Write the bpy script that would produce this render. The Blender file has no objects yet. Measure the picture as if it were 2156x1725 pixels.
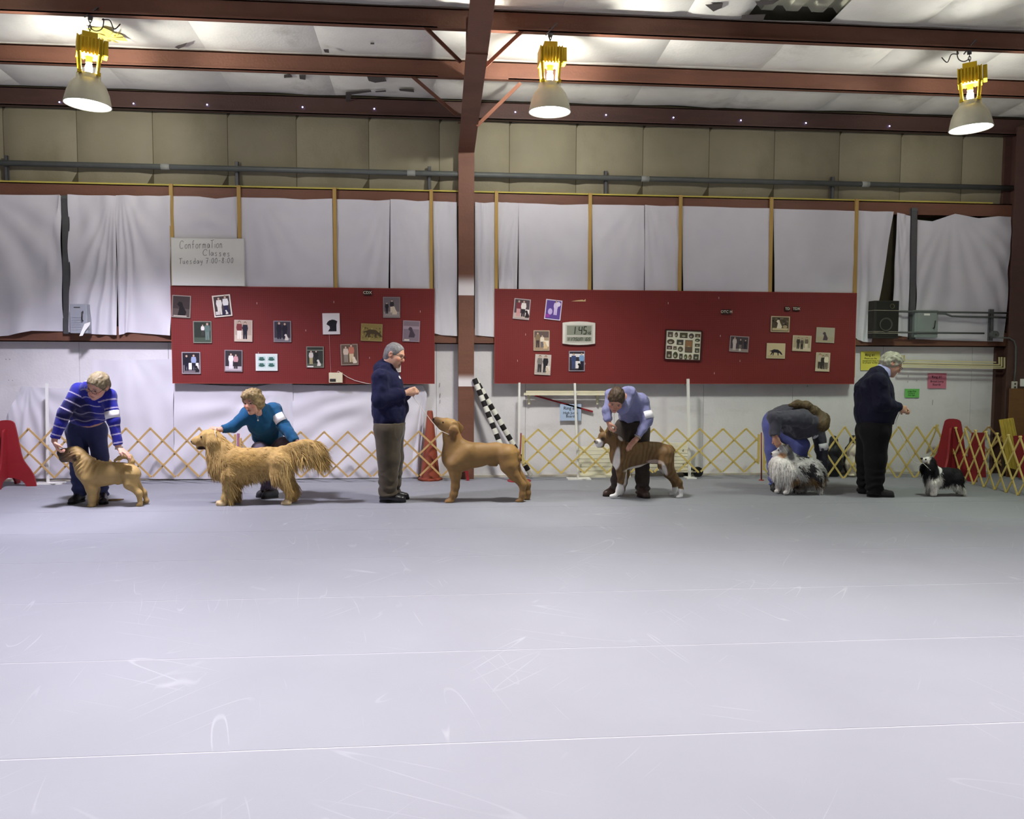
import bpy, math, random
import numpy as np
import openvdb
from mathutils import Matrix, Vector

SC = bpy.context.scene
COL = SC.collection
RNG = np.random.default_rng(7)
random.seed(7)

# ------------------------------------------------------------------ camera
FPX, PITCH, YAW, ROLL, DIST, HCAM = 1732.55, -.0636347, .0887784, .00437479, 10.551, 1.55
_cp, _sp, _cy, _sy, _cr, _sr = math.cos(PITCH), math.sin(PITCH), math.cos(YAW), math.sin(YAW), math.cos(ROLL), math.sin(ROLL)
FW = np.array([_sy*_cp, _cy*_cp, _sp])
_rt = np.array([_cy, -_sy, 0.]); _up = np.cross(_rt, FW)
RT = _rt*_cr+_up*_sr
UP = -_rt*_sr+_up*_cr
CAM = np.array([0., -DIST, HCAM])
cd = bpy.data.cameras.new('camera')
cam = bpy.data.objects.new('camera', cd); COL.objects.link(cam)
cd.sensor_width = 36; cd.sensor_fit = 'HORIZONTAL'; cd.lens = FPX/2156*36
cd.clip_start = .05; cd.clip_end = 100
cam.matrix_world = Matrix(((RT[0], UP[0], -FW[0], CAM[0]), (RT[1], UP[1], -FW[1], CAM[1]), (RT[2], UP[2], -FW[2], CAM[2]), (0, 0, 0, 1)))
SC.camera = cam
# wall plane is y = 0, x runs along it, z is up; a survey of the photo gave these lines of sight
def ray(x, y): return FW+RT*((x-1078)/FPX)-UP*((y-862.5)/FPX)
def W(x, y, Y=0.):
    d = ray(x, y); return CAM+d*((Y+DIST)/d[1])
def G(x, y, z=0.):
    d = ray(x, y); return CAM+d*((z-HCAM)/d[2])
def pj(P):
    v = np.asarray(P, float)-CAM; z = v@FW
    return 1078+FPX*(v@RT)/z, 862.5-FPX*(v@UP)/z

# ------------------------------------------------------------------ world, lamps' light, exposure
wd = bpy.data.worlds.new('world'); SC.world = wd; wd.use_nodes = True
wd.node_tree.nodes['Background'].inputs[0].default_value = (.6, .62, .7, 1)
wd.node_tree.nodes['Background'].inputs[1].default_value = .02
SC.view_settings.view_transform = 'Standard'
SC.view_settings.look = 'None'
SC.view_settings.gamma = 1
SC.view_settings.exposure = 0.0
SC.view_settings.use_curve_mapping = False

def spot(name, loc, power, color, angle=150, blend=.35, size=.22, aim=(0, 0, -1)):
    l = bpy.data.lights.new(name, 'SPOT'); l.energy = power; l.color = color
    l.spot_size = math.radians(angle); l.spot_blend = blend; l.shadow_soft_size = size
    o = bpy.data.objects.new(name, l); COL.objects.link(o); o.location = loc
    o.rotation_euler = Vector(aim).to_track_quat('-Z', 'Y').to_euler()
    return o
ROW1 = -2.40
LAMPX = [W(182, 130, ROW1)[0], W(1158, 150, ROW1)[0], W(2047, 200, ROW1)[0]]
LAMPC = [(.87, .83, 1.0), (1.0, .98, .92), (.86, 1.0, .80)]
LAMPP = [1350, 700, 320]
LAMPZ = [W(183, 221, ROW1)[2], W(1158, 236, ROW1)[2], W(2047, 271, ROW1)[2]]
for i in range(3):
    spot('high_bay_light', (LAMPX[i], ROW1, LAMPZ[i]-.03), LAMPP[i], LAMPC[i], 128, .6)
# the hall's next rows of the same lamps, behind and above the photographer
for i, (x, p, c) in enumerate([(-3.4, 1200, (.98, .92, 1.0)), (1.1, 1600, (1.0, .94, .965)), (5.4, 920, (1.0, .94, .97))]):
    spot('high_bay_light', (x, -7.1, 4.2), p, c, 104, .85)
for i, (x, p, c) in enumerate([(-3.4, 420, (.97, .94, 1.0)), (1.1, 420, (1., .96, 1.0)), (5.4, 300, (1., .97, .95))]):
    spot('high_bay_light', (x, -14.0, 4.6), p, c, 112, .5)

# ------------------------------------------------------------------ materials
def lin(c):
    c = np.asarray(c, float)/255
    return np.where(c <= .04045, c/12.92, ((c+.055)/1.055)**2.4)
MATS = {}
def nn(t, k, **kw):
    n = t.nodes.new(k)
    for a, v in kw.items():
        if a.startswith('_'): n.inputs[a[1:]].default_value = v
        else: setattr(n, a, v)
    return n
def M(name, col=(128, 128, 128), rough=.7, var=.08, scale=6., bump=0., bscale=60., metal=0., attr=False, spec=.3, emit=0., sheen=0., stretch=None, coat=0.):
    if name in MATS: return MATS[name]
    m = bpy.data.materials.new(name); m.use_nodes = True; t = m.node_tree; L = t.links.new
    b = t.nodes['Principled BSDF']
    b.inputs['Roughness'].default_value = rough; b.inputs['Metallic'].default_value = metal
    b.inputs['Specular IOR Level'].default_value = spec
    if coat: b.inputs['Coat Weight'].default_value = coat
    if sheen: b.inputs['Sheen Weight'].default_value = sheen; b.inputs['Sheen Roughness'].default_value = .5
    tc = nn(t, 'ShaderNodeTexCoord'); v = tc.outputs['Object']
    if stretch:
        mp = nn(t, 'ShaderNodeMapping'); mp.inputs['Scale'].default_value = stretch; L(v, mp.inputs[0]); v = mp.outputs[0]
    no = nn(t, 'ShaderNodeTexNoise', _Scale=scale, _Detail=6.); L(v, no.inputs['Vector'])
    mr = nn(t, 'ShaderNodeMapRange'); mr.inputs[1].default_value = .25; mr.inputs[2].default_value = .75
    mr.inputs[3].default_value = 1-var; mr.inputs[4].default_value = 1+var; L(no.outputs[0], mr.inputs[0])
    mx = nn(t, 'ShaderNodeMix', data_type='RGBA', blend_type='MULTIPLY'); mx.inputs[0].default_value = 1
    if attr:
        at = nn(t, 'ShaderNodeAttribute', attribute_name='col'); L(at.outputs['Color'], mx.inputs[6])
    else: mx.inputs[6].default_value = (*lin(col), 1)
    L(mr.outputs[0], mx.inputs[7]); L(mx.outputs[2], b.inputs['Base Color'])
    if bump:
        n2 = nn(t, 'ShaderNodeTexNoise', _Scale=bscale, _Detail=3.); L(v, n2.inputs['Vector'])
        bp = nn(t, 'ShaderNodeBump', _Strength=1.0, _Distance=bump); L(n2.outputs[0], bp.inputs['Height']); L(bp.outputs[0], b.inputs['Normal'])
    if emit:
        b.inputs['Emission Color'].default_value = (*lin(col), 1); b.inputs['Emission Strength'].default_value = emit
    m['mix'] = mx.name
    MATS[name] = m
    return m

# ------------------------------------------------------------------ mesh helpers
class MB:
    def __init__(s): s.v = []; s.f = []; s.c = []; s.cur = (1, 1, 1)
    def add(s, vs, fs):
        o = len(s.v); s.v += [tuple(map(float, p)) for p in vs]; s.f += [tuple(i+o for i in f) for f in fs]; s.c += [s.cur]*len(vs)
        return s
    def color(s, c): s.cur = tuple(lin(c)); return s
    def box(s, a, b):
        x0, y0, z0 = np.minimum(a, b); x1, y1, z1 = np.maximum(a, b)
        return s.add([(x0, y0, z0), (x1, y0, z0), (x1, y1, z0), (x0, y1, z0), (x0, y0, z1), (x1, y0, z1), (x1, y1, z1), (x0, y1, z1)],
                     [(0, 3, 2, 1), (4, 5, 6, 7), (0, 1, 5, 4), (1, 2, 6, 5), (2, 3, 7, 6), (3, 0, 4, 7)])
    def bar(s, a, b, w, h, up=(0, 0, 1), bev=0.):
        a = np.asarray(a, float); b = np.asarray(b, float); d = b-a; d /= np.linalg.norm(d)
        r = np.cross(d, up)
        if np.linalg.norm(r) < 1e-6: r = np.cross(d, (0, 1., 0))
        r /= np.linalg.norm(r); u = np.cross(r, d)
        c = [(-1, -1), (1, -1), (1, 1), (-1, 1)]
        return s.add([a+r*i*w/2+u*j*h/2 for i, j in c]+[b+r*i*w/2+u*j*h/2 for i, j in c],
                     [(3, 2, 1, 0), (4, 5, 6, 7), (0, 1, 5, 4), (1, 2, 6, 5), (2, 3, 7, 6), (3, 0, 4, 7)])
    def tube(s, pts, r, n=8, cap=True, closed=False):
        P = np.asarray(pts, float); m = len(P); rr = np.broadcast_to(np.asarray(r, float), (m,))
        vs = []; last = None
        for i in range(m):
            d = P[(i+1) % m]-P[i-1] if closed else P[min(i+1, m-1)]-P[max(i-1, 0)]
            d = d/(np.linalg.norm(d)+1e-12)
            if last is None:
                a = np.array([0, 0, 1.]) if abs(d[2]) < .9 else np.array([1., 0, 0])
            else: a = last
            u = a-d*(a@d); u /= np.linalg.norm(u); w = np.cross(d, u); last = u
            vs += [P[i]+rr[i]*(u*math.cos(t)+w*math.sin(t)) for t in np.arange(n)*2*math.pi/n]
        fs = []
        for i in range(m if closed else m-1):
            j = (i+1) % m
            fs += [(i*n+k, i*n+(k+1) % n, j*n+(k+1) % n, j*n+k) for k in range(n)]
        if cap and not closed: fs += [tuple(range(n))[::-1], tuple((m-1)*n+k for k in range(n))]
        return s.add(vs, fs)
    def lathe(s, prof, o=(0, 0, 0), n=24):
        o = np.asarray(o, float); vs = []; m = len(prof)
        for r, z in prof: vs += [o+np.array([r*math.cos(t), r*math.sin(t), z]) for t in np.arange(n)*2*math.pi/n]
        return s.add(vs, [(i*n+k, i*n+(k+1) % n, (i+1)*n+(k+1) % n, (i+1)*n+k) for i in range(m-1) for k in range(n)])
    def prism(s, pts, y0, y1, f=lambda a, y, b: (a, y, b)):
        n = len(pts)
        ar = sum(pts[i][0]*pts[(i+1) % n][1]-pts[(i+1) % n][0]*pts[i][1] for i in range(n))
        if ar < 0: pts = pts[::-1]
        return s.add([f(a, y0, b) for a, b in pts]+[f(a, y1, b) for a, b in pts],
                     [tuple(range(n)), tuple(range(2*n-1, n-1, -1))]+[(i, i+n, (i+1) % n+n, (i+1) % n) for i in range(n)])
    def disc(s, c, r, n=16, ax=(0, -1, 0), rx=None):
        c = np.asarray(c, float); ax = np.asarray(ax, float)
        a = np.array([1., 0, 0]) if abs(ax[0]) < .9 else np.array([0, 1., 0]); u = a-ax*(a@ax); u /= np.linalg.norm(u); w = np.cross(ax, u)
        return s.add([c+u*(rx or r)*math.cos(t)+w*r*math.sin(t) for t in np.arange(n)*2*math.pi/n], [tuple(range(n))])
    def ball(s, c, r, n=10, m=7):
        c = np.asarray(c, float); r = np.broadcast_to(np.asarray(r, float), (3,))
        prof = [(math.sin(math.pi*i/m), -math.cos(math.pi*i/m)) for i in range(m+1)]
        vs = []
        for a, z in prof: vs += [c+r*np.array([max(a, 1e-4)*math.cos(t), max(a, 1e-4)*math.sin(t), z]) for t in np.arange(n)*2*math.pi/n]
        return s.add(vs, [(i*n+k, i*n+(k+1) % n, (i+1)*n+(k+1) % n, (i+1)*n+k) for i in range(m) for k in range(n)])

def origin(p):
    while p is not None:
        if 'o_' in ORG.get(p.name, {}): return ORG[p.name]['o_']
        p = p.parent
    return np.zeros(3)
ORG = {}
def link_mesh(name, v, f, mat, parent=None, smooth=False, colors=None, local=False, bevel=0.):
    v = np.asarray(v, float)
    if parent is None:
        org = np.array([(v[:, 0].min()+v[:, 0].max())/2, (v[:, 1].min()+v[:, 1].max())/2, v[:, 2].min()])
    else: org = np.zeros(3) if local else origin(parent)
    me = bpy.data.meshes.new(name)
    vv = v-org
    if isinstance(f, np.ndarray):
        n = len(f); k = f.shape[1]
        me.vertices.add(len(vv)); me.vertices.foreach_set('co', vv.astype(np.float32).ravel())
        me.loops.add(n*k); me.loops.foreach_set('vertex_index', f.astype(np.int32).ravel())
        me.polygons.add(n); me.polygons.foreach_set('loop_start', np.arange(0, n*k, k, dtype=np.int32))
        me.update(calc_edges=True)
    else: me.from_pydata([tuple(p) for p in vv], [], f)
    me.validate()
    if colors is not None:
        a = me.color_attributes.new('col', 'FLOAT_COLOR', 'POINT')
        c4 = np.ones((len(vv), 4), np.float32); c4[:, :3] = colors; a.data.foreach_set('color', c4.ravel())
    if smooth: me.polygons.foreach_set('use_smooth', np.ones(len(me.polygons), bool))
    me.materials.append(mat)
    o = bpy.data.objects.new(name, me); COL.objects.link(o)
    if parent is None: o.location = org; ORG[o.name] = {'o_': org}
    else: o.parent = parent
    if bevel:
        bv = o.modifiers.new('bevel', 'BEVEL'); bv.width = bevel; bv.segments = 2; bv.limit_method = 'ANGLE'
    me.update()
    return o
def obj(name, mb, mat, parent=None, smooth=False, colors=False, local=False, bevel=0.):
    return link_mesh(name, mb.v, mb.f, mat, parent, smooth, np.array(mb.c) if colors else None, local, bevel)
def tag(o, label=None, cat=None, group=None, kind=None):
    if label: o['label'] = label
    if cat: o['category'] = cat
    if group: o['group'] = group
    if kind: o['kind'] = kind
    return o
def thing(name, label, cat, loc=(0, 0, 0), group=None, rot=(0, 0, 0)):
    o = bpy.data.objects.new(name, None); COL.objects.link(o); o.empty_display_size = .1
    o.location = tuple(map(float, loc)); o.rotation_euler = rot
    ORG[o.name] = {'o_': np.asarray(loc, float)}
    return tag(o, label, cat, group)
def struct(o, label=None): o['kind'] = 'structure'; (label and o.__setitem__('label', label)); return o
def sm(a, b, x):
    t = np.clip((x-a)/(b-a), 0, 1); return t*t*(3-2*t)
def vnoise(p, seed=0):
    p = np.asarray(p, float); i = np.floor(p).astype(np.int64); f = p-i; f = f*f*(3-2*f); r = 0
    def h(a):
        n = (a[..., 0]*374761393+a[..., 1]*668265263+a[..., 2]*2147483647+seed*974634) & 0xffffffff
        n = ((n ^ (n >> 13))*1274126177) & 0xffffffff; n = (n ^ (n >> 16)) & 0xffff
        return n/32767.5-1
    for dx in (0, 1):
        for dy in (0, 1):
            for dz in (0, 1):
                w = (f[..., 0] if dx else 1-f[..., 0])*(f[..., 1] if dy else 1-f[..., 1])*(f[..., 2] if dz else 1-f[..., 2])
                r = r+w*h(i+np.array([dx, dy, dz]))
    return r
def text(name, body, size, center, mat, parent, bold=.0, tilt=0., line=1.0):
    c = bpy.data.curves.new(name, 'FONT'); c.body = body; c.size = size; c.align_x = 'CENTER'; c.align_y = 'CENTER'; c.offset = bold*size; c.space_line = line; c.resolution_u = 3
    o = bpy.data.objects.new('tmp', c); COL.objects.link(o)
    dg = bpy.context.evaluated_depsgraph_get(); me = bpy.data.meshes.new_from_object(o.evaluated_get(dg))
    v = np.array([tuple(q.co) for q in me.vertices]); f = [tuple(p.vertices) for p in me.polygons]
    bpy.data.objects.remove(o); bpy.data.curves.remove(c); bpy.data.meshes.remove(me)
    ct, st = math.cos(tilt), math.sin(tilt); P = np.stack([v[:, 0]*ct-v[:, 1]*st, 0*v[:, 0], v[:, 0]*st+v[:, 1]*ct], 1)+np.asarray(center)
    return link_mesh(name, P, f, mat, parent)
# ------------------------------------------------------------------ special surfaces
def m_floor():
    m = M('grey_mat', (133, 135, 142), .62, .05, 1.2, .0006, 220, spec=.25); t = m.node_tree; L = t.links.new
    b = t.nodes['Principled BSDF']; mx = t.nodes[m['mix']]
    tc = nn(t, 'ShaderNodeTexCoord'); acc = None
    for rot, sc, msc in ((.5, (.45, 4.5, 1), .8), (-.9, (.5, 5.5, 1), 1.1), (1.35, (.6, 7, 1), 1.3)):     # three sets of faint scuff streaks
        mp = nn(t, 'ShaderNodeMapping'); mp.inputs['Rotation'].default_value = (0, 0, rot); mp2 = nn(t, 'ShaderNodeMapping'); mp2.inputs['Scale'].default_value = sc
        L(tc.outputs['Object'], mp.inputs[0]); L(mp.outputs[0], mp2.inputs[0])
        n1 = nn(t, 'ShaderNodeTexNoise', _Scale=1.0, _Detail=0.); L(mp2.outputs[0], n1.inputs['Vector'])
        a = nn(t, 'ShaderNodeMath', operation='SUBTRACT'); L(n1.outputs[0], a.inputs[0]); a.inputs[1].default_value = .5
        b2 = nn(t, 'ShaderNodeMath', operation='ABSOLUTE'); L(a.outputs[0], b2.inputs[0])
        r = nn(t, 'ShaderNodeMapRange'); r.inputs[1].default_value = .002; r.inputs[2].default_value = .007; r.inputs[3].default_value = 1; r.inputs[4].default_value = 0; L(b2.outputs[0], r.inputs[0])
        n2 = nn(t, 'ShaderNodeTexNoise', _Scale=msc*1.6, _Detail=2.); L(tc.outputs['Object'], n2.inputs['Vector'])
        r2 = nn(t, 'ShaderNodeMapRange'); r2.inputs[1].default_value = .55; r2.inputs[2].default_value = .66; r2.inputs[4].default_value = .11; L(n2.outputs[0], r2.inputs[0])
        mu = nn(t, 'ShaderNodeMath', operation='MULTIPLY'); L(r.outputs[0], mu.inputs[0]); L(r2.outputs[0], mu.inputs[1])
        if acc is None: acc = mu
        else: ad = nn(t, 'ShaderNodeMath', operation='MAXIMUM'); L(acc.outputs[0], ad.inputs[0]); L(mu.outputs[0], ad.inputs[1]); acc = ad
    mu = acc
    m2 = nn(t, 'ShaderNodeMix', data_type='RGBA'); L(mu.outputs[0], m2.inputs[0]); L(mx.outputs[2], m2.inputs[6]); m2.inputs[7].default_value = (*lin((225, 225, 230)), 1)
    L(m2.outputs[2], b.inputs['Base Color']); return m
def m_peg():
    m = M('red_pegboard', (118, 42, 40), .55, .06, 3., spec=.3); t = m.node_tree; L = t.links.new
    b = t.nodes['Principled BSDF']; mx = t.nodes[m['mix']]
    tc = nn(t, 'ShaderNodeTexCoord'); sx = nn(t, 'ShaderNodeSeparateXYZ'); L(tc.outputs['Object'], sx.inputs[0])
    ds = []
    for k in ('X', 'Z'):
        a = nn(t, 'ShaderNodeMath', operation='DIVIDE'); L(sx.outputs[k], a.inputs[0]); a.inputs[1].default_value = .0254
        f = nn(t, 'ShaderNodeMath', operation='FRACT'); L(a.outputs[0], f.inputs[0])
        s = nn(t, 'ShaderNodeMath', operation='SUBTRACT'); L(f.outputs[0], s.inputs[0]); s.inputs[1].default_value = .5
        q = nn(t, 'ShaderNodeMath', operation='MULTIPLY'); L(s.outputs[0], q.inputs[0]); L(s.outputs[0], q.inputs[1]); ds.append(q)
    a = nn(t, 'ShaderNodeMath', operation='ADD'); L(ds[0].outputs[0], a.inputs[0]); L(ds[1].outputs[0], a.inputs[1])
    c = nn(t, 'ShaderNodeMath', operation='LESS_THAN'); L(a.outputs[0], c.inputs[0]); c.inputs[1].default_value = .02
    m2 = nn(t, 'ShaderNodeMix', data_type='RGBA'); L(c.outputs[0], m2.inputs[0]); L(mx.outputs[2], m2.inputs[6]); m2.inputs[7].default_value = (*lin((92, 24, 24)), 1)
    L(m2.outputs[2], b.inputs['Base Color']); return m
def m_stain(name, col, stain, sc=(1, 1, 1), amt=.5, lo=.55, hi=.75, rough=.6, nscale=1.5):
    m = M(name, col, rough, .05, 5., .002, 40, spec=.35); t = m.node_tree; L = t.links.new
    b = t.nodes['Principled BSDF']; mx = t.nodes[m['mix']]
    tc = nn(t, 'ShaderNodeTexCoord'); mp = nn(t, 'ShaderNodeMapping'); mp.inputs['Scale'].default_value = sc; L(tc.outputs['Object'], mp.inputs[0])
    n = nn(t, 'ShaderNodeTexNoise', _Scale=nscale, _Detail=7., _Roughness=.65); L(mp.outputs[0], n.inputs['Vector'])
    r = nn(t, 'ShaderNodeMapRange'); r.inputs[1].default_value = lo; r.inputs[2].default_value = hi; r.inputs[4].default_value = amt; L(n.outputs[0], r.inputs[0])
    m2 = nn(t, 'ShaderNodeMix', data_type='RGBA'); L(r.outputs[0], m2.inputs[0]); L(mx.outputs[2], m2.inputs[6]); m2.inputs[7].default_value = (*lin(stain), 1)
    L(m2.outputs[2], b.inputs['Base Color']); return m
FLOORM = m_floor(); PEG = m_peg()
VINYL = m_stain('roof_vinyl', (230, 229, 220), (120, 112, 82), (1, 1, 1), .55, .56, .8)
INSUL = m_stain('wall_vinyl', (139, 132, 110), (100, 92, 66), (1.2, 1, .7), .45, .52, .78)
WALLP = m_stain('white_panel', (222, 220, 222), (176, 172, 168), (1, 1, 2.5), .35, .58, .75)
STEEL = m_stain('red_oxide_steel', (116, 78, 62), (88, 58, 48), (.4, 1, 2), .6, .5, .7, .55)
STEELD = m_stain('dark_oxide_steel', (80, 56, 50), (62, 44, 40), (.4, 1, 2), .6, .5, .7, .55)
GALV = M('grey_galvanised', (94, 98, 96), .5, .1, 9, metal=.15)
GALVD = M('dark_galvanised', (92, 92, 94), .5, .12, 9, metal=.25)
PINE = M('yellow_pine', (178, 146, 84), .6, .14, 5, .0004, 60, stretch=(6, 6, .6))
SHEETM = M('white_sheet', (212, 210, 217), .9, .03, 4, .0006, 160, sheen=.2, spec=.1)
WHITEP = M('white_paint', (232, 232, 226), .5, .04, 6)
CREAM = M('cream_plastic', (228, 222, 194), .5, .05, 6)
REDP = M('red_painted_wood', (136, 34, 40), .5, .08, 5, .0006, 40)
BLACK = M('black_rubber', (24, 24, 26), .6, .1, 10)
DARKM = M('dark_metal', (60, 58, 56), .5, .1, 8, metal=.3)
VCOL = M('painted_print', attr=True, rough=.5, var=.02)
INK = M('ink', (28, 28, 34), .6, .02)
YLAMP = M('yellow_enamel', (208, 176, 30), .45, .08, 8)

# ------------------------------------------------------------------ room shell
ROOFZ0, SLOPE = 4.712, .0747            # underside of the roof at the wall and its rise towards the middle of the hall
def roof(y): return ROOFZ0-SLOPE*y
XL, XR, YF = -9.0, 8.05, -17.0
fl = obj('floor', MB().box((XL, YF, -.12), (XR, .2, -.0015)), M('floor_base', (170, 170, 177), .8)); struct(fl)
SEAMS = [.0]+[-1.1094-1.0365*i for i in range(16)]
for i in range(16):
    a, b = SEAMS[i], SEAMS[i+1]
    m = MB(); e = .0045
    y0, y1 = b+e, a-e if i else .1
    # a mat strip with slightly curled long edges
    ys = [y0, y0+.006, y0+.05, y1-.05, y1-.006, y1]; zs = [-.0004, .0003, .0, .0, .0003, -.0004]
    vs = []; fs = []
    for x in (XL+.01, XR-.01): vs += [(x, y, z) for y, z in zip(ys, zs)]+[(x, ys[-1], -.004), (x, ys[0], -.004)]
    n = 8
    for k in range(n): fs.append((k, (k+1) % n, n+(k+1) % n, n+k)[::-1])
    m.add(vs, fs); o = obj('mat_strip', m, FLOORM, fl)
ztg = W(945, 405, -.1)[2]; zlg = 1.712
wb = struct(obj('wall_back', MB().box((XL, .03, -.1), (XR, .2, roof(0)+.2)), M('dark_seam', (84, 78, 60), .9)))
struct(obj('wall_left', MB().box((XL-.15, YF, -.1), (XL, .2, 6.4)), M('plain_wall', (205, 203, 200), .8)))
struct(obj('wall_right', MB().box((XR, YF, -.1), (XR+.15, .2, 6.4)), M('plain_wall')))
struct(obj('wall_front', MB().box((XL, YF-.15, -.1), (XR, YF, 6.4)), M('plain_wall')))
# lower white wall boards
px = [-390, -203, -16]+[-16+187*i for i in range(1, 12)]+[2120]
lx = sorted(set([XL]+[W(p, 900, 0)[0] for p in px if p > -60]))
for a, b in zip(lx[:-1], lx[1:]):
    obj('wall_panel', MB().box((a+.002, 0, -.01), (b-.002, .032, zlg+.02)), WALLP, wb)
XCOR = lx[-1]
# upper insulation panels, each bellied a little between its seams
ux = [-160, 5, 160, 320, 478, 623, 776, 925, 1073, 1214, 1355, 1495, 1633, 1770, 1900, 2030, 2150]
uX = [W(p, 300, 0)[0] for p in ux]; uX[-1] = XR; uX[0] = XL
def bulge(x0, x1, z0, z1, y, d, nu=8, nv=6):
    u = np.linspace(0, 1, nu); v = np.linspace(0, 1, nv); vs = []
    for j in v:
        for i in u: vs.append((x0+(x1-x0)*i, y-d*(1-(2*i-1)**6)*(1-(2*j-1)**8)-.006*vnoise(np.array([x0+i*2, j*2, y]), 3)*(1-(2*i-1)**6), z0+(z1-z0)*j))
    return vs, [(j*nu+i, j*nu+i+1, (j+1)*nu+i+1, (j+1)*nu+i) for j in range(nv-1) for i in range(nu-1)]
for a, b in zip(uX[:-1], uX[1:]):
    m = MB(); m.add(*bulge(a+.004, b-.004, ztg-.05, roof(0)-.02, .03, .045)); obj('insulation_panel', m, INSUL, wb, smooth=True)
# dark backing behind the sheets
# ceiling: slab above, sagging vinyl panels between purlins
PUR = [-.1, -1.27, -2.40, -3.55, -4.72]
ce = obj('ceiling', MB().add([(XL, .2, roof(.2)+.25), (XR, .2, roof(.2)+.25), (XR, YF, roof(YF)+.25), (XL, YF, roof(YF)+.25),
     (XL, .2, roof(.2)+.32), (XR, .2, roof(.2)+.32), (XR, YF, roof(YF)+.32), (XL, YF, roof(YF)+.32)],
     [(0, 1, 2, 3), (7, 6, 5, 4), (0, 4, 5, 1), (1, 5, 6, 2), (2, 6, 7, 3), (3, 7, 4, 0)]), M('roof_deck', (190, 186, 170), .7)); struct(ce)
cx0 = W(660, 80, -1.9)[0]
edges = [cx0+1.225*k for k in range(-6, 9)]
edges = [e for e in edges if XL < e < XR]; edges = [XL]+edges+[XR]
corX = (W(1612, 20, -2.9)[0], W(1800, 20, -2.9)[0])
for r, (ya, yb) in enumerate(zip(PUR, PUR[1:]+[-6.0])):
    yb = yb
    for a, b in zip(edges[:-1], edges[1:]):
        segs = [(a, b)]
        if r == 2:      # the stretch where the lining is gone and bare roof sheet shows
            segs = [(max(a, s), min(b, e)) for s, e in ((XL, corX[0]), (corX[1], XR)) if min(b, e)-max(a, s) > .02]
        for s, e in segs:
            nu, nv = 8, 7; vs = []
            for j in range(nv):
                for i in range(nu):
                    u, v = i/(nu-1), j/(nv-1); x = s+(e-s)*u; y = ya+(yb-ya)*v
                    vs.append((x, y, roof(y)+.02-.05*(1-(2*u-1)**6)*(1-(2*v-1)**4)+.012*vnoise(np.array([x*2, y*2, 1.]), 5)*(1-(2*u-1)**4)))
            m = MB(); m.add(vs, [(j*nu+i, j*nu+i+1, (j+1)*nu+i+1, (j+1)*nu+i) for j in range(nv-1) for i in range(nu-1)])
            obj('ceiling_panel', m, VINYL, ce, smooth=True)
m = MB(); vs = []; n = 0
xs = []; x = corX[0]-.1
while x < corX[1]+.1:
    xs += [(x, 0), (x+.12, 0), (x+.16, .05), (x+.22, .05)]; x += .26
for y in (-2.38, -3.9):
    vs += [(a, y, roof(y)+.12+b) for a, b in xs]
k = len(xs); m.add(vs, [(i, i+1, k+i+1, k+i) for i in range(k-1)])
tag(obj('bare_roof_sheet', m, M('bare_ribbed_steel', (206, 206, 182), .5, .12, 6), ce), 'bare ribbed grey roof sheet where the lining is missing')
# back half of the ceiling, plain
obj('ceiling_lining', MB().add([(XL, -6, roof(-6)), (XR, -6, roof(-6)), (XR, YF, roof(YF)), (XL, YF, roof(YF))], [(0, 1, 2, 3)]), VINYL, ce)

# purlins and eave strut: web, lower lip, upper flange
tn = [0]
def trim(mb, mat, label):
    tn[0] += 1; o = obj('trim_%d' % tn[0], mb, mat); o['kind'] = 'structure'; o['label'] = label; return o
XRJ = W(982, 320, -.16)[0]
holes = []
def purlin(y, label, mat, drop=.21, lip=.06):
    z = roof(y); m = MB()
    m.box((XL, y, z-drop), (XR, y+.012, z-.005))
    m.box((XL, y-lip, z-drop), (XR, y+.006, z-drop+.012)); m.box((XL, y-lip, z-drop), (XR, y-lip+.006, z-drop+.028))
    m.box((XL, y, z-.016), (XR, y+.07, z-.003))
    return trim(m, mat, label)
es = purlin(-.11, 'dark brown eave beam at the top of the back wall', STEELD, .235, .07)
purlin(PUR[1], 'red-brown roof beam between the eave beam and the lamp beam', STEEL)
purlin(PUR[2], 'red-brown roof beam that carries the three lamps', STEEL)
purlin(PUR[3], 'red-brown roof beam nearest the camera', STEEL)
# lapped ends of the beams at the main frame
for y in PUR[1:3]:
    z = roof(y); trim(MB().box((XRJ-.35, y-.07, z-.215), (XRJ+.42, y-.002, z-.203)).box((XRJ-.35, y-.006, z-.2), (XRJ+.42, y-.001, z-.06)), STEEL, 'lap plate on a roof beam at the main frame')
# small daylight holes through the eave beam
hm = M('daylight', (170, 170, 255), .5, 0, emit=14)
for hx, hy in [(125, 215), (281, 218), (436, 220.5), (637, 225.5), (788, 229), (1085, 236), (1276, 242), (1418, 247.5), (1560, 253.5), (1697, 259), (1873, 265.5)]:
    p = W(hx, hy, -.128); obj('daylight_hole', MB().disc(p, .0085, 8), hm, es)
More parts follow.
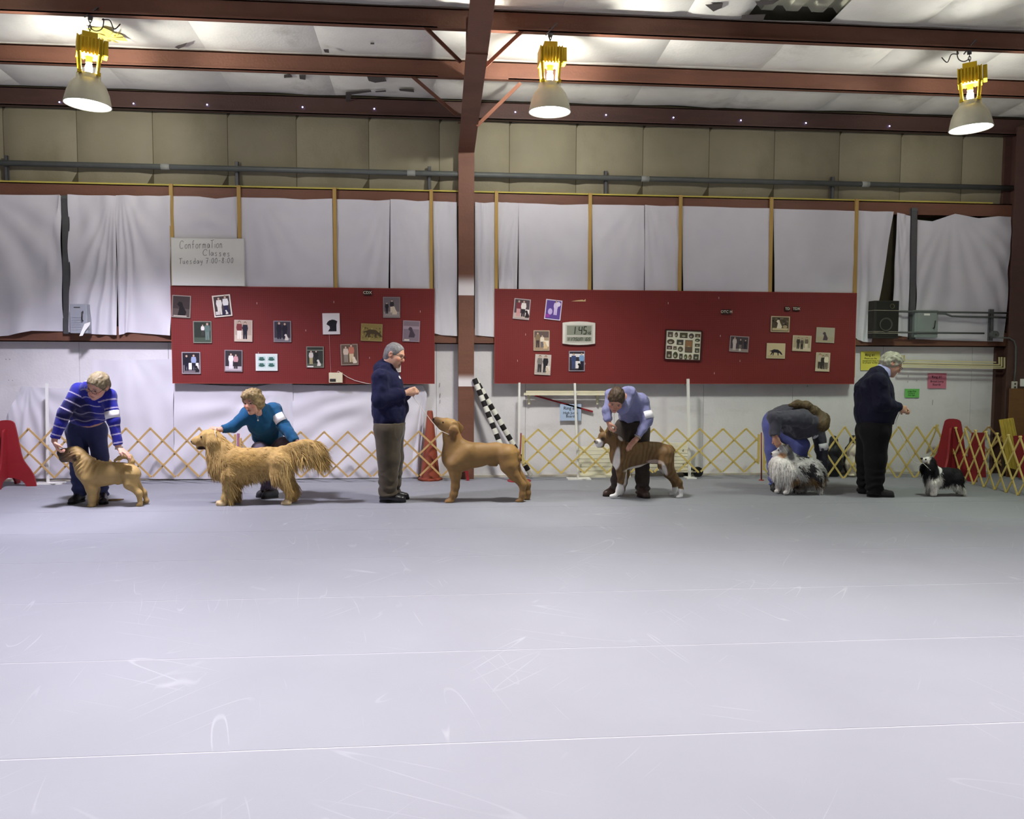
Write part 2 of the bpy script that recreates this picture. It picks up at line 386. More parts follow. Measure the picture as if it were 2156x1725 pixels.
# main frame: column and haunched rafter
xa, xb = W(965, 700, -.16)[0], W(998, 700, -.16)[0]
zk = W(982, 320, -.16)[2]; tip = W(1012, 0, -3.95)
def fz(y): return zk+(tip[2]-zk)*(y+.16)/(-3.95+.16)
m = MB(); m.box((xa, -.175, 0), (xb, -.16, zk)); xm = (xa+xb)/2; m.box((xm-.006, -.16, 0), (xm+.006, .0, zk+.3)); m.box((xa, -.012, 0), (xb, .0, zk+.4))
col = trim(m, STEEL, 'red-brown steel column in the middle of the back wall with two white paint bands')
for y0, y1, fade in ((577, 622, 1), (786, 814, 1)):
    z1, z0 = W(982, y0, -.18)[2], W(982, y1, -.18)[2]
    n = 8; v = []; cc = []
    for k in range(n+1):
        z = z0+(z1-z0)*k/n
        v += [(xa, -.1765, z), (xb, -.1765, z)]
        f = 1-sm(.35, 1, k/n)
        cc += [lin((228, 222, 224))*f+lin((116, 78, 62))*(1-f)]*2
    link_mesh('paint_band', np.array(v), [(2*k, 2*k+1, 2*k+3, 2*k+2) for k in range(n)], VCOL, col, colors=np.array(cc))['label'] = 'white paint band fading upward'
m = MB(); ye = -11.0
m.add([(xa, -.16, zk-.01), (xb, -.16, zk-.01), (xb, ye, fz(ye)), (xa, ye, fz(ye)), (xa, -.16, zk+.008), (xb, -.16, zk+.008), (xb, ye, fz(ye)+.015), (xa, ye, fz(ye)+.015)],
      [(0, 3, 2, 1), (4, 5, 6, 7), (0, 1, 5, 4), (1, 2, 6, 5), (2, 3, 7, 6), (3, 0, 4, 7)])
m.add([(xm-.006, 0, zk), (xm+.006, 0, zk), (xm+.006, ye, fz(ye)), (xm-.006, ye, fz(ye)), (xm-.006, 0, roof(0)-.2), (xm+.006, 0, roof(0)-.2), (xm+.006, ye, roof(ye)-.21), (xm-.006, ye, roof(ye)-.21)],
      [(0, 3, 2, 1), (4, 5, 6, 7), (0, 1, 5, 4), (1, 2, 6, 5), (2, 3, 7, 6), (3, 0, 4, 7)])
y = -3.0; m.box((xa, y-.015, fz(y)-.02), (xb, y, fz(y)+.3))
trim(m, STEEL, 'haunched red-brown rafter running from the column over the floor')
for (x0, y0), (x1, y1), Ya, Yb in [((970, 132), (893, 56), -2.2, PUR[2]-.03), ((962, 243), (868, 162), -1.15, PUR[1]-.03), ((1020, 142), (1100, 66), -2.2, PUR[2]-.03), ((1004, 266), (1096, 176), -1.15, PUR[1]-.03)]:
    a, b = W(x0, y0, Ya), W(x1, y1, Yb)
    trim(MB().bar(a, b, .045, .006).bar(a+np.array([0, -.02, 0]), b+np.array([0, -.02, 0]), .006, .04), STEEL, 'thin diagonal brace from the rafter to a roof beam')
# corner column and its wood strip on the right
cX = W(2134, 440, -.3)[0]
trim(MB().box((cX, -.31, 0), (XR, -.295, 4.55)).box((cX+.12, -.3, 0), (cX+.135, 0, 4.6)).box((XCOR, -.06, 0), (cX+.02, 0, 4.5)), STEELD, 'dark brown corner column at the right end of the wall')
# girts
zt = W(945, 404, -.1)[2]
trim(MB().box((XL, -.1, zt-.175), (XR-.3, -.09, zt)).box((XL, -.1, zt-.012), (XR-.3, .02, zt)).box((XL, -.1, zt-.175), (XR-.3, .02, zt-.165)), STEEL, 'brown wall beam above the white sheets')
trim(MB().box((XL, -.104, zt), (W(2090, 430, -.1)[0], -.02, zt+.018)), M('lime_wood', (186, 172, 84), .6, .1), 'thin yellow wood strip on top of the upper wall beam')
trim(MB().box((XL, -.1, zlg), (XR-.3, -.09, zlg+.2)).box((XL, -.1, zlg), (XR-.3, .02, zlg+.012)).box((XL, -.1, zlg+.19), (XR-.3, .02, zlg+.2)), STEEL, 'brown wall beam below the white sheets')
trim(MB().box((XL, -.03, 0), (XCOR, 0, .028)), M('grimy_cove', (196, 190, 176), .7, .1), 'low pale skirting along the back wall')
# ------------------------------------------------------------------ pine studs
for i, (x, yb, lab) in enumerate([(362, 602, 'pine stud at the left edge of the whiteboard'), (504, 602, 'pine stud at the right edge of the whiteboard'), (705, 608, 'pine stud above the middle of the left red board'),
        (908, 608, 'pine stud at the right end of the left red board'), (1045, 611, 'pine stud at the left end of the right red board'), (1242, 612, 'pine stud above the wall clock'),
        (1432, 614, 'pine stud above the collage frame'), (1623, 616, 'pine stud above the OTCH sign'), (1802, 618, 'pine stud at the right end of the right red board')]):
    z1 = zt+.016; X = W(x, 500, -.13)[0]; X2 = W(x+(3 if x < 900 else 0), 600, -.13)[0]
    o = obj('pine_stud', MB().bar((X2, -.123, 1.3), (X, -.123, z1), .042, .03, (0, -1, 0)), PINE); tag(o, lab, 'stud', 'pine studs holding the red boards')

# ------------------------------------------------------------------ white sheets
def sheet(label, top, bot, Y, amp=.018, fr=5, seed=0, gather=None, nu=46, nv=34, group='white sheets along the back wall', sag=0., bulk=0.):
    def pl(P, u):
        P = np.array(P, float); t = np.linspace(0, 1, len(P)); return np.stack([np.interp(u, t, P[:, 0]), np.interp(u, t, P[:, 1])], -1)
    u = np.linspace(0, 1, nu); v = np.linspace(0, 1, nv); U, V = np.meshgrid(u, v)
    T = np.array([W(*p, Y) for p in pl(top, u)]); B = np.array([W(*p, Y) for p in pl(bot, u)])
    # the hem curves are drawn with a soft spline
    P = T[None]*(1-V[..., None])+B[None]*V[..., None]
    g = .5 if gather is None else gather
    R = np.hypot((U-g)*1.3, V+.08); A = np.arctan2(U-g, V+.08)
    f1 = np.sin(fr*2.6*A+seed+1.2*vnoise(np.stack([U*3, V*2, 0*U+seed], -1), seed))
    f2 = np.sin(2*np.pi*(fr*.8*U+.25*np.sin(2.2*V+seed))+seed*2.1)
    w = np.clip(.35+.65*vnoise(np.stack([U*2.3, V*1.3, 0*U+seed*1.7], -1), seed+4), 0, 1)
    if gather is None: f = f2*w+.5*f1*(1-w)
    else: f = f1*(.4+.6*w)*np.clip(R*1.6, 0, 1)
    cat_ = np.sin(np.pi*U)*np.sin(np.pi*np.clip(V*2.2, 0, 1))*np.cos(26*V-5*np.abs(U-.5))*sag
    d = amp*f*(.25+.75*np.clip(V*1.6, 0, 1))+amp*.8*vnoise(np.stack([U*5, V*5, 0*U], -1), seed+9)+cat_*.3+bulk*np.sin(np.pi*V)**.7
    P[..., 1] -= d+amp
    nz = .02*vnoise(np.stack([U*4, V*0, 0*U+seed], -1), seed)
    v3 = P.reshape(-1, 3); q = np.array([(j*nu+i, (j+1)*nu+i, (j+1)*nu+i+1, j*nu+i+1) for j in range(nv-1) for i in range(nu-1)])
    o = link_mesh('wall_sheet', v3, q, SHEETM, smooth=True)
    return tag(o, label, 'sheet', group)
YS = -.105
sheet('white sheet at the far left, left of the grey post', [(-60, 411), (40, 412), (128, 411), (131, 414)], [(-60, 712), (20, 707), (70, 697), (136, 698)], YS, .036, 6, 1, .0)
sheet('white sheet between the grey post and the narrow hanging strip', [(146, 411), (200, 412), (246, 413)], [(148, 700), (200, 704), (248, 706)], YS, .03, 9, 2, .95)
sheet('narrow white sheet left of the whiteboard, parted at its foot', [(245, 412), (300, 413), (361, 413)], [(253, 706), (272, 700), (361, 707)], YS, .026, 7, 3, .1)
sheet('white sheet hanging behind the whiteboard', [(363, 413), (420, 414), (455, 419), (500, 414)], [(363, 604), (430, 604), (500, 604)], YS, .012, 3, 4, None, sag=.05)
sheet('white sheet between the whiteboard and the stud above the left red board', [(507, 416), (560, 417), (600, 418), (640, 421), (700, 419)], [(507, 620), (600, 620), (703, 620)], YS, .015, 7, 5, .12, sag=.02)
sheet('white sheet with a dark slit at its right edge above the left red board', [(709, 420), (760, 421), (790, 423), (821, 421)], [(711, 620), (760, 620), (818, 620)], YS, .014, 7, 6, .95)
sheet('white sheet above the right end of the left red board', [(822, 420), (850, 421), (880, 424), (905, 423)], [(822, 620), (860, 620), (905, 620)], YS, .014, 6, 7, .05)
sheet('white sheet just left of the steel column', [(912, 424), (935, 425), (962, 426)], [(914, 702), (930, 706), (963, 708)], YS, .012, 4, 8, .1)
sheet('white sheet just right of the steel column', [(1000, 426), (1020, 428), (1042, 426)], [(1000, 706), (1020, 708), (1042, 710)], YS, .01, 3, 9, None)
sheet('narrow white sheet right of the first stud of the right red board', [(1048, 426), (1070, 427), (1092, 428)], [(1050, 622), (1070, 622), (1088, 622)], YS, .014, 5, 10, .9)
sheet('white sheet above the wall clock', [(1092, 428), (1130, 429), (1180, 432), (1239, 430)], [(1092, 622), (1150, 622), (1240, 622)], YS, .012, 7, 11, .03)
sheet('white sheet between the clock stud and a vertical seam', [(1246, 431), (1300, 432), (1356, 433)], [(1248, 622), (1300, 622), (1356, 622)], YS, .013, 6, 12, .97)
sheet('white sheet right of the vertical seam, left of the collage stud', [(1357, 432), (1390, 434), (1429, 434)], [(1357, 622), (1390, 622), (1430, 622)], YS, .012, 5, 13, .03)
sheet('broad smooth white sheet above the OTCH sign', [(1436, 434), (1500, 436), (1560, 438), (1620, 439)], [(1438, 625), (1530, 625), (1620, 625)], YS, .01, 4, 14, .95)
sheet('broad smooth white sheet at the right end above the right red board', [(1628, 440), (1700, 442), (1760, 443), (1800, 445)], [(1630, 625), (1710, 626), (1801, 626)], YS, .01, 4, 15, .05)
sheet('white sheet swept aside right of the right red board', [(1803, 444), (1840, 446), (1881, 446)], [(1800, 712), (1815, 720), (1834, 721)], YS, .016, 4, 16, .1)
sheet('narrow white sheet behind the black loudspeaker', [(1888, 448), (1905, 452), (1919, 456)], [(1876, 706), (1895, 708), (1914, 710)], YS, .014, 4, 17, .0)
sheet('white sheet at the far right with a scalloped top', [(1929, 463), (1960, 467), (2008, 451), (2060, 460), (2100, 456), (2128, 457)], [(1926, 714), (1960, 716), (2030, 718), (2090, 719), (2112, 720)], YS, .02, 8, 18, .38)
YL = -.035
sheet('white cloth on the lower wall at the far left, pinned at its corner', [(46, 813), (75, 816), (120, 818), (196, 815)], [(14, 880), (30, 1006), (110, 1008), (198, 1006)], YL, .02, 7, 21, .12, nv=40)
sheet('tall white cloth on the lower wall behind the man in the striped sweater', [(197, 757), (240, 759), (300, 758), (366, 756)], [(186, 1007), (250, 1008), (310, 1008), (368, 1008)], YL, .018, 5, 22, None, nv=40)
sheet('white cloth under the left red board behind the kneeling woman', [(367, 806), (470, 812), (540, 814), (616, 801)], [(368, 1009), (450, 1008), (540, 1008), (624, 1007)], YL, .022, 7, 23, .96, nv=40, sag=.04)
sheet('wide white cloth under the left red board left of the standing man', [(614, 810), (700, 812), (800, 810), (890, 812), (899, 830)], [(622, 1007), (700, 1007), (800, 1006), (860, 1006), (880, 1005)], YL, .022, 9, 24, .8, nu=60, nv=40, sag=.03)

# ------------------------------------------------------------------ red boards
YB = -.15
def board(label, quad):
    P = [W(*p, YB) for p in quad]; x0 = (P[0][0]+P[3][0])/2; x1 = (P[1][0]+P[2][0])/2; z1 = (P[0][2]+P[1][2])/2; z0 = (P[2][2]+P[3][2])/2
    o = obj('pegboard', MB().box((x0, YB, z0), (x1, YB+.01, z1)), PEG); tag(o, label, 'board', 'red pegboards')
    m = MB(); w = .006
    m.box((x0-w, YB-.001, z0-w), (x1+w, YB+.0095, z0)); m.box((x0-w, YB-.001, z1), (x1+w, YB+.0095, z1+w)); m.box((x0-w, YB-.001, z0), (x0, YB+.0095, z1)); m.box((x1, YB-.001, z0), (x1+w, YB+.0095, z1))
    obj('edge_trim', m, M('board_edge', (150, 66, 50), .6), o)
    m = MB()
    for k in range(9):
        hx = x0+(x1-x0)*RNG.uniform(.05, .95); hz = z0+(z1-z0)*RNG.uniform(.08, .95)
        m.box((hx-.002, YB-.004, hz-.02), (hx+.002, YB-.001, hz+.004))
    tag(obj('peg_hooks', m, M('hook_metal', (214, 200, 196), .4), o), kind='stuff'); return o
board('long red pegboard on the left, under the whiteboard', [(361, 605), (914, 607), (914, 807), (363, 807)])
board('longer red pegboard on the right, with the clock and collage', [(1042, 609), (1802, 618), (1799, 808), (1042, 807)])
YP = YB-.0015

# ------------------------------------------------------------------ prints
class Art:
    """coloured flat shapes on a print, u to the right, v up, both -.5 .. .5"""
    def __init__(s, P, tilt, w, h, y): s.P = P; s.c, s.s = math.cos(tilt), math.sin(tilt); s.w, s.h, s.y = w, h, y; s.m = MB(); s.k = 0
    def poly(s, pts, c):
        s.k += 1; s.m.color(c)
        vs = []
        for u, v in pts:
            a, b = u*s.w, v*s.h; vs.append((s.P[0]+a*s.c-b*s.s, s.y-.00012*s.k, s.P[2]+a*s.s+b*s.c))
        ar = sum(pts[i][0]*pts[(i+1) % len(pts)][1]-pts[(i+1) % len(pts)][0]*pts[i][1] for i in range(len(pts)))
        f = tuple(range(len(pts))); s.m.add(vs, [f if ar > 0 else f[::-1]])
    def rect(s, a, b, c, d, col): s.poly([(a, b), (c, b), (c, d), (a, d)], col)
    def oval(s, u, v, ru, rv, col, n=12): s.poly([(u+ru*math.cos(t), v+rv*math.sin(t)) for t in np.arange(n)*2*math.pi/n], col)
    def person(s, u, v, h, top, low, skin=(196, 168, 148), hair=(70, 54, 44)):
        w = h*.15*s.h/s.w
        s.poly([(u-w*.75, v), (u-w*.1, v), (u, v+h*.3), (u+w*.1, v), (u+w*.75, v), (u+w*.8, v+h*.5), (u-w*.8, v+h*.5)], low)
        s.poly([(u-w*.85, v+h*.46), (u+w*.85, v+h*.46), (u+w*1.1, v+h*.62), (u+w*.85, v+h*.83), (u-w*.85, v+h*.83), (u-w*1.1, v+h*.62)], top)
        s.oval(u, v+h*.92, w*.5, h*.085, hair); s.oval(u, v+h*.9, w*.4, h*.07, skin)
    def sitdog(s, u, v, h, c):
        w = h*.5*s.h/s.w
        s.poly([(u-w*.5, v), (u+w*.6, v), (u+w*.75, v+h*.25), (u+w*.3, v+h*.65), (u+w*.1, v+h*.95), (u-w*.3, v+h), (u-w*.6, v+h*.8), (u-w*.25, v+h*.6), (u-w*.35, v+h*.3)], c)
    def walkdog(s, u, v, h, c):
        w = h*1.1*s.h/s.w
        s.poly([(u-w, v+h*.7), (u-w*.7, v+h*.75), (u-w*.3, v+h*.95), (u+w*.3, v+h*.9), (u+w*.75, v+h*.55), (u+w, v+h*.15), (u+w*.8, v+h*.12), (u+w*.5, v+h*.42), (u+w*.4, v+h*.35), (u+w*.42, v), (u+w*.3, v), (u+w*.22, v+h*.42),
                (u-w*.25, v+h*.45), (u-w*.35, v), (u-w*.48, v), (u-w*.42, v+h*.4), (u-w*.7, v+.02*h), (u-w*.8, v+.05*h), (u-w*.6, v+h*.55)], c)
def photo(label, px, py, w, h, tilt, draw, border=.05, bc=(210, 200, 190), bg=(60, 50, 50), edge=(150, 140, 130)):
    t = -math.radians(tilt); P = W(px, py, YP); s = (DIST+YP)/FPX; w *= s; h *= s; c, n = math.cos(t), math.sin(t)
    def pt(a, y, b): return (P[0]+a*c-b*n, y, P[2]+a*n+b*c)
    m = MB(); q = [(-w/2, -h/2), (w/2, -h/2), (w/2, h/2), (-w/2, h/2)]
    m.prism(q, YP-.012, YP-.001, pt)
    o = obj('photo_print', m, M('photo_edge_%d_%d_%d' % edge, edge, .5)); tag(o, label, 'photo', 'photos pinned on the red boards')
    A = Art(P, t, w, h, YP-.0122); A.rect(-.5, -.5, .5, .5, bc); A.rect(-.5+border, -.5+border*w/h, .5-border, .5-border*w/h, bg); draw(A)
    obj('picture', A.m, VCOL, o, colors=True); return o
K = 1/3.717; ox, oy = 350, 590
def L_(cx, cy): return ox+cx*K, oy+cy*K
def d1(A): A.rect(-.45, -.46, .45, -.1, (84, 74, 70)); A.sitdog(0, -.4, .62, (26, 20, 22)); A.rect(-.4, -.45, .3, -.4, (190, 180, 168))
photo('dark photo of a black dog at the top left corner of the left board', *L_(120, 207), 37, 45, 3, d1, .05, (150, 140, 132), (62, 52, 50))
def d2(A): A.rect(-.42, -.44, .42, -.2, (44, 38, 60)); A.person(-.16, -.4, .82, (232, 226, 216), (226, 218, 206)); A.person(.2, -.38, .84, (236, 232, 228), (40, 36, 66)); A.sitdog(.2, -.4, .2, (220, 210, 200)); A.rect(-.4, -.4, -.2, -.24, (214, 208, 200))
photo('white-bordered tilted photo of two people in white tops, left board top row', *L_(440, 202), 36, 44, -6, d2, .07, (226, 216, 200), (72, 58, 56))
def d3(A): A.rect(-.46, -.46, .46, -.25, (72, 84, 70)); A.person(.02, -.15, .5, (226, 222, 216), (60, 60, 56)); A.person(.27, -.36, .8, (92, 112, 106), (104, 122, 114))
photo('dark green photo of a white shirt beside a green coat, left board', *L_(285, 407), 36.5, 44.5, 0, d3, .05, (130, 130, 118), (44, 52, 44))
def d4(A): A.rect(-.45, -.45, .45, -.2, (206, 190, 170)); A.person(-.22, -.38, .84, (120, 54, 56), (232, 224, 210)); A.person(.1, -.38, .8, (36, 34, 48), (34, 32, 44))
photo('sepia photo of a long white skirt beside a black dress, left board', *L_(605, 397), 36, 44, 1, d4, .05, (200, 184, 170), (184, 164, 146))
def d5(A): A.rect(-.45, -.45, .45, -.3, (120, 116, 120)); A.person(-.18, -.36, .82, (30, 28, 40), (34, 30, 44)); A.person(.14, -.36, .78, (30, 26, 40), (32, 28, 42)); A.sitdog(.22, -.42, .3, (216, 206, 196))
photo('photo of two people in black with a white dog, middle of the left board', *L_(910, 402), 35.5, 43.5, 0, d5, .05, (140, 132, 136), (58, 52, 62))
def d6(A): A.poly([(-.2, -.36), (.3, -.36), (.3, -.05), (.36, .12), (.2, .18), (.05, .2), (-.2, .1), (-.28, -.02), (-.1, -.12), (-.08, -.22)], (34, 32, 38)); A.oval(.02, .08, .2, .1, (30, 28, 32))
photo('white print with a dark dog head, hanging above the white box', *L_(1292, 342), 35, 43.5, -1, d6, .03, (222, 214, 212), (226, 220, 220))
def d7(A):
    for k in range(40): A.oval(RNG.uniform(-.42, .42), RNG.uniform(-.4, .3), .04, .05, [(168, 150, 84), (120, 106, 58), (96, 84, 48)][k % 3], 5)
    A.walkdog(.05, -.3, .5, (74, 60, 42))
photo('yellowish photo of a dog in foliage on the left board', *L_(1608, 410), 44, 36, 2, d7, .04, (150, 134, 84), (138, 122, 72))
def d8(A): A.rect(-.45, -.45, .45, -.2, (150, 140, 138)); A.person(-.28, -.3, .55, (40, 34, 40), (46, 40, 44)); A.person(.02, -.25, .62, (50, 44, 50), (212, 196, 176)); A.sitdog(.15, -.34, .4, (206, 190, 170))
photo('grey photo at the top right of the left board with a light dog sitting', *L_(1764, 214), 35, 43, 0, d8, .04, (140, 132, 132), (112, 102, 106))
def d9(A): A.rect(-.46, .1, .46, .24, (158, 140, 152)); A.sitdog(0, -.3, .5, (72, 60, 72)); A.rect(-.4, -.46, -.1, -.39, (214, 206, 186))
photo('mauve photo of a sitting dog at the right edge of the left board', *L_(1918, 400), 35, 43.5, 2, d9, .04, (160, 146, 156), (128, 112, 124))
def d10(A): A.rect(-.42, -.46, .45, -.1, (120, 110, 114)); A.rect(-.25, -.3, .4, 0, (232, 228, 226)); A.person(-.24, -.36, .74, (30, 28, 42), (34, 32, 50)); A.person(.14, -.34, .74, (150, 164, 196), (30, 30, 44)); A.sitdog(.3, -.42, .3, (34, 30, 36))
photo('photo of two people by a white table, bottom left of the left board', *L_(197, 648), 37, 44.5, 0, d10, .05, (160, 152, 156), (40, 34, 40))
def d11(A): A.rect(-.45, -.45, .45, -.25, (190, 178, 182)); A.person(-.14, -.36, .72, (236, 232, 234), (228, 222, 226)); A.person(.13, -.36, .68, (200, 150, 154), (46, 40, 46)); 
photo('dark photo of a white suit beside a striped shirt, bottom row of the left board', *L_(528, 632), 36, 44.5, 1, d11, .05, (140, 128, 132), (54, 48, 52))
def d12(A):
    for a in (-.22, .22):
        for b in (.2, -.16): A.rect(a-.17, b-.13, a+.17, b+.13, (178, 206, 202)); A.oval(a, b-.03, .14, .08, (62, 98, 88)); A.rect(a-.1, b, a+.08, b+.1, (70, 108, 98))
photo('white card with four small green pictures on the left board', *L_(787, 643), 44, 35, 0, d12, .03, (226, 230, 224), (218, 228, 222))
def d13(A): A.rect(-.45, .3, .45, .34, (120, 130, 116)); A.rect(-.45, -.45, .45, -.3, (84, 88, 76)); A.person(-.23, -.34, .66, (206, 200, 190), (172, 160, 118)); A.person(.06, -.3, .62, (36, 36, 36), (40, 40, 42)); A.sitdog(.2, -.42, .3, (220, 214, 206)); A.rect(-.44, -.48, -.1, -.42, (226, 220, 214))
photo('dark photo with a white dog lower right, left of the white box', *L_(1166, 602), 35.5, 43.5, 0, d13, .05, (128, 128, 116), (52, 54, 48))
def d14(A): A.rect(-.45, -.45, .45, -.3, (100, 84, 70)); A.person(-.2, -.36, .78, (206, 188, 170), (140, 132, 120)); A.person(.12, -.36, .86, (190, 120, 100), (206, 186, 150)); A.sitdog(.28, -.42, .32, (222, 208, 186))
photo('sepia photo with a plaid skirt, right of the white box', *L_(1434, 583), 35.5, 43.5, -2, d14, .05, (150, 136, 124), (104, 84, 72))
photo('white print half hidden behind the standing man, left board', *L_(1772, 640), 34, 43, 0, lambda A: A.person(.1, -.36, .7, (120, 116, 110), (80, 74, 70)), .06, (226, 222, 214), (180, 170, 160))
K = 1/4.791; ox, oy = 1030, 590
def e1(A): A.rect(-.45, -.45, .45, -.2, (196, 178, 170)); A.rect(.2, -.3, .45, .0, (236, 230, 226)); A.person(-.2, -.36, .8, (122, 50, 62), (206, 150, 152)); A.person(.1, -.36, .8, (232, 224, 220), (44, 38, 46)); A.sitdog(.33, -.4, .36, (44, 36, 36))
photo('tilted photo with a maroon coat at the top left of the right board', *L_(328, 293), 34.5, 43, 5, e1, .05, (190, 178, 180), (84, 68, 74))
def e2(A): A.person(.14, -.25, .72, (214, 200, 232), (206, 190, 228)); A.oval(-.18, -.1, .14, .16, (196, 176, 226)); A.oval(.28, .3, .14, .12, (226, 214, 240)); A.rect(-.45, -.4, -.18, -.24, (150, 64, 160))
photo('tilted purple photo near the top left of the right board', *L_(645, 300), 34.5, 42, 6, e2, .05, (226, 216, 234), (96, 72, 150))
def e3(A): A.rect(-.45, .15, .45, .45, (100, 84, 80)); A.rect(.1, -.3, .45, .0, (232, 220, 200)); A.person(-.24, -.34, .76, (130, 112, 88), (70, 56, 56)); A.person(.04, -.34, .62, (226, 214, 196), (110, 104, 108)); A.sitdog(.22, -.4, .36, (210, 182, 140))
photo('sepia photo left of the wall clock', *L_(527, 610), 34, 43, 0, e3, .04, (180, 164, 144), (166, 144, 120))
def e4(A): A.rect(-.45, -.45, .45, -.25, (178, 168, 160)); A.person(-.2, -.38, .84, (120, 114, 112), (60, 56, 60)); A.person(.16, -.38, .84, (36, 34, 40), (34, 34, 40)); A.rect(.2, -.3, .45, -.05, (226, 216, 206)); A.sitdog(.3, -.44, .34, (206, 190, 168))
photo('pale photo of grey and black outfits, lowest left on the right board', *L_(540, 853), 34, 43, 3, e4, .05, (200, 190, 182), (196, 184, 176))
def e5(A): A.rect(-.46, .2, .46, .36, (222, 220, 222)); A.person(-.2, -.38, .78, (58, 72, 112), (66, 78, 116)); A.person(.3, -.36, .78, (120, 156, 196), (36, 36, 52)); A.rect(-.08, -.36, .22, 0, (232, 228, 226)); A.sitdog(.18, -.44, .34, (26, 22, 26))
photo('photo with blue outfits below the wall clock', *L_(882, 817), 34, 43, 0, e5, .05, (150, 146, 160), (52, 46, 52))
K = 1/4.9; ox, oy = 1390, 590
def f1(A): A.rect(-.46, -.46, .46, -.3, (150, 136, 130)); A.person(-.25, -.4, .84, (196, 180, 176), (200, 186, 182)); A.person(.06, -.36, .7, (60, 52, 56), (120, 106, 100)); A.person(.32, -.3, .6, (46, 42, 48), (44, 40, 46)); A.oval(.05, -.36, .06, .08, (220, 210, 200))
photo('dark landscape photo of people right of the collage', *L_(812, 660), 42, 34, 3, f1, .04, (160, 146, 146), (74, 62, 66))
def f2(A):
    for k in range(24): A.oval(RNG.uniform(-.4, .4), RNG.uniform(-.05, .36), .06, .06, [(70, 58, 46), (120, 104, 84), (44, 36, 32)][k % 3], 5)
    A.rect(-.42, -.4, .42, -.25, (196, 176, 136)); A.sitdog(-.08, -.28, .56, (226, 210, 186)); A.oval(.25, -.16, .12, .1, (170, 150, 116))
photo('sepia photo of a white dog by bushes below the TD sign', *L_(1235, 455), 42, 34, 1, f2, .05, (190, 172, 140), (84, 70, 56))
def f3(A): A.rect(-.46, -.46, .46, -.3, (190, 172, 136)); A.walkdog(0, -.3, .42, (40, 34, 44))
photo('pale photo of a black dog walking nose down on the right board', *L_(1190, 730), 41.5, 33, 1, f3, .05, (206, 190, 156), (206, 188, 148))
def f4(A): A.rect(-.45, -.45, .45, -.28, (206, 190, 164)); A.person(-.2, -.36, .74, (60, 52, 48), (70, 60, 56)); A.person(0, -.38, .7, (90, 80, 70), (50, 44, 42)); A.person(.24, -.36, .76, (110, 96, 80), (214, 200, 176))
photo('landscape photo of three people below and right of the TDX sign', *L_(1458, 653), 42, 34, 2, f4, .05, (196, 180, 152), (176, 160, 132))
def f5(A): A.rect(-.45, -.45, .45, -.1, (168, 156, 132)); A.sitdog(-.02, -.34, .55, (78, 62, 72))
photo('pale grey photo of a small upright animal near the right end of the right board', *L_(1700, 568), 41.5, 33, 2, f5, .04, (172, 164, 144), (168, 160, 142))
def f6(A): A.rect(-.45, -.45, .45, -.3, (206, 192, 166)); A.person(-.22, -.36, .8, (190, 176, 156), (64, 56, 52)); A.person(0, -.38, .74, (54, 46, 44), (60, 52, 48)); A.person(.24, -.38, .78, (226, 214, 190), (110, 100, 90))
photo('portrait photo of three people standing, lowest right on the right board', *L_(1673, 845), 32, 41, 2, f6, .05, (204, 190, 164), (180, 166, 140))

# collage frame
def collage():
    px, py = L_(235, 672); P = W(px, py, YP); s = (DIST+YP)/FPX; t = -math.radians(2); w, h = 81*s, 66*s; c, n = math.cos(t), math.sin(t)
    def pt(a, y, b): return (P[0]+a*c-b*n, y, P[2]+a*n+b*c)
    m = MB(); f = .012
    for x0, z0, x1, z1 in [(-w/2, -h/2, w/2, -h/2+f), (-w/2, h/2-f, w/2, h/2), (-w/2, -h/2+f, -w/2+f, h/2-f), (w/2-f, -h/2+f, w/2, h/2-f)]:
        m.prism([(x0, z0), (x1, z0), (x1, z1), (x0, z1)], YP-.022, YP-.001, pt)
    m.prism([(-w/2+f, -h/2+f), (w/2-f, -h/2+f), (w/2-f, h/2-f), (-w/2+f, h/2-f)], YP-.008, YP-.001, pt)
    o = obj('collage_frame', m, M('dark_red_wood', (66, 26, 26), .4)); tag(o, 'dark framed collage of small oval and square photos on the right board', 'frame')
    A = Art(P, t, w, h, YP-.0085); A.rect(-.47, -.46, .47, .46, (226, 224, 200))
    g = [(-.36, .33, .07, .085, 0), (-.2, .33, .045, .085, 1), (0, .32, .105, .085, 0), (.21, .31, .07, .085, 1), (.38, .33, .07, .055, 0), (-.34, .1, .1, .085, 1), (-.09, .09, .09, .085, 0), (.38, .18, .07, .055, 1), (.15, -.03, .1, .2, 2), (.38, .02, .065, .05, 0),
         (-.37, -.09, .07, .055, 0), (-.22, -.1, .045, .055, 0), (-.07, -.13, .07, .085, 1), (.38, -.15, .06, .07, 0), (-.37, -.32, .07, .11, 0), (-.2, -.33, .065, .11, 1), (-.05, -.36, .045, .085, 0), (.08, -.37, .045, .085, 1), (.2, -.37, .045, .085, 1), (.36, -.36, .07, .085, 0)]
    for u, v, a, b, k in g:
        dk = (70+RNG.integers(0, 30), 66+RNG.integers(0, 24), 52+RNG.integers(0, 20)); lt = (168, 160, 136)
        if k == 1: A.oval(u, v, a, b, (60, 56, 46)); A.oval(u, v, a*.88, b*.88, dk, 14); A.oval(u-.01, v-b*.25, a*.5, b*.4, lt, 8)
        else: A.rect(u-a, v-b, u+a, v+b, (64, 60, 50)); A.rect(u-a*.9, v-b*.9, u+a*.9, v+b*.9, (150, 112, 76) if k == 2 else dk); A.oval(u, v-b*.3, a*.5, b*.4, lt, 8)
        if k == 2: A.rect(u-a*.9, v-b*.9, u+a*.9, v-b*.1, (104, 88, 70))
    obj('collage_prints', A.m, VCOL, o, colors=True)
collage()

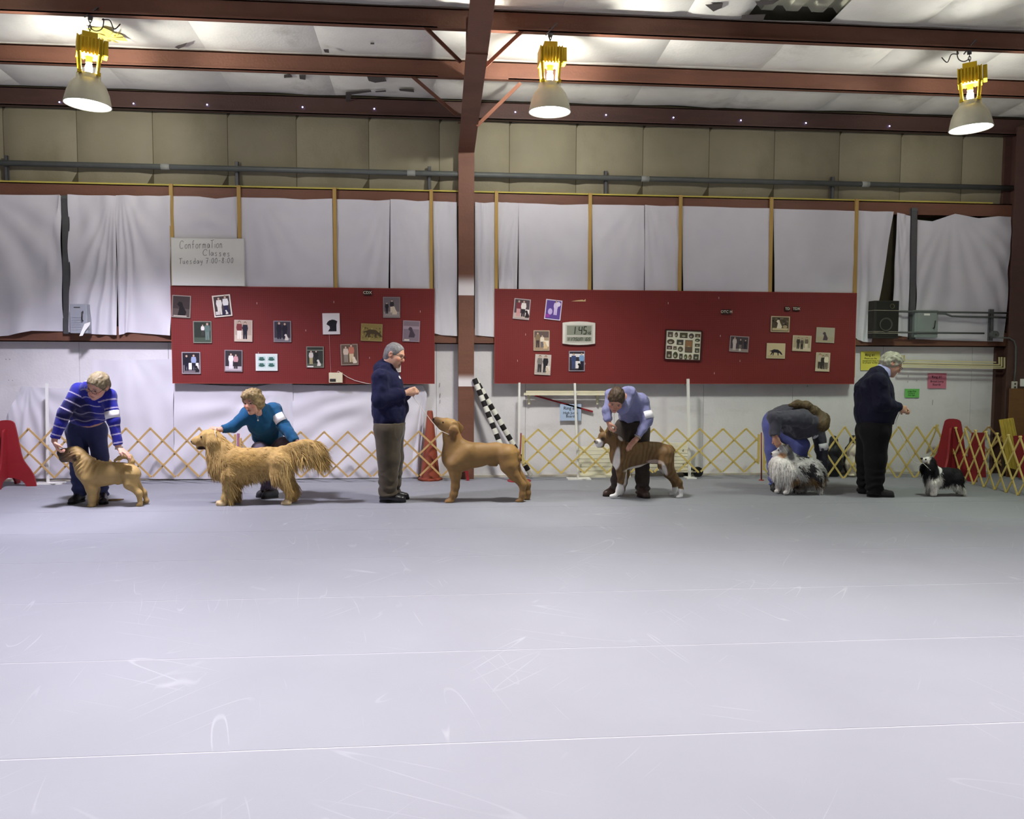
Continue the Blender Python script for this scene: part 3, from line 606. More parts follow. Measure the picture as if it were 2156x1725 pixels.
# small letter signs
def plate(body, px, py, w, h, label):
    P = W(px, py, YP); s = (DIST+YP)/FPX; w *= s; h *= s
    o = obj('letter_sign', MB().box((P[0]-w/2, YP-.016, P[2]-h/2), (P[0]+w/2, YP-.001, P[2]+h/2)), M('sign_black', (38, 26, 24), .5)); tag(o, label, 'sign', 'small black letter signs')
    text('lettering', body, h*.82, (P[0], YP-.0165, P[2]), M('sign_letters', (226, 216, 196), .5), o, .012)
plate('CDX', 350+1576/3.717, 590+99/3.717, 16, 10, 'small black CDX sign on the left red board')
plate('OTC H', *L_(680, 328), 20, 10, 'small black OTCH sign on the right red board')
plate('TD', *L_(1308, 297), 11, 9.5, 'small black TD sign on the right red board')
plate('TDX', *L_(1401, 297), 14, 9.5, 'small black TDX sign on the right red board')
# torn paper strip above the clock
K = 1/4.791; ox, oy = 1030, 590
P = [W(*L_(a, b), YP-.001) for a, b in [(828, 214), (885, 204), (940, 198), (955, 205), (972, 190), (972, 215)]]
tag(obj('paper_scrap', MB().prism([(p[0], p[2]) for p in P], YP-.003, YP-.0005), M('old_paper', (206, 178, 130), .7)), 'torn strip of tan paper above the wall clock', 'paper')

# digital wall clock
def clock():
    P = W(*L_(902, 537), YP); s = (DIST+YP)/FPX/4.791; hw, hh = 168*s, 106*s
    pts = [(P[0]+hw*a, P[2]+hh*(b*(1+.13*(1-a*a)))) for a, b in [(-1, -1), (-.5, -1), (0, -1), (.5, -1), (1, -1), (1, 1), (.5, 1), (0, 1), (-.5, 1), (-1, 1)]]
    o = obj('wall_clock', MB().prism(pts, YP-.03, YP-.001), M('clock_case', (214, 212, 202), .4), bevel=.006); tag(o, 'white digital wall clock showing 1:45 on the right red board', 'clock')
    def r(x0, y0, x1, y1, y, mat, name):
        a = W(*L_(x0, y0), YP); b = W(*L_(x1, y1), YP); return obj(name, MB().box((a[0], YP-y, b[2]), (b[0], YP-y+.004, a[2])), mat, o)
    r(765, 450, 1040, 632, .0335, M('clock_bezel', (190, 188, 178), .4), 'bezel')
    lcd = M('clock_lcd', (136, 140, 126), .35, .05)
    r(780, 460, 1026, 556, .0355, lcd, 'time_display'); r(780, 574, 1026, 617, .0355, lcd, 'date_display')
    seg = {'0': 'abcdef', '1': 'bc', '4': 'fgbc', '5': 'afgcd', '6': 'afgcde', '7': 'abc', 'S': 'afgcd', 'U': 'bcdef', 'N': 'efabc', '8': 'abcdefg'}
    m = MB()
    def dig(ch, cx, cy, w, h, t):
        q = {'a': ((-1, 1), (1, 1)), 'b': ((1, 1), (1, 0)), 'c': ((1, 0), (1, -1)), 'd': ((-1, -1), (1, -1)), 'e': ((-1, -1), (-1, 0)), 'f': ((-1, 0), (-1, 1)), 'g': ((-1, 0), (1, 0))}
        for k in seg[ch]:
            (a, b), (c, d) = q[k]
            p0 = W(*L_(cx+a*w/2+b*4, cy-b*h/2), YP); p1 = W(*L_(cx+c*w/2+d*4, cy-d*h/2), YP); m.bar((p0[0], YP-.0365, p0[2]), (p1[0], YP-.0365, p1[2]), t*s, .001, (0, 1, 0))
    dig('1', 850, 508, 22, 74, 9); dig('4', 915, 508, 30, 74, 9); dig('5', 962, 508, 26, 74, 9); dig('4', 993, 535, 12, 26, 4); dig('6', 1014, 535, 12, 26, 4)
    for yy in (494, 522): p = W(*L_(882, yy), YP); m.box((p[0]-.0025, YP-.037, p[2]-.0025), (p[0]+.0025, YP-.036, p[2]+.0025))
    dig('1', 795, 597, 6, 28, 4); dig('1', 826, 597, 6, 28, 4); dig('7', 846, 597, 16, 28, 4); dig('S', 874, 597, 16, 28, 4); dig('U', 899, 597, 16, 28, 4); dig('N', 924, 597, 16, 28, 4); dig('6', 978, 597, 16, 28, 4); dig('5', 1004, 597, 16, 28, 4)
    tag(obj('digits', m, M('lcd_black', (34, 36, 32), .5), o), kind='stuff')
clock()

# white box with a cord on the left board
K = 1/3.717; ox, oy = 350, 590
a, b = W(*L_(1275, 724), YP), W(*L_(1382, 803), YP)
tb = obj('alarm_box', MB().box((a[0], YP-.035, b[2]), (b[0], YP-.001, a[2])), M('ivory_plastic', (220, 212, 180), .45), bevel=.004); tag(tb, 'small ivory box with a dark window low on the left red board', 'box')
c, d = W(*L_(1283, 772), YP), W(*L_(1330, 795), YP)
obj('display_window', MB().box((c[0], YP-.037, d[2]), (d[0], YP-.034, c[2])), DARKM, tb)
tag(obj('string', MB().tube([W(*L_(x, y), YP-.006) for x, y in [(1275, 424), (1279, 520), (1284, 620), (1288, 722)]], .0016, 5), M('pale_string', (226, 170, 168), .8)), 'thin pale string from the dog head print down to the ivory box', 'string')
tag(obj('cord', MB().tube([W(*L_(x, y), YP-.012) for x, y in [(1338, 720), (1345, 712), (1380, 733), (1420, 760), (1480, 787), (1560, 807), (1600, 812)]], .003, 6), M('white_cord', (232, 228, 222), .6), smooth=True), 'white cord curving right from the ivory box', 'cord')

# whiteboard with handwriting
a, b = W(361, 501, -.16), W(515, 602, -.16)
wbm = obj('whiteboard', MB().box((a[0], -.165, b[2]), (b[0], -.15, a[2])), M('whiteboard_face', (226, 226, 220), .3, .02)); tag(wbm, 'whiteboard with handwritten class times above the left red board', 'whiteboard')
m = MB(); w = .006
for x0, z0, x1, z1 in [(a[0]-w, b[2]-w, b[0]+w, b[2]), (a[0]-w, a[2], b[0]+w, a[2]+w), (a[0]-w, b[2], a[0], a[2]), (b[0], b[2], b[0]+w, a[2])]: m.box((x0, -.17, z0), (x1, -.148, z1))
obj('board_rim', m, M('rim_white', (200, 200, 194), .5), wbm)
ST = {'C': [[(.95, .8), (.8, .98), (.5, 1), (.15, .75), (.03, .4), (.15, .08), (.5, 0), (.9, .12)]], 'o': [[(.45, .55), (.15, .45), (.05, .2), (.25, 0), (.55, .05), (.7, .3), (.5, .55)]],
 'n': [[(.1, .55), (.08, 0)], [(.08, .35), (.3, .55), (.5, .5), (.55, 0)]], 'f': [[(.6, .95), (.4, 1), (.3, .8), (.28, 0)], [(.05, .5), (.6, .55)]], 'r': [[(.1, .55), (.1, 0)], [(.1, .35), (.3, .55), (.5, .52)]],
 'm': [[(.05, .55), (.05, 0)], [(.05, .4), (.25, .55), (.38, .45), (.38, 0)], [(.38, .4), (.58, .55), (.75, .45), (.75, 0)]], 'a': [[(.55, .5), (.25, .55), (.05, .25), (.2, 0), (.45, .1), (.58, .5), (.6, 0)]],
 'T': [[(.4, .95), (.36, 0)], [(0, .92), (.85, 1)]], 'i': [[(.15, .5), (.15, 0)], [(.15, .75), (.17, .8)]], 'l': [[(.15, 1), (.12, 0)]], 's': [[(.5, .5), (.2, .55), (.12, .38), (.45, .2), (.4, 0), (.05, .03)]],
 'e': [[(.08, .28), (.55, .3), (.45, .55), (.15, .5), (.05, .2), (.25, 0), (.55, .08)]], 'u': [[(.1, .55), (.1, .1), (.3, 0), (.5, .15), (.52, .55)], [(.52, .3), (.58, 0)]], 'd': [[(.5, .35), (.25, .5), (.05, .25), (.2, 0), (.5, .12)], [(.55, 1), (.55, 0)]],
 'y': [[(.08, .55), (.15, .2), (.45, .25)], [(.55, .55), (.45, .0), (.2, -.35)]], '7': [[(.0, .9), (.6, .98), (.25, 0)], [(.1, .45), (.5, .5)]], '0': [[(.45, .95), (.12, .7), (.08, .2), (.35, 0), (.62, .35), (.6, .8), (.4, .95)]],
 '8': [[(.55, .8), (.35, .98), (.12, .75), (.55, .35), (.35, 0), (.05, .2), (.25, .5), (.6, .85)]], '-': [[(.1, .42), (.55, .45)]], ':': [[(.2, .6), (.2, .66)], [(.2, .15), (.2, .21)]], ' ': []}
AD = {'C': 1.1, 'm': .95, 'i': .35, 'l': .35, ' ': .5, ':': .45, '-': .75, 'T': .8}
def hand_text(s, x0, y0, x1, y1, hgt, name):
    tot = sum(AD.get(c, .78) for c in s); m = MB(); x = 0
    for c in s:
        for st in ST[c]:
            P = []
            for i in range(len(st)-1):
                for t in np.linspace(0, 1, 4)[:-1]: P.append((st[i][0]*(1-t)+st[i+1][0]*t, st[i][1]*(1-t)+st[i+1][1]*t))
            P.append(st[-1]); Q = []
            for u, v in P:
                k = (x+u*.85)/tot; q = W(x0+(x1-x0)*k, y0+(y1-y0)*k-v*hgt, -.166); Q.append((q[0], -.166, q[2]))
            m.tube(Q, .0019, 4)
        x += AD.get(c, .78)
    tag(obj(name, m, INK, wbm), kind='stuff')
hand_text('ConformaTion', 378, 524, 470, 522, 17, 'handwriting'); hand_text('Classes', 427, 538, 487, 540, 13, 'handwriting'); hand_text('Tuesday 7:00-8:00', 377, 556, 493, 554, 12, 'handwriting')
# ------------------------------------------------------------------ pipes and electrics on the wall
YC = -.07
def pipe(name, label, pts, r, mat, cat, n=10, Y=YC):
    P = [W(x, y, Y) for x, y in pts]; P = [(p[0], Y, p[2]) for p in P]
    return tag(obj(name, MB().tube(P, r, n), mat, smooth=True), label, cat)
a0, a1 = W(-40, 341.5, -.12), W(2138, 396, -.12)
t = thing('conduit_pipe', 'long grey conduit pipe along the upper back wall', 'pipe', a0)
obj('tube', MB().tube([(a0[0]-3, -.12, a0[2]), (a1[0], -.12, a1[2])], .034, 14), GALV, t, smooth=True)
def onpipe(px): X = W(px, 380, -.12)[0]; return X, a0[2]+(a1[2]-a0[2])*(X-a0[0])/(a1[0]-a0[0])
for px in (349, 866, 1358, 1822):
    X, Z = onpipe(px); obj('coupling', MB().tube([(X-.05, -.12, Z), (X+.05, -.12, Z)], .038, 14), M('cloudy_galvanised', (150, 152, 146), .45, .1), t, smooth=True)
for px, lab in ((10, 'grey strut bracket at the far left of the long conduit'), (497, 'grey strut bracket above the whiteboard'), (904, 'grey strut bracket left of the column'), (1277, 'grey strut bracket above the wall clock'), (1757, 'grey strut bracket right of the right-hand studs')):
    X, Z = onpipe(px); m = MB(); w = .021
    m.box((X-w, -.082, zt), (X+w, -.078, Z+.095)).box((X-w, -.082, zt), (X-w+.004, -.04, Z+.095)).box((X+w-.004, -.082, zt), (X+w, -.04, Z+.095))
    tag(obj('strut_bracket', m, GALVD), lab, 'bracket', 'strut brackets of the long conduit')
for x0, x1, xx, lab in ((138, 414, 142, 'grey steel wall post at the left'), (1924, 440, 1919, 'grey steel wall post at the right')):
    a, b = W(x0, x1, -.12), W(xx, 715 if xx > 1000 else 703, -.12); w = .045
    m = MB()
    for dx0, dx1, y0, y1 in ((-w, w, -.135, -.13), (-w, -w+.005, -.135, -.09), (w-.005, w, -.135, -.09)):
        m.add([(a[0]+dx0, y0, a[2]), (a[0]+dx1, y0, a[2]), (a[0]+dx1, y1, a[2]), (a[0]+dx0, y1, a[2]), (b[0]+dx0, y0, b[2]), (b[0]+dx1, y0, b[2]), (b[0]+dx1, y1, b[2]), (b[0]+dx0, y1, b[2])], [(0, 1, 2, 3), (7, 6, 5, 4), (0, 4, 5, 1), (1, 5, 6, 2), (2, 6, 7, 3), (3, 7, 4, 0)])
    o = obj('wall_post', m, GALVD); tag(o, lab, 'post')
    obj('top_clip', MB().box((a[0]-.04, -.14, a[2]-.03), (a[0]+.04, -.1, a[2]+.01)), GALV, o)
# left switch box
a, b = W(146, 640, -.27), W(184, 702, -.27)
sb = obj('switch_box', MB().box((a[0], -.27, b[2]), (b[0], -.14, a[2])), M('box_grey', (152, 156, 164), .45, .05), bevel=.006); tag(sb, 'grey electrical switch box with a torn white tag, on the left wall', 'switch box')
m = MB()
for k in range(9): z = b[2]+.03+k*.02; m.box((a[0]+.02, -.274, z), (a[0]+.13, -.268, z+.008))
obj('vent_ribs', m, M('box_grey'), sb)
obj('slot', MB().box((a[0]+.05, -.273, a[2]-.045), (a[0]+.12, -.268, a[2]-.036)), DARKM, sb)
obj('handle', MB().tube([(b[0]-.04, -.28, a[2]-.09), (b[0]-.04, -.305, a[2]-.1), (b[0]-.045, -.305, b[2]+.16), (b[0]-.045, -.28, b[2]+.15)], .008, 6), DARKM, sb, smooth=True)
m = MB(); P = [W(*p, -.29) for p in [(190, 678), (178, 682), (173, 694), (167, 708), (174, 707), (180, 696), (189, 684)]]
obj('torn_tag', m.prism([(p[0], p[2]) for p in P], -.292, -.289), WHITEP, sb)
# right: disconnect box, loudspeaker, conduits
a, b = W(1927, 653, -.2), W(1971, 711, -.2)
db = obj('disconnect_box', MB().box((a[0], -.2, b[2]), (b[0]+.02, -.1, a[2])), M('box_green_grey', (136, 146, 142), .45, .06), bevel=.005); tag(db, 'grey-green electrical disconnect box with a lever, right wall', 'switch box')
obj('door', MB().box((a[0]+.03, -.206, b[2]+.02), (b[0], -.198, a[2]-.015)), M('box_green_grey'), db, bevel=.003)
obj('lever', MB().tube([(b[0]-.05, -.206, b[2]+.12), (b[0]-.05, -.235, b[2]+.13), (b[0]-.04, -.235, b[2]+.22)], .008, 6), DARKM, db, smooth=True)
obj('rating_label', MB().box((a[0]+.12, -.208, a[2]-.07), (a[0]+.2, -.2055, a[2]-.045)), WHITEP, db)
a, b = W(1841, 633, -.26), W(1891, 713, -.26)
sp = obj('loudspeaker', MB().box((a[0], -.26, b[2]), (b[0], -.1, a[2])), M('speaker_black', (44, 42, 38), .6, .1), bevel=.006); tag(sp, 'black two-way loudspeaker standing on the wall beam', 'loudspeaker')
obj('baffle', MB().box((a[0]+.04, -.264, b[2]+.02), (b[0]-.012, -.258, a[2]-.012)), M('baffle_black', (30, 29, 27), .7), sp)
c = W(1866, 682, -.27)
def cone3(o, cx, cz, r, mat, name):
    m = MB(); n = 20; vs = []; pr = [(r, 0), (r*1.08, -.006), (r*.95, -.008), (r*.4, .03), (r*.35, .015), (.001, .008)]
    for q, d in pr: vs += [(cx+q*math.cos(t), -.264+d, cz+q*math.sin(t)) for t in np.arange(n)*2*math.pi/n]
    m.add(vs, [(i*n+k, (i+1)*n+k, (i+1)*n+(k+1) % n, i*n+(k+1) % n) for i in range(len(pr)-1) for k in range(n)])
    obj(name, m, mat, o, smooth=True)
cone3(sp, c[0], c[2]-.01, .085, M('woofer_grey', (70, 68, 62), .55), 'woofer')
c2 = W(1879, 645, -.27); cone3(sp, c2[0], c2[2], .03, M('tweeter_olive', (96, 88, 60), .5), 'tweeter')
for z in (a[2]-.125, b[2]+.09, b[2]+.07): obj('binding_wire', MB().tube([(a[0]-.003, -.1, z), (a[0]-.003, -.264, z), (b[0]+.003, -.264, z-.002), (b[0]+.003, -.1, z)], .003, 5), M('binding_steel', (176, 168, 150), .5), sp)
pipe('conduit_pipe', 'upper thin conduit from the loudspeaker to the corner', [(1891, 656), (1925, 656.5), (2030, 658), (2126, 659.5)], .013, GALV, 'pipe', Y=-.2)
pipe('conduit_pipe', 'thin conduit bending down right of the disconnect box', [(1972, 660), (1990, 661), (2004, 666), (2030, 667), (2126, 669)], .013, GALV, 'pipe', Y=-.2)
pipe('conduit_pipe', 'lower thin conduit from the disconnect box to the round junction box', [(1891, 700), (1925, 700.5), (2072, 702)], .012, GALV, 'pipe', Y=-.215)
pipe('conduit_pipe', 'thin conduit from the junction box bending down to the outlet', [(2098, 711), (2125, 712), (2135, 718), (2139, 730), (2138, 780), (2135, 808)], .01, GALV, 'pipe', Y=-.33)
X = W(2081, 690, -.12)[0]; z0 = W(2081, 718, -.12)[2]; z1 = W(2081, 652, -.12)[2]; m = MB(); w = .024
m.box((X-w, -.185, z0), (X+w, -.18, z1)).box((X-w, -.185, z0), (X-w+.004, -.14, z1)).box((X+w-.004, -.185, z0), (X+w, -.14, z1))
tag(obj('strut_bracket', m, GALVD), 'short upright strut under the conduits in the right corner', 'bracket')
p = W(2088, 705, -.17); o = obj('junction_box', MB().tube([(p[0], -.25, p[2]), (p[0], -.19, p[2])], .05, 16), GALV, smooth=False); tag(o, 'round grey junction box near the right corner', 'junction box')
obj('cover_screw', MB().ball((p[0], -.252, p[2]), .01, 8, 5), DARKM, o)
p = W(2135, 812, -.32); o = obj('wall_outlet', MB().box((p[0]-.035, -.34, p[2]-.055), (p[0]+.035, -.311, p[2]+.055)), M('outlet_ivory', (190, 186, 172), .4), bevel=.005); tag(o, 'small electrical outlet on the corner column', 'outlet')
for dz in (-.022, .022): obj('socket', MB().disc((p[0], -.3415, p[2]+dz), .014, 10), DARKM, o)
# plywood, papers at the corner
a = W(2120, 818, -.36); tag(obj('plywood_panel', MB().box((a[0]+.02, -.40, 0), (XR-.005, -.38, a[2])), M('dark_plywood', (108, 74, 42), .6, .15, 4, stretch=(1, 1, 4))), 'brown plywood panel standing in the right corner', 'panel')

p = W(2153, 806, -.32); tag(obj('paper_note', MB().box((p[0]-.03, -.315, p[2]-.05), (p[0]+.06, -.312, p[2]+.05)), WHITEP), 'small white note on the corner column at the right edge', 'paper')
# ------------------------------------------------------------------ nested broad-jump frames and shelf
def gutter(px0, px1, py, hgt, Y, dep, lipL=False):
    a, b = W(px0, py, Y), W(px1[0], px1[1], Y); s = (DIST+Y)/FPX; h = hgt*s; m = MB()
    for (y0, y1, dz0, dz1) in ((Y-.006, Y, 0, h), (Y-dep, Y, 0, .006)):
        m.add([(a[0], y0, a[2]+dz0), (b[0], y0, b[2]+dz0), (b[0], y1, b[2]+dz0), (a[0], y1, a[2]+dz0), (a[0], y0, a[2]+dz1), (b[0], y0, b[2]+dz1), (b[0], y1, b[2]+dz1), (a[0], y1, a[2]+dz1)],
              [(0, 3, 2, 1), (4, 5, 6, 7), (0, 1, 5, 4), (1, 2, 6, 5), (2, 3, 7, 6), (3, 0, 4, 7)])
    return m
t = thing('broad_jump', 'nest of four long cream jump frames hung on the right wall', 'jump', W(2000, 775, -.06))
for k, (x0, y0, x1, y1, yt0, yt1) in enumerate([(1904, 759, 2100, 763, 748, 752), (1900, 764, 2104, 768, 748.5, 752), (1897, 768, 2109, 772, 749, 752), (1894, 772.5, 2115, 775.5, 750, 752.5)]):
    Y = -.05-.035*k; m = MB(); s = (DIST+Y)/FPX; w = 2.7*s
    A, B = W(x0, y0, Y), W(x1, y1, Y); A2, B2 = W(x0, yt0, Y), W(x1, yt1, Y)
    m.bar(A, B, w, .02, (0, -1, 0)); m.bar(A, A2, .012, .02, (0, -1, 0)); m.bar(B, B2, .012, .02, (0, -1, 0))
    pass
    obj('frame_board', m, M('aged_cream', (214, 204, 160), .6, .06), t)
t = thing('jump_rail', 'pair of cream rails on brackets under the right red board', 'rail', W(1190, 832, -.05))
a = W(1107, 827, -.06); b = W(1325, 828, -.06)
obj('rail', MB().box((a[0], -.075, a[2]), (b[0], -.06, a[2]+.024)), CREAM, t); 
a = W(1103, 832.5, -.12); obj('rail', MB().box((a[0], -.135, a[2]), (b[0], -.12, a[2]+.03)).box((a[0], -.12, a[2]), (b[0], -.06, a[2]+.006)), CREAM, t)
for px in (1114, 1258, 1318): X = W(px, 835, -.05)[0]; obj('bracket', MB().box((X-.012, -.05, a[2]-.12), (X+.012, .0, a[2]+.01)).box((X-.012, -.12, a[2]-.012), (X+.012, .0, a[2])), CREAM, t)
a, b = W(1126, 833, -.03), W(1248, 867, -.03)
tag(obj('wooden_bar', MB().bar(a, b, .022, .03, (0, -1, 0)), REDP), 'slanting red bar on the wall behind the blue sign', 'bar')

# ------------------------------------------------------------------ paper signs
def sign(label, quad, col, lines, Y=-.014, bold=.014):
    P = [W(*p, Y) for p in quad]
    o = obj('paper_sign', MB().add([tuple(p) for p in P]+[(p[0], p[1]+.002, p[2]) for p in P], [(3, 2, 1, 0), (4, 5, 6, 7), (0, 1, 5, 4), (1, 2, 6, 5), (2, 3, 7, 6), (3, 0, 4, 7)]), M('paper_%d_%d_%d' % col, col, .8, .03)); tag(o, label, 'sign')
    for body, cx, cy, size in lines:
        p = W(cx, cy, Y-.0006); text('lettering', body, size, (p[0], Y-.0008, p[2]), INK, o, bold)
px_ = DIST/FPX
sign('blue High Jump Boards paper sign behind the white upright', [(1179, 851), (1224, 851), (1223, 886), (1179, 886)], (178, 198, 226), [('Ring #1', 1201, 860, 9.5*px_), ('High Jump', 1201, 870, 7.5*px_), ('Boards', 1202, 877, 7.5*px_)], -.045)
sign('yellow Ring 1 paper sign near the man in the dark cardigan', [(1812.5, 740), (1853, 740), (1853, 780), (1812, 780)], (226, 218, 96), [('Ring #1', 1832, 748, 7.5*px_), ('Please put the', 1833, 755, 5*px_), ('equipment back in', 1833, 760, 5*px_), ('its proper holder', 1832, 764, 5*px_)])
sign('pink Broad Jump Boards paper sign below the cream frames', [(1954, 786), (1993, 786), (1992, 818), (1953, 818)], (206, 120, 142), [('Ring #1', 1973, 794, 8*px_), ('Broad Jump', 1973, 803.5, 6.6*px_), ('Boards', 1972, 810, 6.6*px_)])
sign('small green paper sign low on the right wall', [(1905, 819), (1936, 819), (1935, 837.5), (1905, 837.5)], (112, 190, 98), [('Judge Ring', 1920, 824, 4.6*px_), ('Cards in', 1919, 828.2, 4.6*px_), ('that Sign', 1919, 832.4, 4.6*px_)])
# scribbles and dark scuffs on the lower wall
m = MB()
for x, y, l, s in [(1912, 795, 6, 1.3), (1911, 806, 3, 1.2), (1963, 853, 12, 1.4), (1930, 803, 2, .8), (925, 815, 9, 1.2), (926, 838, 10, 1.3), (926, 850, 8, 1.2), (12, 757, 4, 1), (20, 757, 5, 1), (1442, 812, 6, .8), (26, 802, 3, 1), (1700, 815, 4, .8), (18, 801, 3, .9)]:
    p = W(x, y, -.012); m.bar((p[0], -.0113, p[2]), (p[0]+.004*s, -.0113, p[2]+l*px_*(.9 if x > 100 else .1)+.003), .006 if x > 100 else .012, .001, (0, 1, 0))
tag(obj('wall_scuffs', m, M('scuff', (120, 112, 108), .8), wb), kind='stuff')

# ------------------------------------------------------------------ lamps
def lamp(label, i, rz, tilt):
    s = thing('high_bay_lamp', label, 'lamp', (LAMPX[i], ROW1, LAMPZ[i]), 'high-bay lamps', (0, math.radians(tilt), math.radians(rz)))
    # local frame: z = 0 at the reflector's mouth
    al = M('spun_aluminium', (196, 194, 172), .42, .1, 8, metal=.2)
    prof = [(.205, 0), (.203, .012), (.196, .05), (.182, .11), (.155, .175), (.125, .215), (.105, .235), (.103, .275), (.1, .275), (.1, .236), (.12, .213), (.15, .172), (.177, .108), (.191, .05), (.2, .0)]
    obj('reflector', MB().lathe(prof, n=36), al, s, smooth=True, local=True)
    obj('rim', MB().tube([(.204*math.cos(t), .204*math.sin(t), 0) for t in np.arange(36)*math.pi/18], .005, 6, closed=True), al, s, smooth=True, local=True)
    c = [1.0, .98, .95]
    obj('lens', MB().lathe([(.2, .004), (.12, -.008), (.001, -.012)], n=36), M('lit_lens', (255, 253, 250), .4, 0, emit=7), s, smooth=True, local=True)
    obj('bulb', MB().ball((0, 0, .33), (.032, .032, .06), 12, 9), M('lit_bulb_%d' % (i+1), (255, 252, 244), .4, 0, emit=[2000, 2500, 800][i]), s, smooth=True, local=True)
    obj('bulb_socket', MB().tube([(0, 0, .385), (0, 0, .44)], .028, 12), M('socket_cream', (214, 200, 130), .5), s, local=True)
    for k in range(4):
        a = math.pi/4+k*math.pi/2; d = np.array([math.cos(a), math.sin(a), 0])
        obj('strut', MB().bar(d*.1+np.array([0, 0, .27]), d*.125+np.array([0, 0, .45]), .03, .012, tuple(d)), YLAMP, s, local=True)
        obj('strut_foot', MB().box(d*.112+np.array([-.018, -.018, .262]), d*.112+np.array([.018, .018, .288])), YLAMP, s, local=True)
    m = MB(); m.box((-.11, -.085, .44), (.11, .085, .6)); 
    obj('ballast_housing', m, YLAMP, s, local=True, bevel=.008)
    for k in range(8):
        x = -.105+k*.03
        [obj('cooling_fin', MB().box((x-.005, y0, .445), (x+.005, y0+.035, .595)), YLAMP, s, local=True) for y0 in (-.115, .08)]
    obj('capacitor_box', MB().box((.115, -.07, .46), (.155, .07, .6)), YLAMP, s, local=True, bevel=.006)
    obj('top_cap', MB().box((-.065, -.06, .6), (.065, .06, .655)), YLAMP, s, local=True, bevel=.005)
    zt_ = roof(ROW1)-.21-LAMPZ[i]
    m = MB(); k = 0; z = .655
    while z < zt_+.02:
        w = .012
        m.tube([((w*math.cos(t) if k % 2 else 0), (0 if k % 2 else w*math.cos(t)), z+.02+.022*math.sin(t)) for t in np.arange(10)*math.pi/5], .004, 5, closed=True); z += .034; k += 1
    obj('hanging_chain', m, DARKM, s, local=True)
    obj('hook_plate', MB().box((-.02, -.05, zt_-.02), (.02, .02, zt_+.03)).bar((-.05, -.06, zt_-.03), (.06, -.055, zt_+.09), .02, .01), GALVD, s, local=True)
    rr = (-1 if i == 2 else 1)
    def soft(P): P = np.array(P, float); t = np.linspace(0, len(P)-1, 8*len(P)); k = np.clip(t.astype(int), 0, len(P)-2); f = (t-k)[:, None]; q = lambda j: P[np.clip(k+j, 0, len(P)-1)]; return .5*(2*q(0)+(q(1)-q(-1))*f+(2*q(-1)-5*q(0)+4*q(1)-q(2))*f**2+(3*q(0)-q(-1)-3*q(1)+q(2))*f**3)
    obj('power_cord', MB().tube(soft([(0, -.02, .7), (rr*.05, -.03, .68), (rr*.1, -.03, .72), (rr*.11, -.04, .8), (rr*.1, -.04, zt_-.01), (rr*.16, -.04, zt_+.0), (rr*.2, -.04, zt_-.07), (rr*.25, -.04, zt_-.01)] if i != 1 else [(0, 0, .66), (-.01, -.02, zt_-.03)]), .005, 6), DARKM, s, smooth=True, local=True)
    return s
lamp('left high-bay lamp by the torn insulation', 0, 25, 3)
lamp('middle high-bay lamp just right of the rafter', 1, 0, 0)
lamp('right high-bay lamp near the corner', 2, -35, -3)

# torn insulation and tape on the ceiling
def onroof(px, py):
    d = ray(px, py); t = (ROOFZ0-.05-HCAM-SLOPE*(-DIST))/(d[2]+SLOPE*d[1]); return CAM+d*t
def patch(pts, name, mat, lab=None, lift=.0):
    P = [onroof(*p) for p in pts]; P = [(p[0], p[1], roof(p[1])-.052-lift) for p in P]; n = len(P)
    o = obj(name, MB().add(P+[(x, y, z+.003) for x, y, z in P], [tuple(range(n)), tuple(range(2*n-1, n-1, -1))]+[(i, i+n, (i+1) % n+n, (i+1) % n) for i in range(n)]), mat, ce)
    if lab: o['label'] = lab
TAPE = M('grey_tape', (84, 80, 78), .5, .1)
for q in [[(368, 99), (374, 96), (394, 90), (389, 97), (376, 103)], [(681, 104), (692, 104), (693, 111), (684, 110)], [(780, 90), (788, 90), (788, 93), (780, 93)], [(598, 158), (610, 155), (616, 162), (598, 164)], [(630, 158), (644, 158), (643, 168), (631, 166)],
          [(773, 161), (810, 163), (814, 171), (790, 174), (776, 170)], [(728, 194), (780, 190), (782, 193), (740, 199), (734, 226), (728, 222)], [(790, 192), (812, 190), (813, 193), (791, 194)], [(840, 187), (871, 188), (872, 194), (842, 191)],
          [(1485, 10), (1522, 7), (1520, 16), (1502, 24)], [(1562, 32), (1612, 30), (1606, 44), (1560, 43)], [(1590, 3), (1640, 0), (1628, 8), (1596, 12)]]:
    patch(q, 'tape_patch', TAPE)
p = onroof(224, 70); t = ce
m = MB(); vs = []; n = 14
for k in range(n):
    a = 2*math.pi*k/n; r = .12+.05*math.sin(k*2.3); vs.append((p[0]+r*1.25*math.cos(a), p[1]+r*1.3*math.sin(a), roof(p[1])-.06-.03*math.sin(k*1.7)))
vs.append((p[0], p[1], roof(p[1])-.11)); m.add(vs, [((i+1) % n, i, n) for i in range(n)])
t = obj('torn_insulation', m, M('glass_wool', (206, 190, 104), .9, .3, 20, .01, 30), ce); t['label'] = 'torn yellow insulation beside the left lamp'
for k in range(5): a = k*1.3; q = np.array([p[0]+.02*k, p[1], roof(p[1])-.07]); obj('loose_strip', MB().tube([q, q+np.array([.07*math.cos(a), .06*math.sin(a), -.03]), q+np.array([.17*math.cos(a), .14*math.sin(a), -.02])], [.012, .01, .004], 5), M('glass_wool'), t)
for q, nm in ((((212, 66), (220, 62), (226, 70), (216, 72)), 'dark_tear'), (((232, 68), (246, 70), (238, 75)), 'dark_tear')):
    pass

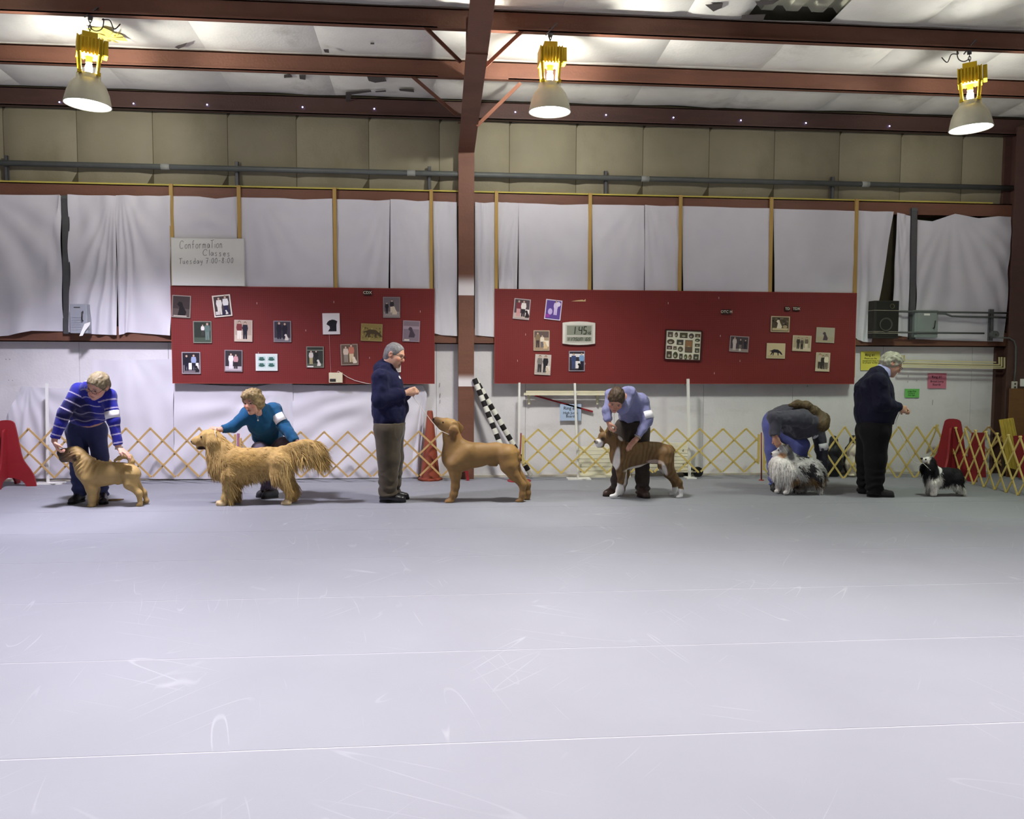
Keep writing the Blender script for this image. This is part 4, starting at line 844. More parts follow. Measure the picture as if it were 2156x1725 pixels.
# ------------------------------------------------------------------ lattice ring fences
SLAT = {}
def fence(label, xs, z0, z1, P, post_l=None, post_r=None, frame=None, w=.022, mat=None, cut=(None, None)):
    """xs: positions of the top pivots; frame maps (x, y, z) in the fence's own plane to the hall"""
    fr = frame or (lambda x, y, z: (x, YFN+y, z)); mat = mat or FENCE
    b = np.array(fr(xs[0], 0, 0)); t = thing('lattice_fence', label, 'fence', b, 'folding lattice ring fences')
    lo, hi = cut; H = z1-z0
    def seg(xa, za, xb, zb, y):
        # clip to the ends of the fence
        if lo is not None or hi is not None:
            p = [(xa, za), (xb, zb)]
            for lim, sgn in ((lo, 1), (hi, -1)):
                if lim is None: continue
                (x0, q0), (x1, q1) = p
                i0, i1 = sgn*(x0-lim) >= 0, sgn*(x1-lim) >= 0
                if not i0 and not i1: return
                if i0 != i1:
                    k = (lim-x0)/(x1-x0); c = (lim, q0+(q1-q0)*k); p = [p[0], c] if i0 else [c, p[1]]
            (xa, za), (xb, zb) = p
            if math.hypot(xb-xa, zb-za) < .05: return
        A, B = np.array(fr(xa, y, za)), np.array(fr(xb, y, zb)); n = np.array(fr(0, -1, 0))-np.array(fr(0, 0, 0))
        obj('slat', MB().bar(A, B, w, .009, tuple(n)), mat, t)
    N = len(xs); pts = []
    ext = [xs[0]-P*k for k in (2, 1)]+list(xs)+[xs[-1]+P*k for k in (1, 2)]
    for x in ext:
        seg(x, z1, x+2*P, z0, -.006); seg(x, z1, x-2*P, z0, .006)
        for k in range(5): pts.append((x+P*k/2, z1-H*k/4))
    m = MB()
    for x, z in pts:
        if (lo is None or x > lo) and (hi is None or x < hi):
            a, b_ = np.array(fr(x, -.017, z)), np.array(fr(x, .014, z)); m.tube([a, b_], .012, 6)
    tag(obj('pivot_pins', m, mat, t), kind='stuff')
    for ps in (post_l, post_r):
        if ps is not None: A, B = np.array(fr(ps, -.004, z0+.12)), np.array(fr(ps, -.004, z0+H*.87)); obj('end_post', MB().bar(A, B, .028, .02, tuple(np.array(fr(0, -1, 0))-np.array(fr(0, 0, 0)))), mat, t)
    return t
FENCE = M('fence_pine', (190, 158, 104), .55, .12, 6)
FENCEY = M('fence_pale_pine', (206, 184, 110), .55, .12, 6)
YFN = -.38
def FX(px): return W(px, 950, YFN)[0]
def FZ(py, px): return W(px, py, YFN)[2]
zA1, zA0 = FZ(902, 300), FZ(1004, 300)
fence('tan lattice fence from the left red wing to the kneeling woman', [FX(61.6+51.2*k) for k in range(9)], zA0, zA1, FX(113)-FX(61.6), None, FX(496), cut=(FX(30), FX(497)))
fence('tan lattice fence between the kneeling woman and the steel column', [FX(533.5+49.8*k) for k in range(9)], FZ(1003, 760), FZ(911, 760)+.01, FX(583.3)-FX(533.5), FX(507), FX(955), cut=(FX(506), FX(955)))
fence('pale lattice fence behind the man in the blue shirt', [FX(1133+48.55*k) for k in range(10)], FZ(995, 1300), FZ(904, 1300), FX(1181.55)-FX(1133), FX(1101), FX(1597), cut=(FX(1100), FX(1598)), mat=FENCEY)
YD = -.36
fence('closely folded lattice fence behind the man in the dark cardigan', [W(1626+37.8*k, 950, YD)[0] for k in range(10)], W(1780, 1008, YD)[2], W(1850, 899.5, YD)[2], W(1663.8, 950, YD)[0]-W(1626, 950, YD)[0], W(1609, 950, YD)[0], W(1986.5, 950, YD)[0],
      frame=lambda x, y, z: (x, YD+y, z), cut=(W(1608, 950, YD)[0], W(1988, 950, YD)[0]), mat=FENCEY)
pe = .196
fence('lattice fence running toward the camera at the right edge', [-.62-pe*k for k in range(9)], .01, .672, -pe, None, None, frame=lambda x, y, z: (6.575+y, x, z), cut=(None, None), mat=FENCEY)
fence('lattice fence along the wall behind the red boards on the far right', [W(2032+48*k, 950, -.1)[0] for k in range(3)], W(2080, 1000, -.1)[2], W(2080, 899, -.1)[2], W(2080, 950, -.1)[0]-W(2032, 950, -.1)[0], frame=lambda x, y, z: (x, -.1+y, z), cut=(W(2030, 950, -.1)[0], W(2150, 950, -.1)[0]))

# ------------------------------------------------------------------ red wings that hold the fences
def wing(label, base, rz, s=1.0):
    t = thing('ring_fence_wing', label, 'stand', base, 'red wooden fence wings', (0, 0, rz))
    half = [(.105, .70), (.1, .735), (.085, .765), (.05, .782), (0, .786)]
    right = [(.31, 0), (.305, .06), (.29, .12), (.25, .2), (.19, .29), (.165, .34), (.15, .42), (.125, .58)]+half
    left = [(-x, z) for x, z in right[::-1][1:]]
    arch = [(-.2, 0), (-.19, .03), (-.15, .075), (-.07, .1), (0, .104), (.07, .1), (.15, .075), (.19, .03), (.2, 0)]
    # outline is cut into quads so that the concave shape fills cleanly
    def panel(name, k):
        xs = np.linspace(-.31, .31, 41); R = np.array(right); zt2 = []
        for x in xs:
            z = np.interp(abs(x), R[::-1, 0], R[::-1, 1]); zt2.append(z*k if abs(x) < .3 else min(z, .06)*k)
        Ar = np.array(arch); zb = [np.interp(x, Ar[:, 0], Ar[:, 1]) if abs(x) < .2 else 0 for x in xs]
        vs = []; n = len(xs)
        for y in (-.012, .012):
            vs += [(x, y, b) for x, b in zip(xs, zb)]+[(x, y, a) for x, a in zip(xs, zt2)]
        fs = []
        for i in range(n-1):
            fs += [(i, i+1, n+i+1, n+i), (2*n+i+1, 2*n+i, 3*n+i, 3*n+i+1), (i+1, i, 2*n+i, 2*n+i+1), (n+i, n+i+1, 3*n+i+1, 3*n+i)]
        fs += [(0, n, 3*n, 2*n), (n-1, 3*n-1, 4*n-1, 2*n-1)]
        return vs, fs
    v, f = panel('a', 1.0); obj('main_panel', MB().add(v, f), REDP, t, local=True)
    v, f = panel('b', .87); v = [(-y, x, z) for x, y, z in v]; obj('cross_panel', MB().add(v, f), REDP, t, local=True)
    return t
b = G(17, 1017); wl = wing('big red wooden fence wing at the left edge', (W(17, 1017, -.44)[0], -.44, 0), math.radians(4))
obj('gate_latch', MB().bar((-.07, -.06, .08), (-.07, -.06, .62), .02, .02).box((-.085, -.075, .6), (-.055, -.045, .64)), PINE, wl, local=True)
b = G(2006, 1010); wing('red wooden fence wing behind the spaniel', (b[0]-.03, b[1], 0), math.radians(-48))
def redboard(label, q, Y, arch=True, hole=None):
    P = [W(*p, Y) for p in q]; o = obj('red_gate_board', MB().prism([(p[0], p[2]) for p in P], Y-.02, Y), REDP); tag(o, label, 'board')
    if hole: h = W(*hole, Y); obj('round_hole', MB().disc((h[0], Y-.0205, h[2]), .012, 12), BLACK, o)
redboard('flat-topped red board behind the fence right of the spaniel', [(2046, 911), (2070.5, 911), (2074, 1005), (2061, 1005), (2056, 998), (2048, 997), (2043, 1003), (2028, 1003)], -.42)
redboard('red board with a round hole at the right edge', [(2133, 918), (2152, 916), (2170, 918), (2170, 1006), (2144, 1006)], -.64, hole=(2146, 928))
# small red foot seen under the tall tan dog
def foot():
    P = lambda x, y: W(x, y, -.22); t = thing('red_trestle', 'small red A-shaped foot seen under the tall tan dog', 'stand', G(978, 1012))
    for (a, b) in (((974, 950), (966, 1010)), ((976, 950), (985, 1012))):
        p, q = P(*a), P(*b); obj('leg', MB().bar(p, (q[0], -.3 if b[0] > 970 else -.2, .0), .035, .02, (0, -1, 0)), REDP, t)
    p, q = P(968.5, 992), P(982, 992); obj('brace', MB().bar(p, q, .03, .015, (0, -1, 0)), REDP, t)
foot()
# red stanchions
for px, pt, pb, lab, wd in ((1603, 911, 1012, 'thin red-brown stanchion rod between the two right-hand fences', .3), (1096, 912, 1013, 'thin red stanchion rod with a round base behind the tall tan dog', .15)):
    g = G(px if wd > .2 else 1093, pb); top = W(px+(0 if wd > .2 else 1), pt, g[1]); t = thing('fence_stanchion', lab, 'stand', (g[0], g[1], 0))
    obj('rod', MB().tube([(g[0], g[1], .01), (top[0], g[1], top[2])], .009, 8), M('rust_red', (134, 52, 40), .5), t, smooth=True)
    if wd < .2: obj('base', MB().lathe([(.001, .018), (.04, .016), (.145, .012), (.15, .004), (.15, 0), (.001, 0)], (g[0], g[1], 0), 28), REDP, t, smooth=False)
    else: obj('base', MB().lathe([(.001, .012), (.03, .01), (.035, 0), (.001, 0)], (g[0], g[1], 0), 16), M('rust_red'), t)
for px, c, lab in ((500.3, (158, 70, 130), 'thin purple rod at the gap behind the kneeling woman'), (503.2, (150, 60, 66), 'thin red rod at the gap behind the kneeling woman')):
    a = W(px, 913, -.14); o = obj('fence_rod', MB().tube([(a[0], -.14, 0), (a[0], -.14, a[2])], .007, 6), M('rod_%d' % c[0], c, .5)); tag(o, lab, 'rod')

# ------------------------------------------------------------------ jump uprights, poles, cone
def upright(label, px, py, pxb, pyb, base, w=.03, basew=.14):
    g = G(pxb, pyb); g = np.array([W(pxb, pyb, -.24)[0], -.24, 0]); a = W(px, py, g[1]); t = thing('jump_upright', label, 'post', (g[0], g[1], 0), 'white jump uprights')
    obj('pole', MB().bar((g[0], g[1], .012), a, w, w, (0, -1, 0)), WHITEP, t)
    obj('base_plate', MB().box((g[0]-basew, g[1]-.09, 0), (g[0]+basew*(1.1 if px > 500 else 1.3), g[1]+.07, .014)), WHITEP, t)
upright('white jump upright at the far left before the cloth', 98.5, 808, 101, 1011, True, .026)
upright('white jump upright left of the cream rails', 1093.5, 806, 1092, 1004, True, .026, .06)
upright('white jump upright in front of the blue sign', 1210, 807, 1217, 1004.5, True, .026)
upright('white jump upright right of the man in the blue shirt', 1448.5, 798, 1452, 1003, True, .032, .06)
def pole(label, a, b, r, nb, ph):
    a = np.asarray(a); b = np.asarray(b); m = MB(); n = 12; L = np.linalg.norm(b-a); d = (b-a)/L; u = np.cross(d, (0, 1, 0)); u /= np.linalg.norm(u); w = np.cross(d, u)
    for k in range(nb):
        m.color((34, 32, 32) if (k+ph) % 2 else (226, 226, 214)); p, q = a+d*L*k/nb, a+d*L*(k+1)/nb
        m.add([c+(u*math.cos(t)+w*math.sin(t))*r for c in (p, q) for t in np.arange(n)*2*math.pi/n], [(i, n+i, n+(i+1) % n, (i+1) % n) for i in range(n)])
    m.color((34, 32, 32)).disc(a, r, n, -d).disc(b, r, n, d)
    o = obj('striped_pole', m, VCOL, colors=True, smooth=False); tag(o, label, 'pole', 'leaning striped jump poles')
    obj('end_cap', MB().tube([b-d*.002, b+d*.006], r*.6, 10), M('cap_tan', (150, 132, 108), .6), o)
t1 = W(999, 798, -.2); pole('black and white striped pole leaning on the column, lower one', t1, (W(1081, 985, -.33)[0], -.36, .035), .033, 18, 1)
t2 = W(1000, 798, -.12); b2 = G(1117, 1006); pole('black and white striped pole leaning on the column, longer one', t2, (b2[0], b2[1]-.05, .04), .034, 19, 0)
g = G(906, 1005); t = thing('traffic_cone', 'tall faded orange traffic cone left of the column', 'cone', (g[0], -.2, 0)); gg = np.array([g[0], -.2, 0])
ORC = M('faded_orange', (134, 64, 44), .55, .1, 5)
obj('cone', MB().lathe([(.127, .03), (.12, .05), (.036, .86), (.03, .875), (.001, .875)], gg, 28), ORC, t, smooth=True)
obj('base', MB().lathe([(.001, .0), (.155, .0), (.158, .02), (.14, .032), (.001, .034)], gg, 8), ORC, t)
# stacks of white jump boards on a cart
def stack(label, x0, x1, ytop, ybot, n, Y, chars=(), low=.03, foot=True):
    a, b = W(x0, ytop, Y), W(x1, ybot, Y); z0, z1 = max(low, b[2]), a[2]
    t = thing('jump_board_stack', label, 'boards', ((a[0]+b[0])/2, Y, 0), 'stacked white jump boards'); h = (z1-z0)/n
    for k in range(n): obj('board', MB().box((a[0]+.006*(k % 2), Y-.025, z0+k*h+.0025), (b[0]-.004*(k % 3), Y+.0, z0+(k+1)*h-.0025)), M('board_ivory', (232, 228, 204), .5, .03), t)
    if foot: obj('foot_rail', MB().box((a[0], Y-.06, 0), (b[0], Y+.05, z0)), M('board_ivory'), t)
    for body, cx, cy in chars: p = W(cx, cy, Y-.026); text('lettering', body, 7.5*px_, (p[0], Y-.0258, p[2]), INK, t, .02)
stack('stack of white jump boards left of the man in the blue shirt', 1215, 1326, 940.5, 1003, 7, -.075, (('1', 1223, 980.5), ('2', 1223, 992.5)))
stack('taller stack of white jump boards behind the boxer', 1335, 1453, 932.5, 1001, 8, -.075, (('d', 1438, 949), ('R', 1439.5, 980)), .078, False)
g = G(1462, 1004.5); t = thing('cart', 'low black-wheeled cart under the taller stack of jump boards', 'cart', (g[0], -.2, 0))
obj('deck', MB().box((g[0]-.42, -.16, .06), (g[0]+.02, -.05, .075)), M('cart_deck', (206, 200, 180), .5), t)
for dx, y in ((.05, -.135), (-.06, -.05)):
    obj('wheel', MB().tube([(g[0]+dx, y-.022, .065), (g[0]+dx, y+.022, .065)], .065, 18), BLACK, t); obj('hub', MB().tube([(g[0]+dx, y-.026, .065), (g[0]+dx, y+.026, .065)], .02, 10), DARKM, t)
# folded gate leaning in the right corner
t = thing('folded_lattice_gate', 'bundle of yellow slats, a folded lattice gate leaning in the right corner', 'gate', W(2130, 1003, -.45))
for k in range(9):
    a = W(2105.5+3.2*k, 884-.45*k, -.44-.012*(k % 2)); b = W(2124+3.2*k+.5*k, 985+k, -.5-.012*(k % 2)); obj('slat', MB().bar(a, b, .013, .03, (0, -1, 0)), M('gate_yellow', (196, 172, 76), .55, .14), t)
tag(obj('dark_panel', MB().bar(W(2122, 935, -.34), W(2122, 996, -.34), .14, .02, (0, -1, 0)), M('olive_panel', (62, 58, 44), .7)), 'small dark panel low behind the yellow slat bundle', 'panel')
# ------------------------------------------------------------------ figures: smooth solids grown from joints
def nrm(a): a = np.asarray(a, float); return a/np.linalg.norm(a)
class SD:
    def __init__(s, lo, hi, vox):
        s.vox = vox; s.lo = np.asarray(lo, float)-.04; n = np.ceil((np.asarray(hi, float)+.04-s.lo)/vox).astype(int)+1
        s.n = n; s.f = np.full(n, .2, np.float32); s.ax = [(s.lo[i]+vox*np.arange(n[i])).astype(np.float32) for i in range(3)]
    def put(s, fn, lo, hi, k=.0, sub=False):
        m = k+3*s.vox; sl = []
        for i in range(3):
            a = int(max(0, math.floor((lo[i]-m-s.lo[i])/s.vox))); b = int(min(s.n[i], math.ceil((hi[i]+m-s.lo[i])/s.vox)+1))
            if b <= a: return
            sl.append(slice(a, b))
        X, Y, Z = s.ax[0][sl[0]][:, None, None], s.ax[1][sl[1]][None, :, None], s.ax[2][sl[2]][None, None, :]
        d = fn(X, Y, Z); c = s.f[tuple(sl)]
        if sub:
            d = -d
            if k > 0: h = np.maximum(k-np.abs(c-d), 0)/k; r = np.maximum(c, d)+h*h*k*.25
            else: r = np.maximum(c, d)
        else:
            if k > 0: h = np.maximum(k-np.abs(c-d), 0)/k; r = np.minimum(c, d)-h*h*k*.25
            else: r = np.minimum(c, d)
        s.f[tuple(sl)] = r
    def cone(s, a, b, r1, r2, k=.02, n=None, fl=1., capA=None, capB=None, sub=False):
        a = np.asarray(a, float); b = np.asarray(b, float); d = b-a; L2 = d@d+1e-9; R = max(r1, r2)*max(1, fl)
        def fn(X, Y, Z):
            qx, qy, qz = X-a[0], Y-a[1], Z-a[2]
            t = np.clip((qx*d[0]+qy*d[1]+qz*d[2])/L2, 0, 1)
            px, py, pz = qx-t*d[0], qy-t*d[1], qz-t*d[2]; q2 = px*px+py*py+pz*pz
            if n is not None: dn = px*n[0]+py*n[1]+pz*n[2]; q2 = q2+dn*dn*(1/fl**2-1)
            o = (np.sqrt(np.maximum(q2, 0))-(r1+(r2-r1)*t))*min(1, fl)
            if capB is not None: u = nrm(capB); o = np.maximum(o, (X-b[0])*u[0]+(Y-b[1])*u[1]+(Z-b[2])*u[2])
            if capA is not None: u = nrm(capA); o = np.maximum(o, (X-a[0])*u[0]+(Y-a[1])*u[1]+(Z-a[2])*u[2])
            return o
        s.put(fn, np.minimum(a, b)-R, np.maximum(a, b)+R, k, sub)
    def chain(s, P, R, k=.03, **kw):
        for i in range(len(P)-1): s.cone(P[i], P[i+1], R[i], R[i+1], k, **kw)
    def ell(s, c, rad, k=.02, ax=None, sub=False):
        c = np.asarray(c, float); A = np.eye(3) if ax is None else np.asarray(ax, float); rad = np.asarray(rad, float); R = rad.max()
        def fn(X, Y, Z):
            qx, qy, qz = X-c[0], Y-c[1], Z-c[2]; k0 = 0; k1 = 0
            for i in range(3):
                e = (qx*A[i, 0]+qy*A[i, 1]+qz*A[i, 2])/rad[i]; k0 = k0+e*e; k1 = k1+(e/rad[i])**2
            k0 = np.sqrt(k0); k1 = np.sqrt(k1)+1e-6
            return k0*(k0-1)/k1
        s.put(fn, c-R, c+R, k, sub)
    def plane(s, p, n):
        n = nrm(n); p = np.asarray(p, float)
        s.f = np.maximum(s.f, ((s.ax[0]-p[0])*n[0])[:, None, None]+((s.ax[1]-p[1])*n[1])[None, :, None]+((s.ax[2]-p[2])*n[2])[None, None, :]).astype(np.float32)
    def mesh(s):
        g = openvdb.FloatGrid(.2); s.f[0] = s.f[-1] = .2; s.f[:, 0] = s.f[:, -1] = .2; s.f[:, :, 0] = s.f[:, :, -1] = .2
        g.copyFromArray(np.ascontiguousarray(s.f)); v, q = g.convertToQuads(0.0)
        v = np.asarray(v, float)*s.vox+s.lo; q = np.asarray(q, dtype=np.int64)
        a = v[q[:, 0]]; b = v[q[:, 1]]; c = v[q[:, 2]]
        if np.einsum('ij,ij->i', a, np.cross(b, c)).sum() < 0: q = q[:, ::-1].copy()
        return v, q
def normals(v, q):
    n = np.cross(v[q[:, 2]]-v[q[:, 0]], v[q[:, 3]]-v[q[:, 1]]); o = np.zeros_like(v)
    for i in range(4): np.add.at(o, q[:, i], n)
    return o/(np.linalg.norm(o, axis=1, keepdims=True)+1e-12)

class Fig:
    """reads a figure's joints off a part of the photo and sets them at real depth around the figure's own plane y = Y"""
    def __init__(s, ox, oy, sc, Y): s.ox, s.oy, s.sc, s.Y = ox, oy, sc, Y; s.m = (DIST+Y)/FPX/sc
    def p(s, x, y, dy=0.): return W(s.ox+x/s.sc, s.oy+y/s.sc, s.Y+dy)
    def crop(s, v):     # side view coordinates of points, square to the figure's plane
        q = v.copy(); q[:, 1] = s.Y; w = q-CAM; z = w@FW
        return (1078+FPX*(w@RT)/z-s.ox)*s.sc, (862.5-FPX*(w@UP)/z-s.oy)*s.sc

SKIN = M('skin', attr=True, rough=.55, var=.04, scale=30, spec=.3)
COAT = M('short_coat', attr=True, rough=.55, var=.1, scale=24, bump=.0012, bscale=240, spec=.3, stretch=(.6, 1, 1))
FURM = M('long_coat', attr=True, rough=.75, var=.16, scale=26, bump=.003, bscale=120, spec=.15)
CLOTH = {}
def cloth(name, col, rough=.85, bump=.0012, bscale=130, var=.07, sheen=.15): return M(name, col, rough, var, 9, bump, bscale, sheen=sheen, spec=.15)
HAIRM = M('hair', attr=True, rough=.6, var=.2, scale=40, bump=.003, bscale=90, spec=.3)
EYEM = M('eye', attr=True, rough=.2, var=.0, spec=.5)

class Head:
    def __init__(s, c, f, u, sc=1.):
        s.c = np.asarray(c, float); s.f = nrm(f); u = np.asarray(u, float); s.u = nrm(u-s.f*(u@s.f)); s.r = np.cross(s.f, s.u); s.s = sc; s.A = np.array([s.r, s.f, s.u])
    def w(s, x, y, z): return s.c+(s.r*x+s.f*y+s.u*z)*s.s
    def loc(s, v): return ((v-s.c)@s.A.T)/s.s
def head_ops(sd, H, chub=1.):
    e = lambda c, r, k=.02, sub=False: sd.ell(H.w(*c), np.array(r)*H.s, k*H.s, H.A, sub)
    cn = lambda a, b, r1, r2, k=.015: sd.cone(H.w(*a), H.w(*b), r1*H.s, r2*H.s, k*H.s)
    e((0, -.008, .036), (.077, .099, .088)); e((0, .03, -.03), (.064*chub, .066, .082), .03)
    cn((0, .05, -.07), (0, .07, -.088), .042*chub, .026, .03); e((0, .055, -.04), (.058*chub, .036, .05), .02)
    e((0, .078, .034), (.052, .018, .014), .015)
    for x in (-1, 1):
        e((x*.032, .1, .012), (.017, .014, .011), .012, True)
        e((x*.042, .066, -.02), (.022, .022, .02), .02)
        e((x*.079, -.012, .0), (.010, .022, .033), .006); e((x*.088, -.006, .002), (.006, .011, .018), .005, True)
    cn((0, .09, .018), (0, .112, -.018), .009, .0135, .01); e((0, .106, -.024), (.018, .011, .009), .008)
    e((0, .092, -.053), (.026, .012, .007), .006); e((0, .089, -.066), (.023, .012, .008), .006); e((0, .1, -.0595), (.028, .006, .0016), .003, True)
    e((0, .083, -.092), (.022, .016, .016), .015)
def head_color(H, v, c, skin, beard=None):
    L = H.loc(v); def_ = lin(skin)
    near = np.abs(L).max(1) < .13
    def blob(x, y, z, r, col, a=1.):
        d = np.sqrt(((L-np.array([x, y, z]))**2/np.array(r)**2).sum(1)); w = (1-sm(.7, 1.15, d))*a; c[:] = c*(1-w[:, None])+lin(col)*w[:, None]
    rd = (int(skin[0]*.98), int(skin[1]*.78), int(skin[2]*.74))
    for x in (-1, 1): blob(x*.045, .07, -.02, (.03, .04, .025), rd, .45); blob(x*.032, .09, .036, (.02, .03, .006), (84, 66, 54), .7); blob(x*.08, -.01, 0, (.02, .03, .04), rd, .4)
    blob(0, .11, -.02, (.02, .03, .02), rd, .5)
    if beard: blob(0, .09, -.075, (.032, .05, .026), beard, .85); blob(0, .1, -.043, (.032, .03, .006), beard, .8)
    blob(0, .1, -.06, (.026, .02, .012), (150, 84, 78), .75)
def eyes(H, root, iris=(60, 48, 40)):
    for x in (-1, 1):
        c = H.w(x*.032, .079, .0105); r = .0118*H.s; m = MB(); m.ball(c, r, 12, 9); v = np.array(m.v)
        d = (v-c)@nrm(H.f*1+H.u*-.25)/r; C = np.where((d > .86)[:, None], lin((22, 18, 18)), np.where((d > .7)[:, None], lin(iris), lin((150, 132, 122))))  # eye whites darkened: shade over the eyes is put into their colour
        link_mesh('eye', v, m.f, EYEM, root, True, C)
def hair_mesh(H, root, col, ops=(), cut=(.8, -.6, .036), grow=.012, seed=1, name='hair', vox=.006, tone=.35, lo=None, hi=None, jag=.006, extra_cut=()):
    c = H.w(0, -.008, .036); lo = c-.17 if lo is None else np.minimum(lo, c-.17); hi = c+.17 if hi is None else np.maximum(hi, c+.17)
    sd = SD(lo, hi, vox); g = np.array([.077, .099, .088])+grow
    sd.ell(c, g*H.s, 0, H.A); sd.ell(H.w(0, -.05, -.02), np.array([.074, .055, .07])*H.s+grow*.6, .03, H.A)
    n = H.f*cut[0]+H.u*cut[1]; sd.plane(H.w(0, 0, 0)+n*cut[2]*H.s, n)
    for p, nn_ in extra_cut: sd.plane(H.w(*p), H.r*nn_[0]+H.f*nn_[1]+H.u*nn_[2])
    for o in ops: o(sd)
    v, q = sd.mesh(); N = normals(v, q); L = H.loc(v)
    n1 = vnoise(L*np.array([70, 34, 34]), seed); v = v+N*(jag*n1)[:, None]
    C = lin(col)[None]*(1+tone*vnoise(L*np.array([120, 40, 60]), seed+3))[:, None]
    return link_mesh(name, v, q, HAIRM, root, True, np.clip(C, 0, 1))
def hand_ops(sd, wr, d, n, th=1, curl=.5, sc=1., spread=.0, k=.006):
    """d: pointing direction, n: direction the palm faces, th: +1/-1 side of the thumb"""
    d = nrm(d); n = nrm(n-d*(np.asarray(n)@d)); s = np.cross(n, d)*th; wr = np.asarray(wr, float)
    P = lambda a, b, c: wr+(d*a+s*b+n*c)*sc
    sd.cone(P(-.02, 0, 0), P(.03, 0, 0), .026*sc, .031*sc, .012, n=n, fl=.62)
    sd.cone(P(.03, .014, 0), P(.085, .022, 0), .024*sc, .02*sc, .014, n=n, fl=.58); sd.cone(P(.03, -.012, 0), P(.08, -.022, 0), .024*sc, .019*sc, .014, n=n, fl=.58)
    for i, (b, l) in enumerate([(.030, .072), (.010, .08), (-.010, .075), (-.029, .06)]):
        a = P(.088-.004*abs(i-1), b, 0); ang = curl*(.55+.06*i); cur = a; r = .0096-.0006*(i == 3); q = (b*spread*8)
        for l_, da in ((.45, 1.), (.32, 1.3), (.23, 1.)):
            dd = d*math.cos(ang)+n*math.sin(ang)+s*q*.3; nx = cur+nrm(dd)*l*l_*sc; sd.cone(cur, nx, r*sc, (r-.001)*sc, k); cur = nx; r -= .001; ang += curl*da
    t0 = P(.028, .03, .004); t1 = P(.058, .05, .012+.018*curl); t2 = P(.084, .05-.012*curl, .02+.03*curl); sd.cone(t0, t1, .0135*sc, .0115*sc, .01); sd.cone(t1, t2, .011*sc, .009*sc, k)
def folds(v, N, seed, amp, axis=None, fr=9):
    w = v.copy()
    if axis is not None: ax = nrm(axis); w = v-(v@ax)[:, None]*ax*.7
    n = vnoise(w*fr, seed)+.9*(1-2*np.abs(vnoise(w*np.array([1, 1, .55])*fr*1.7, seed+5)))*.6+.3*vnoise(w*fr*3.1, seed+8); return v+N*(amp*np.maximum(n-.2, -.55))[:, None]

